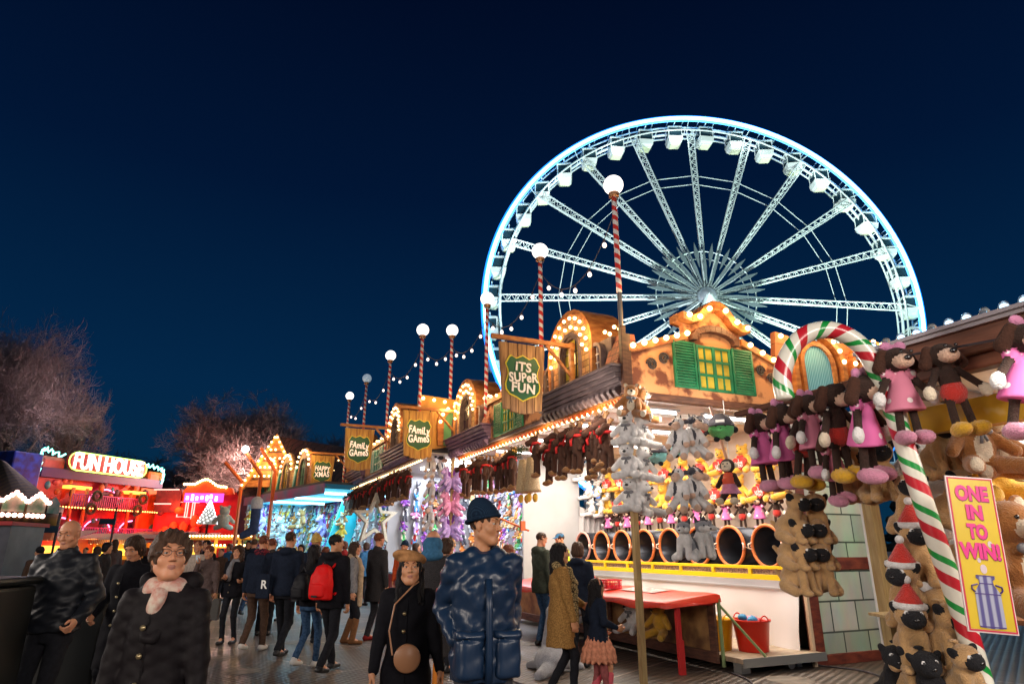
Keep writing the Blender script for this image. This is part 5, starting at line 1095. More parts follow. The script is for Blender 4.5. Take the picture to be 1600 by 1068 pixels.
for k in range(4):   # lilac and grey giant toys hanging in the far stall
    plush(('violetpony','polar','bear','violetpony')[k],CM@Vector((.3+.5*k,7.2-.9*k,2.3-.3*(k%2))),150,('lilac pony hanging highest in the far turquoise stall','white bear hanging in the far turquoise stall','brown bear hanging in the far turquoise stall','second lilac pony in the far turquoise stall, nearer the wing panel')[k],None,1.9)
# column of teddies hanging at far stall corner
for i,(kd,l) in enumerate((('bear','brown teddy at the top of the short column left of the star'),('goldbear','golden teddy in the middle of the short column left of the star'),('polar','white teddy at the foot of the short column left of the star'))):
    plush(kd,BM@Vector((.0,9.3,2.35-.42*i)),AZD+150,l,'short teddy column left of the star',1.15)
# pale star under the eaves
sr=E('hanging_star',BM@Vector((-.1,3.6,2.35)),(0,0,AZ+R(18)),'large pale five-pointed star outline hanging under the eaves of the middle stall','decoration')
m=MB(); o5=[(math.sin(2*PI*i/10)*(.75 if i%2==0 else .32),math.cos(2*PI*i/10)*(.75 if i%2==0 else .32)) for i in range(11)]; i5=[(a*.70,b*.70) for a,b in o5]
m.strip(o5,i5,-.05,.05,'vz'); m.build('frame',M('pale glitter board',(.62,.55,.42),.5,var=.25,vs=30),sr); m=MB(); m.cyl((0,0,.72),(0,0,1.2),.006,n=4); m.build('hanging_wire',MUNT,sr)
# --- stall D: big puppies on a rope, pugs round the candy cane, corner pug bunch
rope=[(1572,590,3.45,'dresspup2',1.25,'rightmost floppy-eared puppy in a pink dotted dress'),(1497,600,3.75,'bootpup',1.12,'floppy-eared puppy in red shorts and mustard boots, between two pink dresses'),(1410,612,3.95,'dresspup',1.18,'floppy-eared puppy in a dusty rose dotted dress, in front of the candy cane'),
 (1345,662,4.25,'dresspup2',1.12,'puppy in a pink dress leaning left behind the candy cane'),(1308,668,4.45,'bootpup',1.12,'puppy in mustard boots under the candy cane arch'),(1272,675,4.65,'dresspup',1.12,'rose dressed puppy below the candy cane arch, beside the one in mustard boots'),(1243,686,4.85,'bootpup',1.1,'puppy in red shorts near the candy cane hook'),(1222,690,5.0,'dresspup2',1.1,'pink dressed puppy just under the candy cane hook'),(1196,700,5.2,'dresspup2',1.1,'leftmost puppy of the rope, in a pink dress'),(1300,720,4.7,'dresspup',.95,'small rose dressed puppy hanging lowest behind the others')]
for i,(px,py,d,kd,sc,l) in enumerate(rope):
    p=at(px,py,d); sc*=(.97 if i<3 else rr.uniform(.98,1.2)); plush(kd,p-Vector((0,0,.30*sc)),175+(8 if i<3 else 35)+rr.uniform(-8,8),l,'big plush puppies hung along the front of the right stall',sc,roll=rr.uniform(-9,9) if i<3 else rr.uniform(-12,26),tilt=rr.uniform(-14,4))
m=MB(); rp=[at(px,py-12,d)+Vector((0,0,.18)) for px,py,d,*_ in [(1640,560,3.2)]+rope[:9]]; m.tube(rp,.008,5); setp(m.build('rope',CAB),'thin rope the big plush puppies are tied to','rope')
mw=MB(); a_,b_=at(1640,470,3.4),at(1150,640,5.6); a_.z=2.78; b_.z=2.72; mw.cyl(a_,b_,.03,n=8); setp(mw.build('hanging_rail',BEAM),'dark wooden rail above the hanging puppies','rail')
# golden and tan toys behind them
for i,(px,py,d,kd,l) in enumerate([(1330,740,4.9,'pug','tan pug high behind the pink dresses, left'),(1372,735,4.6,'pug','tan pug just left of the candy cane, topmost'),(1462,700,4.5,'pug','tan pug just right of the candy cane, under the rose dressed puppy'),(1550,700,4.3,'bear','brown bear behind the mustard boots at the right'),(1430,730,5.2,'polar','white bear peeping out right behind the candy cane'),(1522,690,4.2,'bear','brown bear hidden behind the red shorts puppy')]):
    plush(kd,at(px,py,d)-Vector((0,0,.22)),180+rr.uniform(-30,30),l,'toys tucked behind the big puppies',1.15)
# pug bunch left (under the puppies) 
for r_,(py) in enumerate((806,846,884)):
    for j,(dx,yw) in enumerate(((-22,215),(18,165))):
        plush('pug',at(1256+dx+4*r_,py+10,5.1+.06*j)-Vector((0,0,.15)),yw,f'tan pug in the bunch beside the stone wall, {("upper","middle","lowest")[r_]} tier {side2[j]}','pugs bunched beside the stone wall',1.0,tilt=-4)
PG=[(1416,792,4.35,'pug',150,'tan pug left of the candy cane, looking left, above the santa hats'),(1482,785,4.45,'pug',215,'tan pug right of the candy cane looking right'),(1425,868,4.3,'santapug',172,'pug in a red santa hat facing forward, left of the candy cane'),(1500,862,4.6,'pug',230,'pug mostly hidden behind the candy cane beside the yellow sign'),
 (1420,930,4.25,'santapug',120,'santa-hatted pug turned to the left, below the forward facing one'),(1466,935,4.2,'pug',250,'tan pug seen from behind, right of the santa-hatted one'),(1418,996,4.2,'santapug',165,'lower santa-hatted pug left of the candy cane'),(1462,1000,4.15,'pug',205,'tan pug with a pale blue tag, lowest beside the candy cane'),
 (1390,1050,4.3,'blackpug',160,'black pug at the far left of the lowest row'),(1420,1052,4.2,'pug',185,'small tan pug between the two black pugs'),(1452,1062,4.1,'blackpug',170,'black pug in front under the tan ones'),(1502,1052,4.0,'pug',195,'tan pug right of the black pug, at the foot of the candy cane')]
for i,(px,py,d,kd,yw,l) in enumerate(PG): plush(kd,at(px,py,d)-Vector((0,0,.17)),yw,l,'pug toys round the candy cane',1.04 if i<8 else .92,tilt=-5,roll=rr.uniform(-8,8))
for i,(px,py,d,kd,l) in enumerate([(1560,800,4.9,'polar','white bear hanging behind the yellow sign, upper'),(1592,745,4.7,'polar','white bear at the right edge above the yellow sign'),(1470,830,5.3,'polar','white bear glimpsed between candy cane and sign'),(1445,880,5.4,'polar','white bear low behind the pugs'),(1545,740,4.6,'goldbear','golden bear behind the top of the yellow sign'),(1590,905,4.2,'bear','large brown bear at the right edge behind the yellow sign')]):
    plush(kd,at(px,py,d)-Vector((0,0,.22)),180+rr.uniform(-40,40),l,'bears inside the right stall',1.5 if i<5 else 1.7)
# ================================================================ FUN HOUSE and rides at the left
NEW=M('white neon letters',(.92,1,.86),es=3.2); NEP=M('pink neon',(1,.25,.55),es=4,sample=False); NEC=M('cyan neon',(.25,1,.85),es=4,sample=False); NEB=M('blue white neon',(.45,.6,1),es=5,sample=False); NEY=M('yellow lamp panel',(1,.62,.08),es=1.6,sample=False); NER=M('pale red neon',(1,.35,.3),es=2.5,sample=False)
RP=M('red facade paint',(.52,.035,.02),.6,col2=(.28,.02,.03),vs=1.1); PKP=M('pink facade paint',(.58,.13,.09),.6,var=.3,vs=1.5); DKR=M('dark maroon paint',(.10,.02,.025),.6,var=.5,vs=3); BLP=M('blue mural',(.015,.06,.40),.5,col2=(.03,.01,.06),vs=2.2); GRN=M('wreath green',(.02,.06,.02),.8,var=.5,vs=30); ORP=M('orange facade paint',(.62,.17,.02),.6,var=.35,vs=2)
class Fr:   # vertical facade plane: origin o, yaw; converts sight lines to (x,z) on the plane
    def __init__(s,o,yaw): s.o=Vector(o); s.yaw=yaw; s.u=Vector((math.cos(yaw),math.sin(yaw),0)); s.n=Vector((-math.sin(yaw),math.cos(yaw),0)); s.M=Matrix.Translation(s.o)@Matrix.Rotation(yaw,4,'Z')
    def __call__(s,px,py):
        d=at(px,py,1.0)-Vector((0,0,CH)); k=(s.o-Vector((0,0,CH))).dot(s.n)/d.dot(s.n); p=Vector((0,0,CH))+d*k-s.o; return (p.dot(s.u),p.z)
F1=Fr((-31,40,0),R(72.5))
FH=E('fun_house',F1.o,F1.yaw,'red lit fun house ride with its big FUN HOUSE sign','fairground ride')
def rect(m,fr,a,b,c,d,y0,y1):   # px box a,b - c,d
    x0,z1=fr(a,b); x1,z0=fr(c,d); x0_,_=fr(a,d); m.box(min(x0,x1),max(x0,x1),y0,y1,min(z0,z1),max(z0,z1)); return m
x0,_=F1(48,760); x1,_=F1(244,800)
m=MB(); m.box(x0,x1,.0,4,0,6.3); m.build('facade_wall',RP,FH)
m=MB(); m.box(x0-1.9,x0,-.6,4,0,7.3); m.build('corner_tower',BLP,FH,bevel=.1)
m=MB(); m.box(x0-.02,x0+1.9,-.25,0,2.9,5.9); m.build('wall_panel',PKP,FH)
m=MB(); m.box(x1-1.9,x1,-.2,0,1.2,5.9); m.build('wall_panel',ORP,FH)
m=MB(); m.box(x0+2.2,x1-1.9,-1.0,0,4.1,4.2); m.build('balcony_floor',DKR,FH)
def rail(z,xa,xb,y):
    m=MB(); m.box(xa,xb,y,y+.06,z+.75,z+.82); 
    n=int((xb-xa)/.16)
    for i in range(n+1): x=xa+(xb-xa)*i/n; m.box(x-.025,x+.025,y+.01,y+.05,z,z+.75)
    m.build('balcony_rail',M('violet rail',(.30,.09,.30),.5),FH)
rail(4.2,x0+2.2,x1-1.9,-1.0); rail(2.1,x0+1.2,x1-1.0,-1.0)
m=MB(); m.box(x0+1.2,x1-1.0,-1.0,0,2.0,2.1); m.build('balcony_floor',DKR,FH)
def fharch(uc,z,w,h,glass,neon=True):
    pts=[(uc-w/2,z)]+arch_pts(uc,z+h-w*.35,w/2,8,ry=w*.35)+[(uc+w/2,z)]; m=MB(); m.ext(pts,-.06,.02,'vz'); o=m.build('arched_opening',glass,FH)
    if neon: m=MB(); q=arch_pts(uc,z+h-w*.35,w/2+.08,8,ry=w*.35+.08); m.tube([(a,-.12,b) for a,b in q],.045,6); m.build('neon_arch',NEP,o)
xm=(x0+x1)/2
for uc,w in ((xm+.3,2.4),): fharch(uc,4.25,w,1.2,DKR)
for uc in (xm-2.6,xm+.1,xm+2.9): fharch(uc,2.15,1.9,1.25,DKR)
fharch(x0+1.0,4.1,1.1,1.4,M('orange opening',(.5,.12,.03),.5),False); fharch(x1-1.0,4.0,.9,1.4,M('orange opening'),False); fharch(x1-1.1,2.0,.5,1.2,DKR,False)
for xa,xb,z in ((x0+2.0,x0+3.6,5.5),(x1-3.2,x1-1.9,5.5)): m=MB(); m.ext([(-.7,z-.1),(0,z+.22),(0,z-.1)],xa,xb,'uz'); 
for xa,xb,z in ((x0+2.0,x0+3.7,5.35),(x1-3.4,x1-1.9,5.35)): m=MB(); m.box(xa,xb,-.7,-.05,z,z+.2); m.build('yellow_awning',NEY,FH)
for xa in (x0+2.3,x0+3.3,x1-2.4,x1-3.3): m=MB(); m.cyl((xa,-.8,2.1),(xa,-.8,5.4),.11,n=10); m.build('column',M('striped column',(.65,.20,.04),.5,col2=(.05,.01,.02),kind='wave',vs=1.2,stretch=(.3,.3,1)),FH,True)
for px,py in ((132,775),(205,780),(122,795),(196,797)):
    a,b=F1(px,py); m=MB(); m.tube([(a+.30*math.cos(t),-1.15,b+.30*math.sin(t)) for t in [2*PI*i/16 for i in range(16)]],.10,7,True); m.build('wreath',GRN,FH,True)
rc=random.Random(8)
for i in range(70):       # carved cut-outs and lamps over the facade
    a=rc.uniform(x0+.3,x1-.3); b=rc.uniform(1.2,6.0); r=rc.uniform(.10,.3); m=MB(); m.sph((a,-.25,b),r,8,6,(1,.4,rc.uniform(.7,1.6))); m.build('cut_out',[ORP,PKP,DKR,M('teal cut-out',(.03,.25,.25),.5)][rc.randrange(4)],FH,True)
bulbs(FH,[(x0+.3+i*(x1-x0-.6)/44,-1.05,4.12) for i in range(45)]+[(x0+.3+i*(x1-x0-.6)/44,-1.05,2.02) for i in range(45)],MB().sph((0,0,0),.055,6,5).me('bulb',M('amber fair bulb',(1,.4,.1),es=6,sample=False),True))
# sign
sx0,sz0=F1(97,722); sx1,_=F1(219,735); zt=6.55; zb=7.75
m=MB(); r_=.55; pts=[(sx0+r_,zt)]+[(sx1-r_,zt)]+[(sx1-r_+r_*math.sin(t),zt+.6-r_*1.05*math.cos(t)) for t in [PI*i/8 for i in range(9)]]+[(sx1-r_,zb),(sx0+r_,zb)]+[(sx0+r_-r_*math.sin(t),zt+.6+r_*1.05*math.cos(t)) for t in [PI*i/8 for i in range(9)]]
so=E('sign_board',(0,0,0)); so.parent=FH
bd_=m.ext(pts,-.55,-.35,'vz').build('sign_panel',M('sign red board',(.45,.03,.03),.4),so)
m=MB(); m.tube([(a,-.6,b) for a,b in pts],.04,6,True); m.build('sign_neon',M('green yellow neon',(.5,1,.15),es=3),so)
me=text_me('FUN HOUSE',1.5,.05,.018,NEW,sp=.98); o=ob('lettering',me,so,((sx0+sx1)/2,-.62,zt+.58)); o.rotation_euler=(R(90),0,0); o.scale=((sx1-sx0-.7)/o.dimensions.x,1,1)
m=MB(); m.box(x0+.2,x1-.2,-.4,.1,5.95,6.55); m.build('grille_band',M('violet grille',(.12,.05,.16),.5,col2=(.04,.015,.06),kind='wave',vs=9,stretch=(1,1,.01)),FH)
def squig(pxs,name='neon_squiggle'):
    q=[F1(*p) for p in pxs]; m=MB(); pt=[]
    for i in range(len(q)-1):
        for t in np.linspace(0,1,6)[:-1]:
            a=q[i][0]+(q[i+1][0]-q[i][0])*t; b=q[i][1]+(q[i+1][1]-q[i][1])*t; w_=.16*math.sin((i*5+t*5)*1.9); pt.append((a+w_*.4,-.5,b+w_))
    m.tube(pt,.055,5); m.build(name,NEC,FH)
squig([(52,738),(55,722),(57,703),(66,702),(78,708),(95,714)]); squig([(220,727),(232,729),(243,732),(248,738),(247,750),(243,757)]); squig([(8,752),(14,744),(22,738)])
m=MB(); m.box(x0+.1,x0+1.8,-.3,.3,6.3,7.3); m.build('crest',PKP,FH,bevel=.25); m=MB(); m.box(x1-1.6,x1,-.3,.3,6.2,7.2); m.build('crest',ORP,FH,bevel=.25)
m=MB(); a,b=F1(88,826); c_,_=F1(240,835); m.box(a,c_,-1.3,-1.1,1.55,1.95); m.build('light_band',NEB,FH)
m=MB(); m.box(x0-1,x1,-1.2,0,.05,.9); m.build('entrance_steps',M('steel steps',(.3,.2,.25),.4,.5),FH)
for k,(x,z,p) in enumerate(((x0+1.2,5.2,260),(xm-1.6,3.3,260),(xm+1.2,5.2,300),(xm+1.8,3.1,260),(x1-1,4.6,260),(x1-1,2.4,200))): lamp('red_flood','POINT',(x,-2.6,z),p*.55,(1,.03,.015) if k%2 else (1,.10,.03),.3,parent=FH)
lamp('sign_glow','POINT',((sx0+sx1)/2,-1.6,8.2),120,(.5,1,.35),.4,parent=FH)
lamp('tower_flood','POINT',(x0-1.2,-2.4,6.6),60,(.08,.25,1),.3,parent=FH); lamp('tree_fill_light','POINT',(-28.5,41,10.5),650,(.86,.62,.66),.6); lamp('tree_fill_light','POINT',(-22,52,7.5),4200,(1,.58,.50),.6)  # unseen tree lamps added to brighten the bare branches
# -------- second red ride
F2=Fr((-27.4,50,0),R(6))
RD=E('red_ride',F2.o,F2.yaw,'smaller red ride right of the fun house with bulbs along a wavy pediment','fairground ride')
def fx(px,py=790): return F2(px,py)
xa=fx(244)[0]; xb=fx(372)[0]
m=MB(); m.box(xa,xb,0,3,0,fx(300,768)[1]); m.build('facade_wall',RP,RD)
m=MB(); m.box(xa,fx(283)[0],-.3,0,fx(0+260,800)[1],fx(260,765)[1]); m.build('upper_gallery',DKR,RD)
m=MB(); z=fx(260,768)[1]
for q in ((244,765,283,765),(244,787,270,787)): a=F2(q[0],q[1]); b=F2(q[2],q[3]); m.cyl((a[0],-.35,a[1]),(b[0],-.35,b[1]),.05,n=6)
m.build('neon_rail',NER,RD)
pp=[F2(*p) for p in ((290,768),(300,757),(312,756),(320,751),(326,749),(332,751),(342,759),(352,762),(366,763),(368,772),(290,785))]; m=MB(); m.ext(pp,-.5,-.1,'vz'); m.build('pediment',ORP,RD)
bulbs(RD,[(F2(px,py)[0],-.6,F2(px,py)[1]) for px,py in [(293,757),(297,757),(301,757),(305,757),(309,757),(313,755),(317,753),(321,751),(325,750),(329,750),(333,752),(337,755),(341,758),(345,760),(349,761),(353,761),(357,762)]],MB().sph((0,0,0),.095,8,6).me('bulb',BULB,True))
a=F2(294,771); b=F2(352,785); m=MB(); m.box(a[0],b[0],-.62,-.52,b[1],a[1]); m.build('sign_panel',M('magenta sign glow',(.75,.08,.75),es=1.6,sample=False),RD)
rs_=random.Random(12); x=a[0]+.15
while x<b[0]-.3:
    MB().box(x,x+.16,-.7,-.63,b[1]+.08+rs_.uniform(0,.2),a[1]-.08-rs_.uniform(0,.2)).build('neon_stroke',M('pinkish white neon',(1,.8,1),es=4,sample=False),RD); x+=rs_.uniform(.26,.42)
for (c0,r0,c1,r1) in ((281,784,293,807),(293,784,303,808),(303,785,321,810)):
    p,q=F2(c0,r0),F2(c1,r1); m=MB(); m.tube([(p[0],-.2,p[1]),(q[0],-.2,p[1]),(q[0],-.2,q[1]),(p[0],-.2,q[1])],.05,5,True); m.build('neon_window',NER,RD)
for i in range(18): p=F2(rc.uniform(250,325),rc.uniform(790,845)); m=MB(); m.sph((p[0],-.3,p[1]),rc.uniform(.15,.4),8,6,(1,.3,rc.uniform(.6,1.8))); m.build('cut_out',[ORP,DKR,RP,NEY][rc.choice([0,1,1,2,2,0,3])],RD,True)
for (px,py) in ((262,795),(300,795),(340,800),(262,830),(300,830)): p=F2(px,py); lamp('red_flood','POINT',(p[0],-2.5,p[1]),170,(1,.06,.025),.3,parent=RD)
# dark roofed brick building behind
KB=E('brick_lodge',at(318,790,70),R(0),'dark roofed brick building behind the smaller red ride','building'); KB.location.z=0
m=MB(); zt=at(318,738,70).z; zl=at(318,768,70).z; L_=at(262,790,70).x-KB.location.x; Rr=at(362,790,70).x-KB.location.x; gx=at(333,790,70).x-KB.location.x
m.box(L_,Rr,0,8,0,zl); m.ext([(gx-1.6,zl),(Rr,zl),(gx+.3,zt+.2)],-.02,.4,'vz'); m.build('wall',M('lodge brick',(.30,.17,.11),.8,var=.3,vs=2),KB)
m=MB(); m.add([(L_-1,-.3,zl),(gx-1.6,-.3,zl),(gx+.3,-.3,zt+.35),(L_+2,-.3,zt-.9)],[(0,1,2,3)]); m.add([(gx+.3,-.3,zt+.35),(Rr+.4,-.3,zl-.2),(Rr+.4,8,zl-.2),(gx+.3,8,zt+.35)],[(0,1,2,3)]); m.build('roof',M('navy slate',(.02,.025,.07),.6,var=.3,vs=4),KB)
# -------- carousel edge at far left
CR=E('carousel',at(18,800,30),0,'carousel canopy edge at the left border crowded with pink and yellow bulbs','fairground ride'); CR.location.z=0
zc=at(18,782,30).z; rad=2.9
m=MB(); m.lathe([(rad,zc-1.1),(rad+.05,zc-.2),(rad-.2,zc-.15),(.3,zc+1.8),(0,zc+1.9)],24,(-1.2,0,0)); m.build('canopy',M('olive canopy',(.07,.045,.01),.6,col2=(.02,.012,.005),kind='wave',vs=2),CR,True)
m=MB(); PB=[]
for i in range(10):
    a=R(200+i*18); c_=Vector((-1.2+math.cos(a)*(rad+.1),math.sin(a)*(rad+.1),zc-.25)); q=Vector((-math.sin(a),math.cos(a),0))
    m.add([c_-q*.42+Vector((0,0,-.3)),c_+q*.42+Vector((0,0,-.3)),c_+q*.42+Vector((0,0,.15)),c_+Vector((0,0,.45)),c_-q*.42+Vector((0,0,.15))],[(0,1,2,3,4)])
    for t in np.linspace(-1,1,7): PB.append(c_+q*.45*t+Vector((math.cos(a)*.06,math.sin(a)*.06,.5-.36*abs(t))))
    for t in (-.8,-.3,.2,.7): PB.append(c_+q*.45*t+Vector((math.cos(a)*.06,math.sin(a)*.06,-.45))); 
m.build('rounding_board',M('painted board',(.55,.5,.42),.4,col2=(.08,.25,.15),vs=2),CR)
m=MB(); BY=M('carousel bulb',(1,.55,.45),es=7,sample=False)
cbm=MB().sph((0,0,0),.095,8,6).me('bulb',BY,True)
for p in PB[:100]: ob('bulb',cbm,CR,p)
m=MB(); m.lathe([(rad-.1,zc-1.7),(rad,zc-1.1)],24,(-1.2,0,0)); m.build('valance',RP,CR); m=MB(); m.cyl((-1.2,0,0),(-1.2,0,zc),.5,n=12); 
m.build('centre_column',PKP,CR); m=MB(); m.lathe([(rad,0),(rad,.4),(0,.4)],24,(-1.2,0,0)); m.build('platform',DKR,CR)
lamp('carousel_light','POINT',CR.location+Vector((.8,-3.9,zc-.2)),160,(1,.35,.3),.3)
# kiosk with white panels below it, screen
KI=E('white_kiosk',at(-14,850,14),R(12),'pale kiosk side with a glowing cyan poster at the left edge','kiosk'); KI.location.z=0
m=MB(); m.box(-1.2,.30,0,1.5,0,2.05); m.build('wall',M('grey white kiosk',(.12,.12,.13),.5,var=.5,vs=2),KI); m=MB(); m.box(-1.3,.35,-.1,1.6,2.05,2.13); m.build('roof_edge',RP,KI)
m=MB(); m.box(-.9,.02,-.03,-.005,1.0,1.6); m.build('poster',M('cyan poster',(.03,.35,.45),es=.8,col2=(.02,.10,.2),vs=3),KI)
lamp('kiosk_light','POINT',KI.location+Vector((0,-1.4,2.6)),18,(.9,.85,1),.2)
# row of small far booths filling the end of the street
def booth(px,d,w,h,col,lab,roofc,lc,p=60):
    h*=.8; b=at(px,850,d); r=E('fair_booth',(b.x,b.y,0),0,lab,'booth','small far booths at the end of the street')
    m=MB(); m.box(-w/2,w/2,.3,2,0,h); m.build('wall',col,r); m=MB(); m.add([(-w*.6,-.5,h-.05),(w*.6,-.5,h-.05),(w*.55,2.2,h+.5),(-w*.55,2.2,h+.5)],[(0,1,2,3)]); m.box(-w*.6,w*.6,-.52,-.48,h-.05,h+.16); m.build('roof',roofc,r)
    m=MB(); m.box(-w/2-.1,w/2+.1,-.15,.0,.0,1.0); m.build('counter',DKR,r)
    bulbs(r,[(-w*.55+w*1.1*i/9,-.45,h-.02) for i in range(10)],BULB2_ME); m=MB(); m.box(-w*.4,w*.4,.22,.29,1.2,h-.3); m.build('lit_interior',NEY,r)
    lamp('booth_light','POINT',(b.x,b.y-.6,h-.2),p,lc,.2)
bk=[(68,34,2.6,2.5,M('red booth',(.5,.05,.03),.5),'red and yellow booth left of the bald man',M('canvas stripe',(.65,.10,.05),.6,col2=(.7,.6,.5),kind='wave',vs=1.6,stretch=(2,.01,.01)),(1,.4,.2)),(150,38,3,2.4,ORP,'orange booth behind the bald man, under the blue white light band',M('canvas stripe'),(1,.55,.15)),(185,36,2.8,2.3,M('yellow booth',(.6,.35,.05),.5),'yellow lit booth beside the woman with bowed head',M('canvas stripe'),(1,.6,.15)),(232,40,3.4,2.6,RP,'red booth right of the yellow one',RP,(1,.2,.1)),(270,37,3,2.4,DKR,'dark red booth behind the glasses woman',RP,(1,.25,.1))]
for q in bk: booth(*q)
# golden bulb pergola
GP=E('bulb_pergola',at(345,850,27),0,'golden wooden pergola edged with rows of bulbs, behind the cup-holding woman','pergola'); GP.location.z=0
zb=at(345,838,27).z; m=MB()
for dz in (0,.35): m.box(-1.3,1.4,-.05,.05,zb-dz-.08,zb-dz)
for x in (-1.2,-.2,.75,1.3): m.box(x-.06,x+.06,-.04,.04,0,zb)
m.box(-1.3,1.4,.1,1.6,zb-.12,zb-.06); m.build('frame',M('golden timber',(.6,.33,.05),.5,var=.25,vs=3),GP)
bulbs(GP,[(-1.25+i*.13,-.08,zb+.03) for i in range(21)]+[(-1.25+i*.16,-.08,zb-.33) for i in range(17)],BULB2_ME); lamp('pergola_light','POINT',GP.location+Vector((0,-.6,zb-.5)),40,WARM,.2)
# lit white cone tree, giant hanging toys
CT_=E('light_cone_tree',at(325,812,34),0,'small white cone tree covered in fairy lights','decoration'); zz=CT_.location.z; CT_.location.z=0
m=MB(); m.lathe([(.50,zz-.2),(.27,zz+.4),(.0,zz+1.0)],12); m.build('cone',M('glowing cone',(.8,.8,.72),.6,es=.25),CT_,True); m=MB(); m.cyl((0,0,0),(0,0,zz),.06,n=6); m.build('stand',MUNT,CT_)  # cone given a faint glow of its own for the light of its bulbs
bulbs(CT_,[(math.cos(i*2.4)*(.52-.5*i/90),math.sin(i*2.4)*(.52-.5*i/90),zz-.18+1.15*i/90) for i in range(90)],MB().sph((0,0,0),.03,6,5).me('bulb',M('cool fairy bulb',(.9,.95,1),es=5,sample=False),True))
PK['greybear']=[('body',PK['polar'][0][1].copy())]; PK['greybear'][0][1].materials[0]=F['cream']; PK['greybear'][0][1].materials[1]=F['cream']; plush('greybear',at(348,822,23)-Vector((0,0,.1)),20,'giant pale teddy hung high in front of the red ride, seen from behind',None,1.9,tilt=0)
sk=E('stocking',at(398,815,21.5),R(20),'big blue grey felt stocking hanging at the end of the turquoise stall','decoration')
blob('felt',[RC((0,0,.55),(0,0,-.25),.16,.14),RC((0,0,-.25),(-.32,0,-.42),.15,.11)],.03,M('blue grey felt',(.06,.09,.20),.9,var=.3,vs=10),sk)
blob('cuff',[RC((0,0,.52),(0,0,.62),.19,.19)],.03,F['white'],sk)
# orange flag arms with a bright lamp
for (a,b,l) in (((384,705,24),(408,742,24),'orange slanted arm with a bright white lamp left of the chalet roof'),((352,722,26),(378,752,26),'orange slanted arm over the smaller red ride'),((408,700,24.5),(430,735,24.5),'dark red slanted arm crossing the chalet gable')):
    pa_,pb_=at(*a),at(*b); o=E('slanted_arm',(pb_.x,pb_.y,0),0,l,'post'); m=MB(); q=pa_-Vector((pb_.x,pb_.y,0)); t=pb_-Vector((pb_.x,pb_.y,0)); m.cyl(q,t,.07,n=6); m.cyl(t,(0,0,0),.07,n=6); m.build('arm',M('orange steel'),o)
    if a[0]==384: m=MB(); m.sph(q+Vector((0,-.05,.08)),.13,10,8); m.build('lamp_head',M('white lamp',(1,1,.95),es=12,sample=False),o,True); lamp('arm_light','POINT',pa_+Vector((0,-.2,.1)),60,(1,.95,.9),.15)
# far tree belt closing the horizon
hb=MB(); rh=random.Random(4)
for i in range(900):
    x=rh.uniform(-130,140); y=rh.uniform(96,118); z=abs(rh.gauss(0,1))*2.6*(1+.6*math.sin(x*.13)); r=rh.uniform(.5,1.3); hb.sph((x,y,z),r,5,4,(1.4,1,1))
setp(hb.build('distant_thicket',M('night thicket',(.018,.022,.02),.95,var=.5,vs=1.5)),'dark mass of trees closing the far end of the fairground','thicket',kind='stuff')
# waste bin front left
WB=E('waste_bin',(at(18,900,5.2).x-.30,5.2,0),R(6),'dark waste bin with a blue sticker at the lower left corner','bin')
BINM=M('bin dark green plastic',(.004,.006,.006),.5,var=.3,vs=4)
m=MB(); m.box(-.75,.16,-.05,.6,0,1.30); m.build('body',BINM,WB,bevel=.03); m=MB(); m.box(-.78,.19,-.09,.64,1.31,1.37); m.build('lid',BINM,WB,bevel=.03); 
m=MB(); m.box(-.6,.10,-.07,-.052,.62,1.12); m.build('sticker',M('bin sticker slate',(.05,.08,.12),.4),WB); m=MB(); m.box(-.6,.095,-.075,-.0705,.62,.86); m.build('sticker_band',M('bin sticker blue',(.02,.16,.30),.4),WB)
o=ob('lettering',text_me('WASTE',.10,.001,.002,M('white print')),WB,(-.10,-.074,1.0)); o.rotation_euler=(R(90),0,0)
m=MB(); m.ext([(-.04,.80),(.04,.80),(.035,.69),(-.035,.69)],-.079,-.0765,'vz'); m.box(-.05,.05,-.079,-.0765,.81,.825); m.build('cup_symbol',M('white print'),WB)
m=MB(); m.box(.36,1.15,.0,.7,0,1.12); o=E('waste_bin',(WB.location.x-1.2,7.0,0),R(4),'second dark bin behind, its closed lid lit along the edge','bin')
m.build('body',BINM,o,bevel=.04); m=MB(); m.box(.32,1.19,-.04,.74,1.13,1.19); m.build('lid',BINM,o,bevel=.03)

for px,py0,d,w_,l in ((172,792,20,.42,'dark directional sign on a thin pole against the fun house'),(84,800,17,.5,'thin pole with a dark flat sign beside the bald man')):
    b=at(px,850,d); o=E('sign_post',(b.x,d,0),R(5),l,'sign'); z=at(px,py0,d).z; MB().cyl((0,0,0),(0,0,z),.03,n=8).build('pole',CM_P if 0 else M('dark pole',(.03,.03,.04),.5),o); MB().box(-w_,.05,-.03,.0,z-.50,z-.33).build('panel',M('dark sign panel',(.02,.05,.08),.4),o,bevel=.01)

# loose power cables on the matting
for i,(pts,l) in enumerate((([(1.5,.1),(1.2,-.6),(.4,-.9),(-.6,-.5),(-1.4,.6),(-1.2,2.6)],'black power cable snaking from under the near stall platform'),([(2.9,.2),(3.2,-.5),(3.0,-1.3),(3.6,-2.0)],'thin black cable running along the foot of the stone wall'))):
    m=MB(); P_=smoothp([W(v,u,.016) for v,u in pts],6); m.tube(P_,.012,6); setp(m.build('power_cable',CAB,None,True),l,'cable')
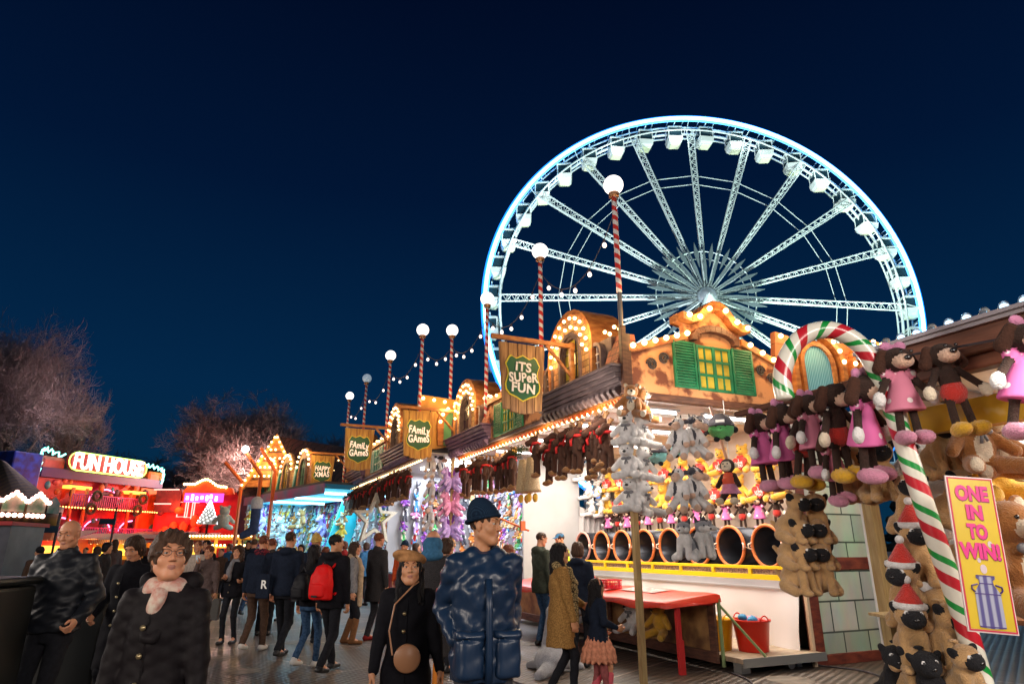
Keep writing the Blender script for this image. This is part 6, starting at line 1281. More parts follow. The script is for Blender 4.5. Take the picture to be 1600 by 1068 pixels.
# ================================================================ PEOPLE
SKIN={ 'fair':M('skin fair',(.60,.27,.15),.5,var=.08,vs=25),'warm':M('skin warm',(.58,.27,.14),.5,var=.08,vs=25),'tan':M('skin tan',(.50,.23,.115),.5,var=.08,vs=25),'dark':M('skin deep',(.22,.11,.07),.5,var=.08,vs=25)}
LIP=M('lips',(.40,.17,.13),.45); IRIS=M('iris',(.03,.018,.012),.15,coat=1)
for _mm in SKIN.values(): _mm.node_tree.nodes['Principled BSDF'].inputs['Subsurface Weight'].default_value=.12; _mm.node_tree.nodes['Principled BSDF'].inputs['Subsurface Scale'].default_value=.02
HAIR=dict(black=M('hair black',(.012,.010,.012),.38,var=.5,vs=4,stretch=(40,40,1),bump=.6,bs=30),brown=M('hair brown',(.07,.035,.02),.42,col2=(.02,.01,.008),vs=4,stretch=(40,40,1),bump=.6,bs=30),auburn=M('hair auburn',(.20,.06,.03),.42,col2=(.08,.02,.01),vs=4,stretch=(40,40,1),bump=.6,bs=30),
  grey=M('hair grey brown',(.10,.05,.032),.5,col2=(.05,.03,.02),vs=4,stretch=(40,40,1),bump=.6,bs=30))
def cloth(n,c,rough=.85,c2=None,vs=30,bs=220,bump=.5,kind='noise',**k): return M('cloth '+n,c,rough,col2=c2,var=.3 if c2 is None else 0,vs=vs,bump=bump,bs=bs,kind=kind,bd=.003,**k)
for _mm in HAIR.values(): _mm.node_tree.nodes['Principled BSDF'].inputs['Specular IOR Level'].default_value=.18
CL=dict(black=cloth('black wool',(.010,.010,.014)),navy=cloth('navy',(.012,.018,.035)),char=cloth('charcoal tweed',(.045,.042,.045),c2=(.02,.018,.02),vs=120),quilt=cloth('dark quilted',(.011,.009,.011),.6,vs=40),camel=cloth('boucle camel',(.40,.22,.07),c2=(.20,.10,.03),vs=70,bump=.9,bs=90),
  taupe=cloth('taupe wool',(.13,.09,.085)),green=cloth('olive grey',(.055,.065,.05)),brown=cloth('brown trouser',(.085,.05,.035)),denim=cloth('denim',(.05,.10,.19),c2=(.02,.05,.11)),blackj=cloth('black denim',(.016,.017,.022)),greytr=cloth('grey trouser',(.05,.05,.06)),
  orange=cloth('orange jacket',(.65,.10,.03)),cream=cloth('cream knit',(.55,.45,.38)),grey=cloth('grey knit',(.22,.22,.24)),red=cloth('red',(.35,.03,.03)),beige=cloth('beige scarf',(.50,.36,.24)),yellow=cloth('mustard beanie',(.60,.40,.12)),blue=cloth('blue scarf',(.05,.16,.30)),
  puff=M('shiny navy puffer',(.008,.024,.060),.33,bump=.28,bs=6,bd=.03,stretch=(2.0,2.0,.5)),puffb=M('black puffer',(.009,.011,.016),.48,bump=.10,bs=8,bd=.02,stretch=(.6,.6,1.6)),leo=cloth('leopard scarf',(.42,.30,.14),c2=(.03,.02,.012),vs=38,kind='cell'),white=cloth('white',(.6,.6,.6)),lime=cloth('lime vest',(.55,.75,.05)),
  peach=cloth('peach tulle',(.72,.30,.18),bump=1),leath=M('tan leather',(.42,.20,.10),.4),boot=M('brown suede',(.20,.09,.04),.8,var=.2,vs=20),shoe=M('black shoe',(.012,.012,.014),.35),sneak=M('white sneaker',(.6,.58,.55),.5),pboot=M('pink boot',(.6,.10,.13),.5),orb=M('orange boot',(.50,.16,.02),.7),tights=cloth('rose tights',(.35,.10,.10)),
  plaid=cloth('red plaid',(.16,.02,.03),c2=(.01,.01,.02),vs=16,kind='cell'),hatn=cloth('navy rib knit',(.012,.030,.06),c2=(.004,.012,.03),kind='wave',vs=45,bump=.8),beret=cloth('camel felt',(.48,.24,.10)),rpack=M('red backpack nylon',(.75,.012,.012),.5,var=.12,vs=6),dpack=M('black nylon',(.012,.012,.015),.5),mint=cloth('mint top',(.35,.55,.52)),lilscarf=cloth('floral scarf',(.60,.52,.44),c2=(.50,.22,.18),vs=28))
for _k,_mm in CL.items():
    if _k not in ('puff','puffb','leath','shoe'): _mm.node_tree.nodes['Principled BSDF'].inputs['Specular IOR Level'].default_value=.12
CL['puff'].node_tree.nodes['Principled BSDF'].inputs['Specular IOR Level'].default_value=.38
CL['puffb'].node_tree.nodes['Principled BSDF'].inputs['Specular IOR Level'].default_value=.3
def noise3(P,amp,sc):
    def f(X,Y,Z): return amp*(np.sin(X*sc+Z*sc*.7+1.3)*np.sin(Y*sc*1.1+Z*sc*.45)+.6*np.sin(Z*sc*1.3+X*sc*.6)*np.sin(Y*sc*.8+2.1))
    return f
def ik(a,b,l1,l2,pole):
    a,b,pole=Vector(a),Vector(b),Vector(pole); d=b-a; L=min(d.length,(l1+l2)*.999); dn=d.normalized(); x=(l1*l1-l2*l2+L*L)/(2*L); h=math.sqrt(max(l1*l1-x*x,0)); p=(pole-dn*pole.dot(dn)).normalized(); return a+dn*x+p*h, a+dn*L
def head_prims(fem=False):
    P=[EL((0,-.012,.035),(.075,.093,.086),0,.02),EL((0,.022,-.03),(.059,.066,.082),0,.03),EL((0,.064,-.092),(.024,.020,.020),0,.03),RC((0,.084,.018),(0,.104,-.020),.0075,.0115,0,.012),EL((0,.082,.038),(.052,.016,.012),0,.015),
       EL((0,.084,-.053),(.021,.0095,.0045),1,.005),EL((0,.081,-.062),(.017,.0095,.0050),1,.005),RC((0,-.02,-.05),(0,-.028,-.17),.050 if not fem else .043,.056 if not fem else .047,0,.03)]
    for s in (-1,1): P+=[EL((s*.079,-.008,-.002),(.009,.019,.030),0,.008),EL((s*.040,.056,-.022),(.024,.022,.024),0,.02),EL((s*.013,.094,-.024),(.008,.009,.007),0,.006),EL((s*.031,.096,.013),(.017,.013,.009),0,.010,'s'),EL((s*.031,.079,.0215),(.0165,.011,.0065),0,.004),EL((s*.031,.077,.0045),(.015,.010,.0045),0,.004),RC((s*.055,.0,-.055),(s*.022,.055,-.098),.018,.014,0,.03)]
    return P
def hand_prims(side,curl=.5,grip=False):
    P=[EL((0,.0,-.045),(.015,.040,.050),0,.01),RC((0,0,.02),(0,0,-.02),.024,.026,0,.015)]
    cs=-side
    for i,(y,l) in enumerate(((.030,.036),(.010,.041),(-.010,.038),(-.029,.030))):
        c=curl+.12*i; a=Vector((0,y,-.085)); d1=Vector((cs*math.sin(c*.8),0,-math.cos(c*.8))); b=a+d1*l; d2=Vector((cs*math.sin(c*1.9),0,-math.cos(c*1.9))); e=b+d2*l*.75; d3=Vector((cs*math.sin(c*2.6),0,-math.cos(c*2.6))); g=e+d3*l*.5
        P+=[RC(a,b,.0092,.0085,0,.004),RC(b,e,.0085,.0078,0,.003),RC(e,g,.0078,.007,0,.002)]
    P+=[RC((cs*.004,.026,-.02),(cs*.018,.052,-.052),.014,.0105,0,.008),RC((cs*.018,.052,-.052),(cs*.026,.050,-.082),.0105,.009,0,.004)]
    return P
def person(px,Y,h,yaw,label,top=('coat','black',.55),legs='blackj',shoes='shoe',hair=('short','brown'),skin='fair',hy=0,hp=0,step=0.0,armL=None,armR=None,fem=False,fine=1,scarf=None,hood=None,hat=None,X=None,hem2=None,glasses=False,fat=1.0,boots=None,curl=.55,group=None,extra=None,zoff=0,lift=0):
    s=h/1.75; x=(px-800)/FPX*(Y*CT+(h*.85-CH)*ST) if X is None else X
    root=E('person',(x,Y,zoff),R(yaw),label,'person',group)
    vb=(.011,.016,.024)[2-fine]; vf=(.0046,.008,.013)[2-fine]; vc=(.010,.015,.022)[2-fine]
    fw=(.93 if fem else 1.0)*fat
    V3=lambda *a: Vector(a)*s
    hips=[V3(q*.085,0,.91-lift) for q in (-1,1)]
    ft=[V3(-.095,-step*.5,.085+(.05 if step>.15 else 0)),V3(.095,step*.5,.085)]
    if step<0: ft=[V3(-.095,-step*.5,.085),V3(.095,step*.5,.085+(.05 if step<-.15 else 0))]
    L=.432*s; kn=[]; an=[]
    for hp_,f_ in zip(hips,ft): k_,a_=ik(hp_,f_,L,L*.97,(0,1,.1)); kn.append(k_); an.append(a_)
    sh=[V3(q*.175*fw,-.005,1.415) for q in (-1,1)]
    aT=[armL or (-.25,.04,.80),armR or (.25,.04,.80)]; el=[];wr=[]
    for i,q in enumerate((-1,1)):
        e_,w_=ik(sh[i],V3(*aT[i][:3]),.285*s,.262*s,(q*.45,-1,-.25) if len(aT[i])<4 else aT[i][3]); el.append(e_); wr.append(w_)
    # ---- body
    P=[LO([(.86*s,.15*s,.10*s),(1.0*s,.14*s,.095*s),(1.12*s,.13*s,.09*s),(1.3*s,.155*s*fw,.10*s),(1.42*s,.13*s,.075*s),(1.47*s,.055*s,.05*s)],0,.03)]
    for i in range(2): P+=[RC(hips[i],kn[i],.075*s,.05*s,0,.03),RC(kn[i],an[i],.048*s,.036*s,0,.02),RC(an[i],an[i]+V3(0,.12,-.05),.034*s,.03*s),RC(sh[i],el[i],.042*s,.036*s,0,.03),RC(el[i],wr[i],.035*s,.025*s,0,.02)]
    parts=[sdf(P,.022 if fine else .03)]
    hs=(.985 if h>1.4 else .90)*(h/1.75)**.35; hc=Vector((0,.02,1.625))*s; hc.z=h-.118*hs-(.0); HR=Euler((R(hp),0,R(hy))).to_matrix(); HRn=np.array(HR)
    hv,hf,hm=sdf(head_prims(fem),vf); parts.append((rigid(hv,HRn,hc,hs),hf,hm))
    for i,q in enumerate((-1,1)):
        if fine==0: 
            hv,hf,hm=sdf([EL((0,0,-.06),(.022,.038,.075),0)],.012)
        else: hv,hf,hm=sdf(hand_prims(q,curl),.0052 if fine==2 else .0075)
        d=(wr[i]-el[i]).normalized(); z=-d; y=Vector((0,1,0)); y=(y-z*y.dot(z)); y=y.normalized() if y.length>.15 else Vector((q*-1,0,.3)).normalized(); xx=y.cross(z); mt=np.array([[xx.x,y.x,z.x],[xx.y,y.y,z.y],[xx.z,y.z,z.z]])
        parts.append((rigid(hv,mt,wr[i],s**.5),hf,hm))
    ob('body',np_mesh('person_body',parts,[SKIN[skin],LIP]),root)
    def H(me,name):      # place a head-local mesh
        o=ob(name,me,root,hc,None,hs); o.rotation_euler=(R(hp),0,R(hy)); return o
    if fine:
        m=MB(); 
        for q in (-1,1): m.sph((q*.031,.0745,.0130),.0120,12,8)
        for q in (-1,1): m.m=1; m.sph((q*.031,.0805,.0130),.0074,10,6)
        H(m.me('eyes',[M('sclera',(.34,.31,.29),.3),IRIS],True),'eyes')
        m=MB()
        for q in (-1,1): m.tube([(q*.014,.096,.036),(q*.030,.095,.043),(q*.046,.082,.038)],.0035,5,rs=[.003,.0045,.002])
        H(m.me('eyebrows',HAIR[hair[1] if hair else 'brown'],True),'eyebrows')
    if glasses:
        m=MB()
        for q in (-1,1): m.tube([(q*.033+.023*math.cos(t),.104,.012+.017*math.sin(t)) for t in [2*PI*i/18 for i in range(18)]],.0017,5,True); m.tube([(q*.056,.102,.016),(q*.074,.06,.016),(q*.082,-.005,.014)],.0018,5)
        m.tube([(-.011,.105,.016),(0,.108,.019),(.011,.105,.016)],.0016,5); H(m.me('glasses',M('dark frame',(.01,.01,.012),.2),True),'glasses')
    if hair:
        st,colr=hair; hm_=HAIR[colr]
        cut=[EL((0,.118,-.008),(.070,.085,.082),None,.012,'s'),EL((0,.10,-.09),(.085,.09,.08),None,.01,'s')]
        if st=='short': hp_=[EL((0,-.018,.045),(.083,.099,.088),0)]+cut+[EL((0,-.02,-.11),(.1,.2,.075),None,.01,'s')]
        elif st=='crop': hp_=[EL((0,-.018,.040),(.079,.096,.084),0)]+cut+[EL((0,-.0,-.10),(.12,.2,.08),None,.01,'s')]
        elif st=='bob': hp_=[EL((0,-.02,.045),(.093,.108,.094),0),EL((0,-.035,-.03),(.098,.088,.085),0,.03)]+cut+[EL((0,.02,-.14),(.12,.2,.06),None,.01,'s')]
        elif st=='tousled': hp_=[EL((0,-.022,.058),(.094,.108,.096),0),EL((.05,-.02,.03),(.05,.09,.07),0,.03),EL((-.05,-.02,.03),(.05,.09,.07),0,.03),EL((0,-.07,-.01),(.08,.06,.08),0,.03)]+cut+[EL((0,.02,-.13),(.12,.2,.075),None,.01,'s')]
        elif st=='long': hp_=[EL((0,-.02,.042),(.086,.102,.088),0),RC((0,-.05,0),(0,-.075,-.20),.078,.062,0,.04),RC((.066,-.03,-.02),(.085,.03,-.24),.040,.030,0,.04),RC((-.066,-.03,-.02),(-.085,.03,-.24),.040,.030,0,.04),RC((0,-.08,-.15),(0,-.09,-.33),.06,.03,0,.03)]+cut
        elif st=='curly': hp_=[EL((0,-.02,.045),(.105,.115,.10),0),EL((0,-.04,-.06),(.12,.09,.12),0,.04),EL((.085,.01,-.1),(.045,.05,.09),0,.03),EL((-.085,.01,-.1),(.045,.05,.09),0,.03)]+cut
        elif st=='pony': hp_=[EL((0,-.018,.042),(.082,.098,.086),0),RC((0,-.11,.02),(0,-.15,-.10),.03,.02,0,.02)]+cut
        dd=(lambda X,Y,Z: .0034*np.sin(X*190+np.sin(Z*50)*1.5)+.0026*np.sin(Y*170+Z*30+1)+.003*np.sin(X*45+Z*30)*np.sin(Y*40)) if fine>=1 else None
        if st=='tousled': dd=lambda X,Y,Z:.006*np.sin(X*95+np.sin(Z*60)*2)*np.sin(Y*80+Z*30)+.004*np.sin(X*180+Z*40)
        if st=='curly': dd=lambda X,Y,Z: .010*np.sin(X*95)*np.sin(Y*90+1)*np.sin(Z*85)
        H(np_mesh('hair',[sdf(hp_,vf*1.15,dd)],[hm_]),'hair')
    if hat:
        k,c=hat
        if k=='beanie':
            q=[EL((0,-.022,.068),(.093,.108,.088),0),EL((0,-.045,.135),(.055,.06,.045),0,.05),PL((0,0,.040),(0,-.18,-.98))]; q[-1]['n']=np.array((0,.20,-1.)); q[-1]=dict(q[-1]); 
            pl=dict(t='pl',c=np.array((0,0,.036)),n=np.array((0,-.22,.975))*1,op='s',m=None,k=0)
            H(np_mesh('hat',[sdf([q[0],q[1],pl],vf*1.2)],[CL[c]]),'hat')
            bm_=[((.094*math.cos(t)),-.020+.108*math.sin(t),.045+.22*(.108*math.sin(t))) for t in [2*PI*i/28 for i in range(28)]]; m=MB(); m.tube(bm_,.013,8,True); H(m.me('hat_brim',CL[c],True),'hat_brim')
        elif k=='beret': H(np_mesh('beret',[sdf([EL((.012,-.035,.092),(.135,.130,.042),0,rot=(.22,-.18,0)),EL((0,-.01,.065),(.088,.103,.04),0,.03),PL((0,0,.045),(0,-.12,.99))],vf*1.2)],[CL[c]]),'beret')
        elif k=='cap': H(np_mesh('cap',[sdf([EL((0,-.018,.05),(.085,.10,.082),0),EL((0,.11,.062),(.07,.07,.010),0,.01),PL((0,0,.045),(0,-.1,.99))],vf*1.3)],[CL[c]]),'cap')
        elif k=='headband': m=MB(); m.tube([(.088*math.cos(t),-.0,.045+.088*math.sin(t)) for t in [PI*i/14 for i in range(15)]],.011,6); H(m.me('headband',CL[c],True),'headband')
    # ---- trousers, shoes
    t=.016*s; P=[LO([(.80*s,.16*s,.115*s),(.95*s,.165*s*fat,.125*s),(1.04*s,.15*s,.11*s)],0,.02)]
    wide=1.0 if not fem else .9
    for i in range(2): P+=[RC(hips[i],kn[i],(.088*s)*wide,(.064*s)*wide,0,.03),RC(kn[i],an[i]+V3(0,0,.0),.062*s*wide,.050*s*wide,0,.02)]
    fd=noise3(None,.0035,38)
    if legs: ob('trousers',np_mesh('trousers',[sdf(P,vb,fd)],[CL[legs]]),root)
    for i in range(2):
        a=an[i]; up=a.z>.1*s
        P=[RC(a+V3(0,-.035,-.045),a+V3(0,.155,-.055 if not up else -.075),.042*s,.034*s,0,.02),RC(a,a+V3(0,-.01,-.03),.045*s,.045*s,0,.02)]
        if boots: P+=[RC(a+(kn[i]-a)*.75,a,.062*s,.054*s,0,.02)]
        pl=dict(t='pl',c=np.array(a+V3(0,0,-.085)),n=np.array((0,0,1.) if not up else (0,.25,.97)),op='s',m=None,k=0); pl['n']=-pl['n']; pl['n']=-pl['n']
        o=ob('boot' if boots else 'shoe',np_mesh('shoe',[sdf(P+[dict(pl,n=pl['n'])],.010)],[CL[boots or shoes]]),root)
    # ---- upper garment
    kind,cm,hem=top[:3]; mat=CL[cm]; k=dict(coat=1.0,jacket=1.0,puffer=1.12,sweater=.9)[kind]; hz=hem*s
    g=[(1.0*s,.172*s*fat,.128*s*fat),(1.12*s,.165*s*fw*k,.122*s*k),(1.28*s,.185*s*fw*k,.135*s*k),(1.37*s,.185*s*fw,.120*s*k),(1.43*s,.155*s*fw,.098*s),(1.475*s,.085*s,.080*s)]
    if kind!='coat': g[0]=(1.0*s,.178*s*fat*k,.138*s*k)
    low=[(hz,(.215 if kind=='coat' else .182)*s*fat*(1+(k-1)*.6),(.175 if kind=='coat' else .142)*s*(1+(k-1)*.6))]
    if hz<.86*s: low.append((.9*s,.192*s*fat*k**.5,.152*s*k**.5))
    P=[LO(low+g,0,.02),RC(sh[0]+V3(.05,0,-.005),sh[1]+V3(-.05,0,-.005),.062*s*k**.5,None,0,.04)]
    for i in range(2):
        cuff=wr[i]+(el[i]-wr[i]).normalized()*.012*s
        P+=[RC(sh[i],el[i],.066*s*k,.056*s*k,0,.035),RC(el[i],cuff,.056*s*k,.043*s*k,0,.02)]
    if kind!='sweater' and not (hood or scarf): P+=[RC((0,-.03*s,1.47*s),(0,.0,1.50*s),.072*s,.076*s,0,.02)]
    if hood=='down': P+=[EL((0,-.085*s,1.47*s),(.115*s,.075*s,.062*s),0,.03),RC((-.06*s,.0,1.475*s),(.06*s,0,1.475*s),.058*s,None,0,.03)]
    P.append(EL((0,.01*s,1.54*s),(.062*s,.068*s,.05*s),None,.01,'s'))
    if kind=='puffer':
        pz=.105 if fine<2 else .125
        def fd2(X,Y,Z,pz=pz): 
            w_=.5+.5*np.sin(X*9+Y*7+1); return -.0065*np.abs(np.sin(PI*(Z+.012*np.sin(X*23)+.01*np.sin(Y*19))/pz))+.003+.004*np.sin(X*31+Z*47)*np.sin(Y*27-Z*21)+.0035*np.sin(X*34-Z*52+2*np.sin(Z*9+X*7))+.0022*np.sin(X*62+Z*75+2*np.sin(Z*12))
        dsp=fd2
    else: dsp=noise3(None,.0045,27)
    if cm=='quilt': dsp=lambda X,Y,Z:-.0035*np.abs(np.sin(PI*(Z+X*.5)/.07))*1-.0035*np.abs(np.sin(PI*(Z-X*.5)/.07))+.004+.004*np.sin(X*27+Z*19)*np.sin(Y*27)
    gm=ob(kind if kind!='puffer' else 'jacket',np_mesh('garment',[sdf(P,vc,dsp)],[mat]),root)
    if kind in('coat','jacket') and fine: # placket and buttons
        m=MB(); zt=1.40*s
        yf=lambda z: np.interp(z,[q[0] for q in low+g],[q[2] for q in low+g])
        zz=np.linspace(hz+.02,zt,12); m.tube([(.012,float(yf(z))+.001,z) for z in zz],.006,4); m.build('placket',mat,root)
        for q in range(4):
            z=(1.30-.13*q)*s
            if z>hz+.03: MB().lathe([(0,0),(.013,0),(.013,.006),(0,.009)],12,(.03,float(yf(z))+.003,z),'Y').build('button',M('brass button',(.45,.36,.2),.3,.8),root,True)
    if scarf:
        P=[RC((-.05*s,.02*s,1.475*s),(.05*s,.02*s,1.475*s),.062*s,None,0,.03),RC((-.05*s,-.05*s,1.485*s),(.05*s,-.05*s,1.485*s),.058*s,None,0,.03),EL((0,.0,1.56*s),(.055*s,.06*s,.045*s),None,.01,'s')]
        if scarf[1]: P+=[RC((.05*s,.10*s,1.43*s),(.065*s,.155*s,1.28*s),.045*s,.05*s,0,.03),RC((.065*s,.155*s,1.28*s),(.07*s,.15*s,(1.28-scarf[1])*s),.05*s,.06*s,0,.02)]
        ob('scarf',np_mesh('scarf',[sdf(P,vc,noise3(None,.005,55))],[CL[scarf[0]]]),root)
    root['_s']=s
    return root,dict(s=s,wr=wr,el=el,sh=sh,hc=hc,an=an)
def strap_bag(): pass
# ---- foreground
p,i=person(105,6.0,1.83,184,'bald man in a dark puffer jacket, hands at his pockets, at the left',('puffer','puffb',.88),'blackj',hair=None,skin='fair',hp=-14,armL=(-.25,.13,.97),armR=(.23,.15,.95),fine=2,fat=1.06,curl=.9)
p,i=person(262,3.45,1.665,184,'woman with short brown hair and glasses in a dark quilted coat, glancing up left',('coat','quilt',.5),'blackj',hair=('tousled','grey'),skin='fair',hy=30,hp=9,fem=True,fine=2,glasses=True,scarf=('lilscarf',0),hood='down',fat=1.0,armL=(-.25,.06,.82),armR=(.25,.04,.80))
s_=i['s']; blob('scarf_front',[EL((0,.085*s_,1.405*s_),(.045,.05,.08),0)],.010,CL['lilscarf'],p,noise3(None,.006,60)); blob('hood_collar',[RC((-.11*s_,-.03*s_,1.50*s_),(-.02*s_,.135*s_,1.25*s_),.040,.024,0,.02),RC((.11*s_,-.03*s_,1.50*s_),(.02*s_,.135*s_,1.25*s_),.040,.024,0,.02),RC((-.11*s_,-.04*s_,1.51*s_),(.11*s_,-.04*s_,1.51*s_),.045,None,0,.03)],.011,CL['quilt'],p,noise3(None,.006,30))
p,i=person(640,5.0,1.56,190,'woman in a camel beret and black coat, looking to the right',('coat','black',.66),'blackj',hair=('long','black'),skin='warm',hy=-2,hp=6,fem=True,fine=2,hat=('beret','beret'),armL=(-.27,.05,.84),armR=(.27,.07,.80),scarf=('black',.0))
BR=p.matrix_basis
m=MB(); m.lathe([(0,-.022),(.082,-.022),(.091,-.012),(.091,.012),(.082,.022),(0,.022)],28,(0,0,0),'Y'); bg_=E('shoulder_bag',p.location,(0,0,p.rotation_euler.z),'round tan leather bag hanging at the hip of the woman in the beret','bag')
m.T=None; o=m.build('pouch',CL['leath'],bg_,True); o.location=(.0,.175,.88)
m=MB(); m.tube([(.10,.165,.90),(.13,.14,1.05),(.10,.12,1.22),(-.02,.10,1.34),(-.10,.0,1.385)],.006,5); m.build('strap',CL['leath'],bg_)
def paper_bag(loc,rz,label,w=.26,h=.30,d=.11,mat=None,nm='paper_bag'):
    r=E(nm,loc,rz,label,'bag'); m=MB(); m.add([(-w/2,-d/2,-h),(w/2,-d/2,-h),(w/2,d/2,-h),(-w/2,d/2,-h),(-w/2,-d/2,0),(w/2,-d/2,0),(w/2,d/2,0),(-w/2,d/2,0),(-w/2+.01,0,-h*.5),(w/2-.01,0,-h*.5)],[(3,2,1,0),(0,1,5,4),(2,3,7,6),(1,2,9),(1,9,5),(2,6,9),(9,6,5),(3,0,8),(0,4,8),(4,7,8),(7,3,8)])
    m.build('sack',mat or M('kraft paper',(.50,.30,.10),.6,col2=(.62,.42,.08),vs=3,bump=.3,bs=8),r); 
    for s in (-1,1): MB().tube([(-.06,s*d/2,0),(-.05,s*d/4,.08),(.05,s*d/4,.08),(.06,s*d/2,0)],.005,5).build('handle',M('kraft cord',(.4,.25,.1),.8),r)
    return r
w_=p.location+Matrix.Rotation(p.rotation_euler.z,3,'Z')@Vector((i['wr'][1].x,i['wr'][1].y,i['wr'][1].z-.10)); paper_bag(w_-Vector((0,0,.07)),p.rotation_euler.z,'yellow and kraft paper bag carried by the woman in the beret')
p,i=person(757,4.3,1.85,196,'man in a shiny navy puffer jacket and navy beanie, looking right',('puffer','puff',.80),'greytr',hair=('crop','brown'),skin='tan',hy=48,hp=0,fine=2,hat=('beanie','hatn'),armL=(-.165,.03,1.0,Vector((-.25,-1,0))),armR=(.165,.03,1.0,Vector((.25,-1,0))),hood='down',fat=.96,curl=.4)
for q in (-1,1):
    m=MB(); 
    P=[LO([(.87,.085,.10,.075),(.89,.09,.115,.075),(1.07,.088,.108,.075),(1.09,.08,.09,.075)],0,.01,pw=4),LO([(1.085,.094,.10,.08),(1.10,.096,.112,.08),(1.13,.094,.105,.07)],0,.004,pw=4)]; P=[dict(z,st=z['st']) for z in P]; po=blob('pocket',P,.010,CL['puff'],p,noise3(None,.003,40)); po.location=(q*.11,0,0)
m=MB(); m.tube([(.01,.165,1.42),(.01,.192,1.25),(.01,.195,1.0),(.01,.185,.85)],.022,6); m.build('zip_flap',CL['puff'],p,True)
p,i=person(676,7.6,1.78,-5,'person from behind in a dark coat with a blue hood scarf and orange boots',('coat','char',.48),'blackj',hair=None,skin='fair',fine=1,boots='orb',scarf=('blue',0)); blob('hood',[EL((0,-.01,1.62),(.115,.125,.115)),EL((0,-.05,1.52),(.13,.11,.07))],.014,CL['blue'],p)
person(697,9.6,1.72,-60,'woman in a pale cap seen just behind the blue scarf hood',('coat','taupe',.6),hair=('bob','brown'),fem=True,fine=1,hat=('cap','cream'))
p,i=person(874,7.9,1.65,-78,'woman with long black hair in a camel boucle coat and leopard scarf',('coat','camel',.58),'blackj',hair=('long','black'),skin='warm',fem=True,fine=2,scarf=('leo',.42),step=.22,armL=(-.18,.34,1.02),armR=(.22,.10,.84),boots=None,shoes='pboot',fat=1.05,hy=-6)
o=E('handbag',p.matrix_basis@Vector((.30,.22,1.0)) if 0 else p.location+Matrix.Rotation(p.rotation_euler.z,3,'Z')@Vector((-.26,.05,.80)),p.rotation_euler.z,'small black handbag between the woman in the camel coat and the girl','bag'); MB().box(-.04,.04,-.11,.11,-.09,.09).build('pouch',CL['shoe'],o,bevel=.02); m=MB(); m.tube([(0,-.09,.09),(.0,-.03,.3),(0,.03,.3),(0,.09,.09)],.006,5); m.build('strap',CL['shoe'],o)
p,i=person(932,7.75,1.26,-70,'little girl with a headband, open navy jacket and peach tulle skirt',('jacket','navy',.78),None,hair=('long','black'),skin='warm',fem=True,fine=2,hat=('headband','peach'),boots='pboot',step=.18,armL=(-.22,.16,1.0),armR=(.22,.22,1.06))
blob('skirt',[LO([(.42,.20,.19),(.52,.19,.175),(.66,.125,.105)])],.010,CL['peach'],p,lambda X,Y,Z:.010*np.sin(np.arctan2(Y,X)*17)+.004*np.sin(Z*90)); blob('tights',[RC(( -.06,-.0,.62),(-.07,.02,.30),.055,.042),RC((.06,0,.62),(.07,.03,.30),.055,.042),RC((-.07,.02,.30),(-.07,-.04,.12),.04,.03),RC((.07,.03,.30),(.07,.06,.12),.04,.03)],.012,CL['tights'],p)
blob('top',[EL((0,.062,.83),(.06,.055,.15))],.010,CL['mint'],p)
# ---- middle distance, left group
person(207,6.9,1.70,180,'woman with shoulder length brown hair bowing her head, black coat',('coat','black',.5),hair=('bob','brown'),fem=True,fine=1,hp=-22,armL=(-.26,.12,.90),armR=(.2,.2,1.0))
p,i=person(326,12.6,1.63,176,'woman sipping from a paper cup, long taupe coat open over grey',('coat','taupe',.35),'blackj',hair=('short','auburn'),fem=True,fine=1,hp=-10,armR=(.06,.26,1.42),armL=(-.27,.05,.82))
hd=p.location+Matrix.Rotation(p.rotation_euler.z,3,'Z')@(i['wr'][1]+Vector((0,.04,.09))); cu=E('paper_cup',hd,0,'pale blue drink cup raised to the mouth of the woman in the taupe coat','cup'); MB().lathe([(0,-.06),(.028,-.06),(.038,.05),(.0,.05)],14).build('cup_body',M('pale cup',(.55,.65,.7),.4),cu,True); MB().lathe([(0,.05),(.04,.05),(.038,.062),(0,.065)],14).build('lid',M('cup lid',(.6,.6,.6),.4),cu,True)
hd=p.location+Matrix.Rotation(p.rotation_euler.z,3,'Z')@(i['wr'][0]+Vector((0,0,-.10))); paper_bag(hd,0,'dark paper bag carried by the woman with the cup',.20,.36,.1,M('dark paper',(.05,.045,.04),.6),'paper_bag')
person(308,13.6,1.74,180,'woman with tied auburn hair in a pale sweater behind the cup drinker',('sweater','cream',.85),'blackj',hair=('pony','auburn'),fem=True,fine=1)
person(322,15.5,1.76,175,'dark haired man between the sweater woman and the cup drinker',('jacket','black',.8),hair=('short','black'),fine=1)
person(371,12.3,1.63,178,'woman with curly dark hair and grey scarf holding a phone',('jacket','black',.82),'blackj',hair=('curly','brown'),fem=True,fine=1,scarf=('grey',.12),armR=(.06,.28,1.16),armL=(-.24,.16,1.12),step=.1)
person(410,11.4,1.80,-4,'man from behind, red plaid shoulders on a navy jacket and brown trousers',('jacket','navy',.86),'brown',shoes='sneak',hair=('crop','auburn'),fine=1,step=.30,hood=None,fat=1.05,scarf=('plaid',0))
person(424,13.4,1.78,10,'man with ginger cropped hair partly hidden behind the plaid shouldered man',('jacket','char',.84),hair=('crop','auburn'),fine=1)
p,i=person(452,10.8,1.84,-12,'tall man from behind in a hooded dark jacket, striding in black jeans',('jacket','navy',.84),'blackj',hair=('crop','brown'),fine=1,step=-.42,hood='down',fat=1.08)
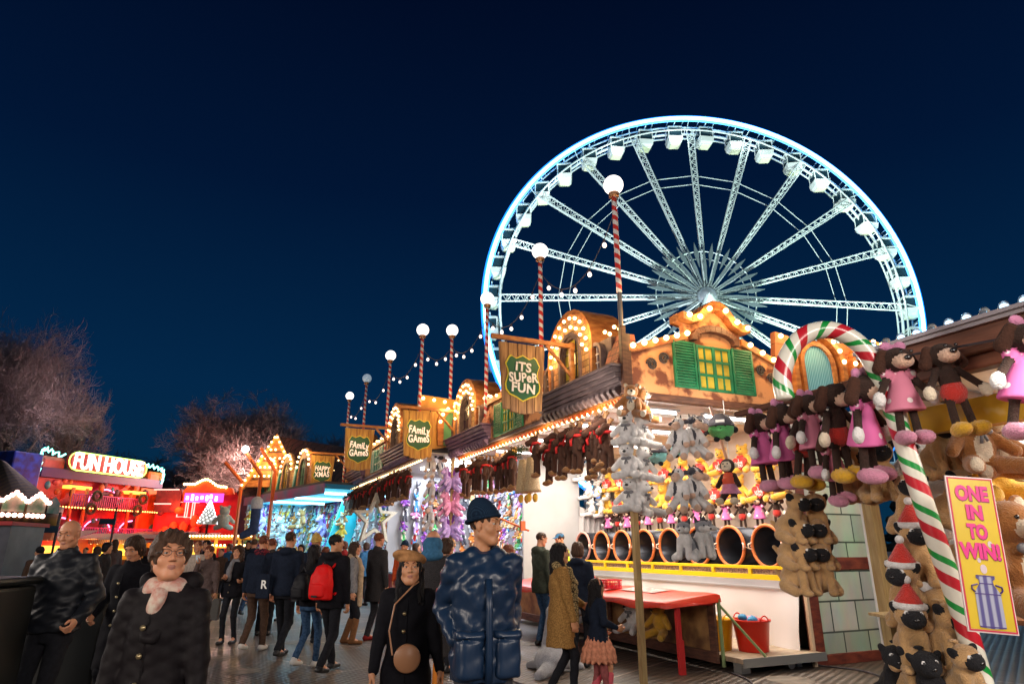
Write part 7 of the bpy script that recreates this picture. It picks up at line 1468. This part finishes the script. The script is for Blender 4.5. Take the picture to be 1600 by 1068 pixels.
o=E('tote_bag',(p.location.x-.30,p.location.y-.14,1.05),R(-8),'dark tote bag printed with a white letter R','bag'); MB().box(-.11,.11,-.025,.025,-.20,.16).build('sack',CL['navy'],o,bevel=.015); q=ob('lettering',text_me('R',.17,.001,.004,M('white print')),o,(.02,-.034,-.0)); q.rotation_euler=(R(90),0,0); m=MB(); m.tube([(-.07,0,.18),(-.02,0,.42),(.07,0,.18)],.008,5); m.build('strap',CL['navy'],o)
person(493,12.4,1.80,0,'person from behind in a mustard beanie and navy jacket',('jacket','navy',.84),hair=None,fine=1,hat=('beanie','yellow'))
p,i=person(490,9.9,1.64,-20,'woman from behind in blue jeans with a dark backpack, beside the red backpack',('jacket','black',.86),'denim',shoes='sneak',hair=('long','black'),fem=True,fine=1,step=.25)
def backpack(p,s,mat,label,z=1.15,w=.30,h=.42):
    r=E('backpack',p.location,(0,0,p.rotation_euler.z),label,'backpack'); 
    blob('pack',[LO([(z-h*.5,w*.40,.07,-.23*s),(z-h*.47,w*.49,.095,-.24*s),(z-h*.1,w*.5,.105,-.245*s),(z+h*.2,w*.44,.09,-.235*s),(z+h*.42,w*.30,.065,-.22*s),(z+h*.48,w*.12,.04,-.21*s)],0,.02,pw=3.2)],.011,mat,r,lambda X,Y,Z:.004*np.sin(X*40)*np.sin(Z*35))
    blob('front_pocket',[LO([(z-h*.42,w*.30,.045,-.31*s),(z-h*.38,w*.38,.06,-.31*s),(z-h*.08,w*.36,.055,-.31*s),(z-h*.03,w*.30,.035,-.30*s)],0,.02,pw=3.5)],.012,mat,r)
    m=MB(); 
    for q in (-1,1): m.tube([(q*.09,-.14,z+.18),(q*.11,-.02,z+.30),(q*.12,.13,z+.16),(q*.14,.08,z-.1),(q*.13,-.12,z-.16)],.018,6) if q>0 else None
    m.build('strap',mat,r); MB().tube([(.09*-1,-.14,z+.18),(-.11,-.02,z+.30),(-.12,.13,z+.16),(-.14,.08,z-.1),(-.13,-.12,z-.16)],.018,6).build('strap',mat,r)
    MB().tube([(-.03,-.20,z+.2),(0,-.21,z+.25),(.03,-.20,z+.2)],.009,5).build('grab_loop',CL['shoe'],r); MB().box(-.045,.045,-.385*s,-.375*s,z-.19,z-.165).build('patch',CL['shoe'],r)
backpack(p,.95,CL['dpack'],'dark backpack of the woman in blue jeans',z=1.08,w=.26,h=.36)
p,i=person(523,9.5,1.77,-22,'man walking away in a black jacket wearing the red backpack, head turned right',('jacket','black',.80),'blackj',hair=('short','black'),skin='warm',fine=1,step=-.50,hy=-45,hood='down',fat=1.08)
backpack(p,1.0,CL['rpack'],'bright red backpack on the man in black',z=1.16,w=.33,h=.46)
person(553,12.3,1.70,-80,'woman with long dark hair, beige scarf and brown suede boots',('jacket','grey',.86),'blackj',hair=('long','brown'),fem=True,fine=1,scarf=('beige',.62),boots='boot',hat=None,step=.15)
person(591,12.7,1.86,-40,'man with auburn hair in a charcoal tweed overcoat and red shoes',('coat','char',.62),'greytr',shoes='red',hair=('short','auburn'),fine=1,step=.12)
person(632,16,1.72,170,'bearded man in an orange jacket and dark beanie in the middle stall',('jacket','orange',.8),hair=None,fine=1,hat=('beanie','hatn'))
person(845,12.0,1.86,-62,'man with cropped hair in an olive grey hooded jacket by the red table',('jacket','green',.80),'denim',hair=('crop','brown'),fine=1,hp=-12,hood='down',fat=1.1,armL=(-.2,.35,1.1))
person(876,14.0,1.88,120,'stall keeper in a blue cap and lime vest behind the counter',('jacket','lime',.84),hair=('short','brown'),skin='warm',fine=1,hat=('cap','blue'),hp=-16)
person(903,10.0,1.67,-20,'person with plaited fair hair and a navy fur collar, from behind',('jacket','navy',.84),hair=('bob','grey'),fem=True,fine=1,hood='down')
person(794,11.5,1.64,-70,'red haired woman half hidden behind the navy puffer jacket',('jacket','black',.84),hair=('bob','auburn'),fem=True,fine=1)
# ---- distant crowd
rp=random.Random(21)
CT2=['black','navy','char','taupe','blue','brown','red']; HN=['brown','black','auburn','grey']
far=[(150,17,'fur hooded'),(165,15,''),(178,19,''),(228,18,''),(243,21,''),(283,17,''),(345,19,''),(358,22,''),(388,20,''),(396,17,''),(437,16,''),(470,18,''),(508,16,''),(538,19,''),(572,20,''),(133,24,''),(215,26,''),(330,27,''),(60,14,''),(36,18,''),(650,18,'')]
lab=['pale blue coated woman right behind the bald man','dark haired woman just right of the bald man','man far behind the bald man','person far behind the woman bowing her head','small figure near the yellow booth','man behind the glasses woman','person left of the curly haired woman, in the background','far figure near the golden pergola','far figure right of the curly haired woman','person just left of the plaid shouldered man','figure seen between the two men from behind','person left of the mustard beanie, farther off','person behind the red backpack man','person just left of the woman with beige scarf, behind','figure left of the tweed overcoat, behind','small figure left of the bowing woman','far small figure by the booths','farthest figure near the golden pergola','person behind the dark bins at the left','second person behind the bins, farther left','customer at the middle stall right of the orange jacket']
for k,((px,d,_),l) in enumerate(zip(far,lab)):
    person(px,d,rp.uniform(1.58,1.82),rp.choice([175,185,150,5,-20,60,-80]),l,('coat' if rp.random()<.5 else 'jacket','blue' if k==0 else rp.choice(CT2),rp.choice([.55,.8])),rp.choice(['blackj','denim','greytr']),hair=(rp.choice(['short','bob','long','crop']),rp.choice(HN)),fem=rp.random()<.5,fine=0,step=rp.uniform(-.3,.3),skin=rp.choice(['fair','warm','tan']),group='people in the far crowd')
for o in bpy.data.objects:
    if '_s' in o: del o['_s']
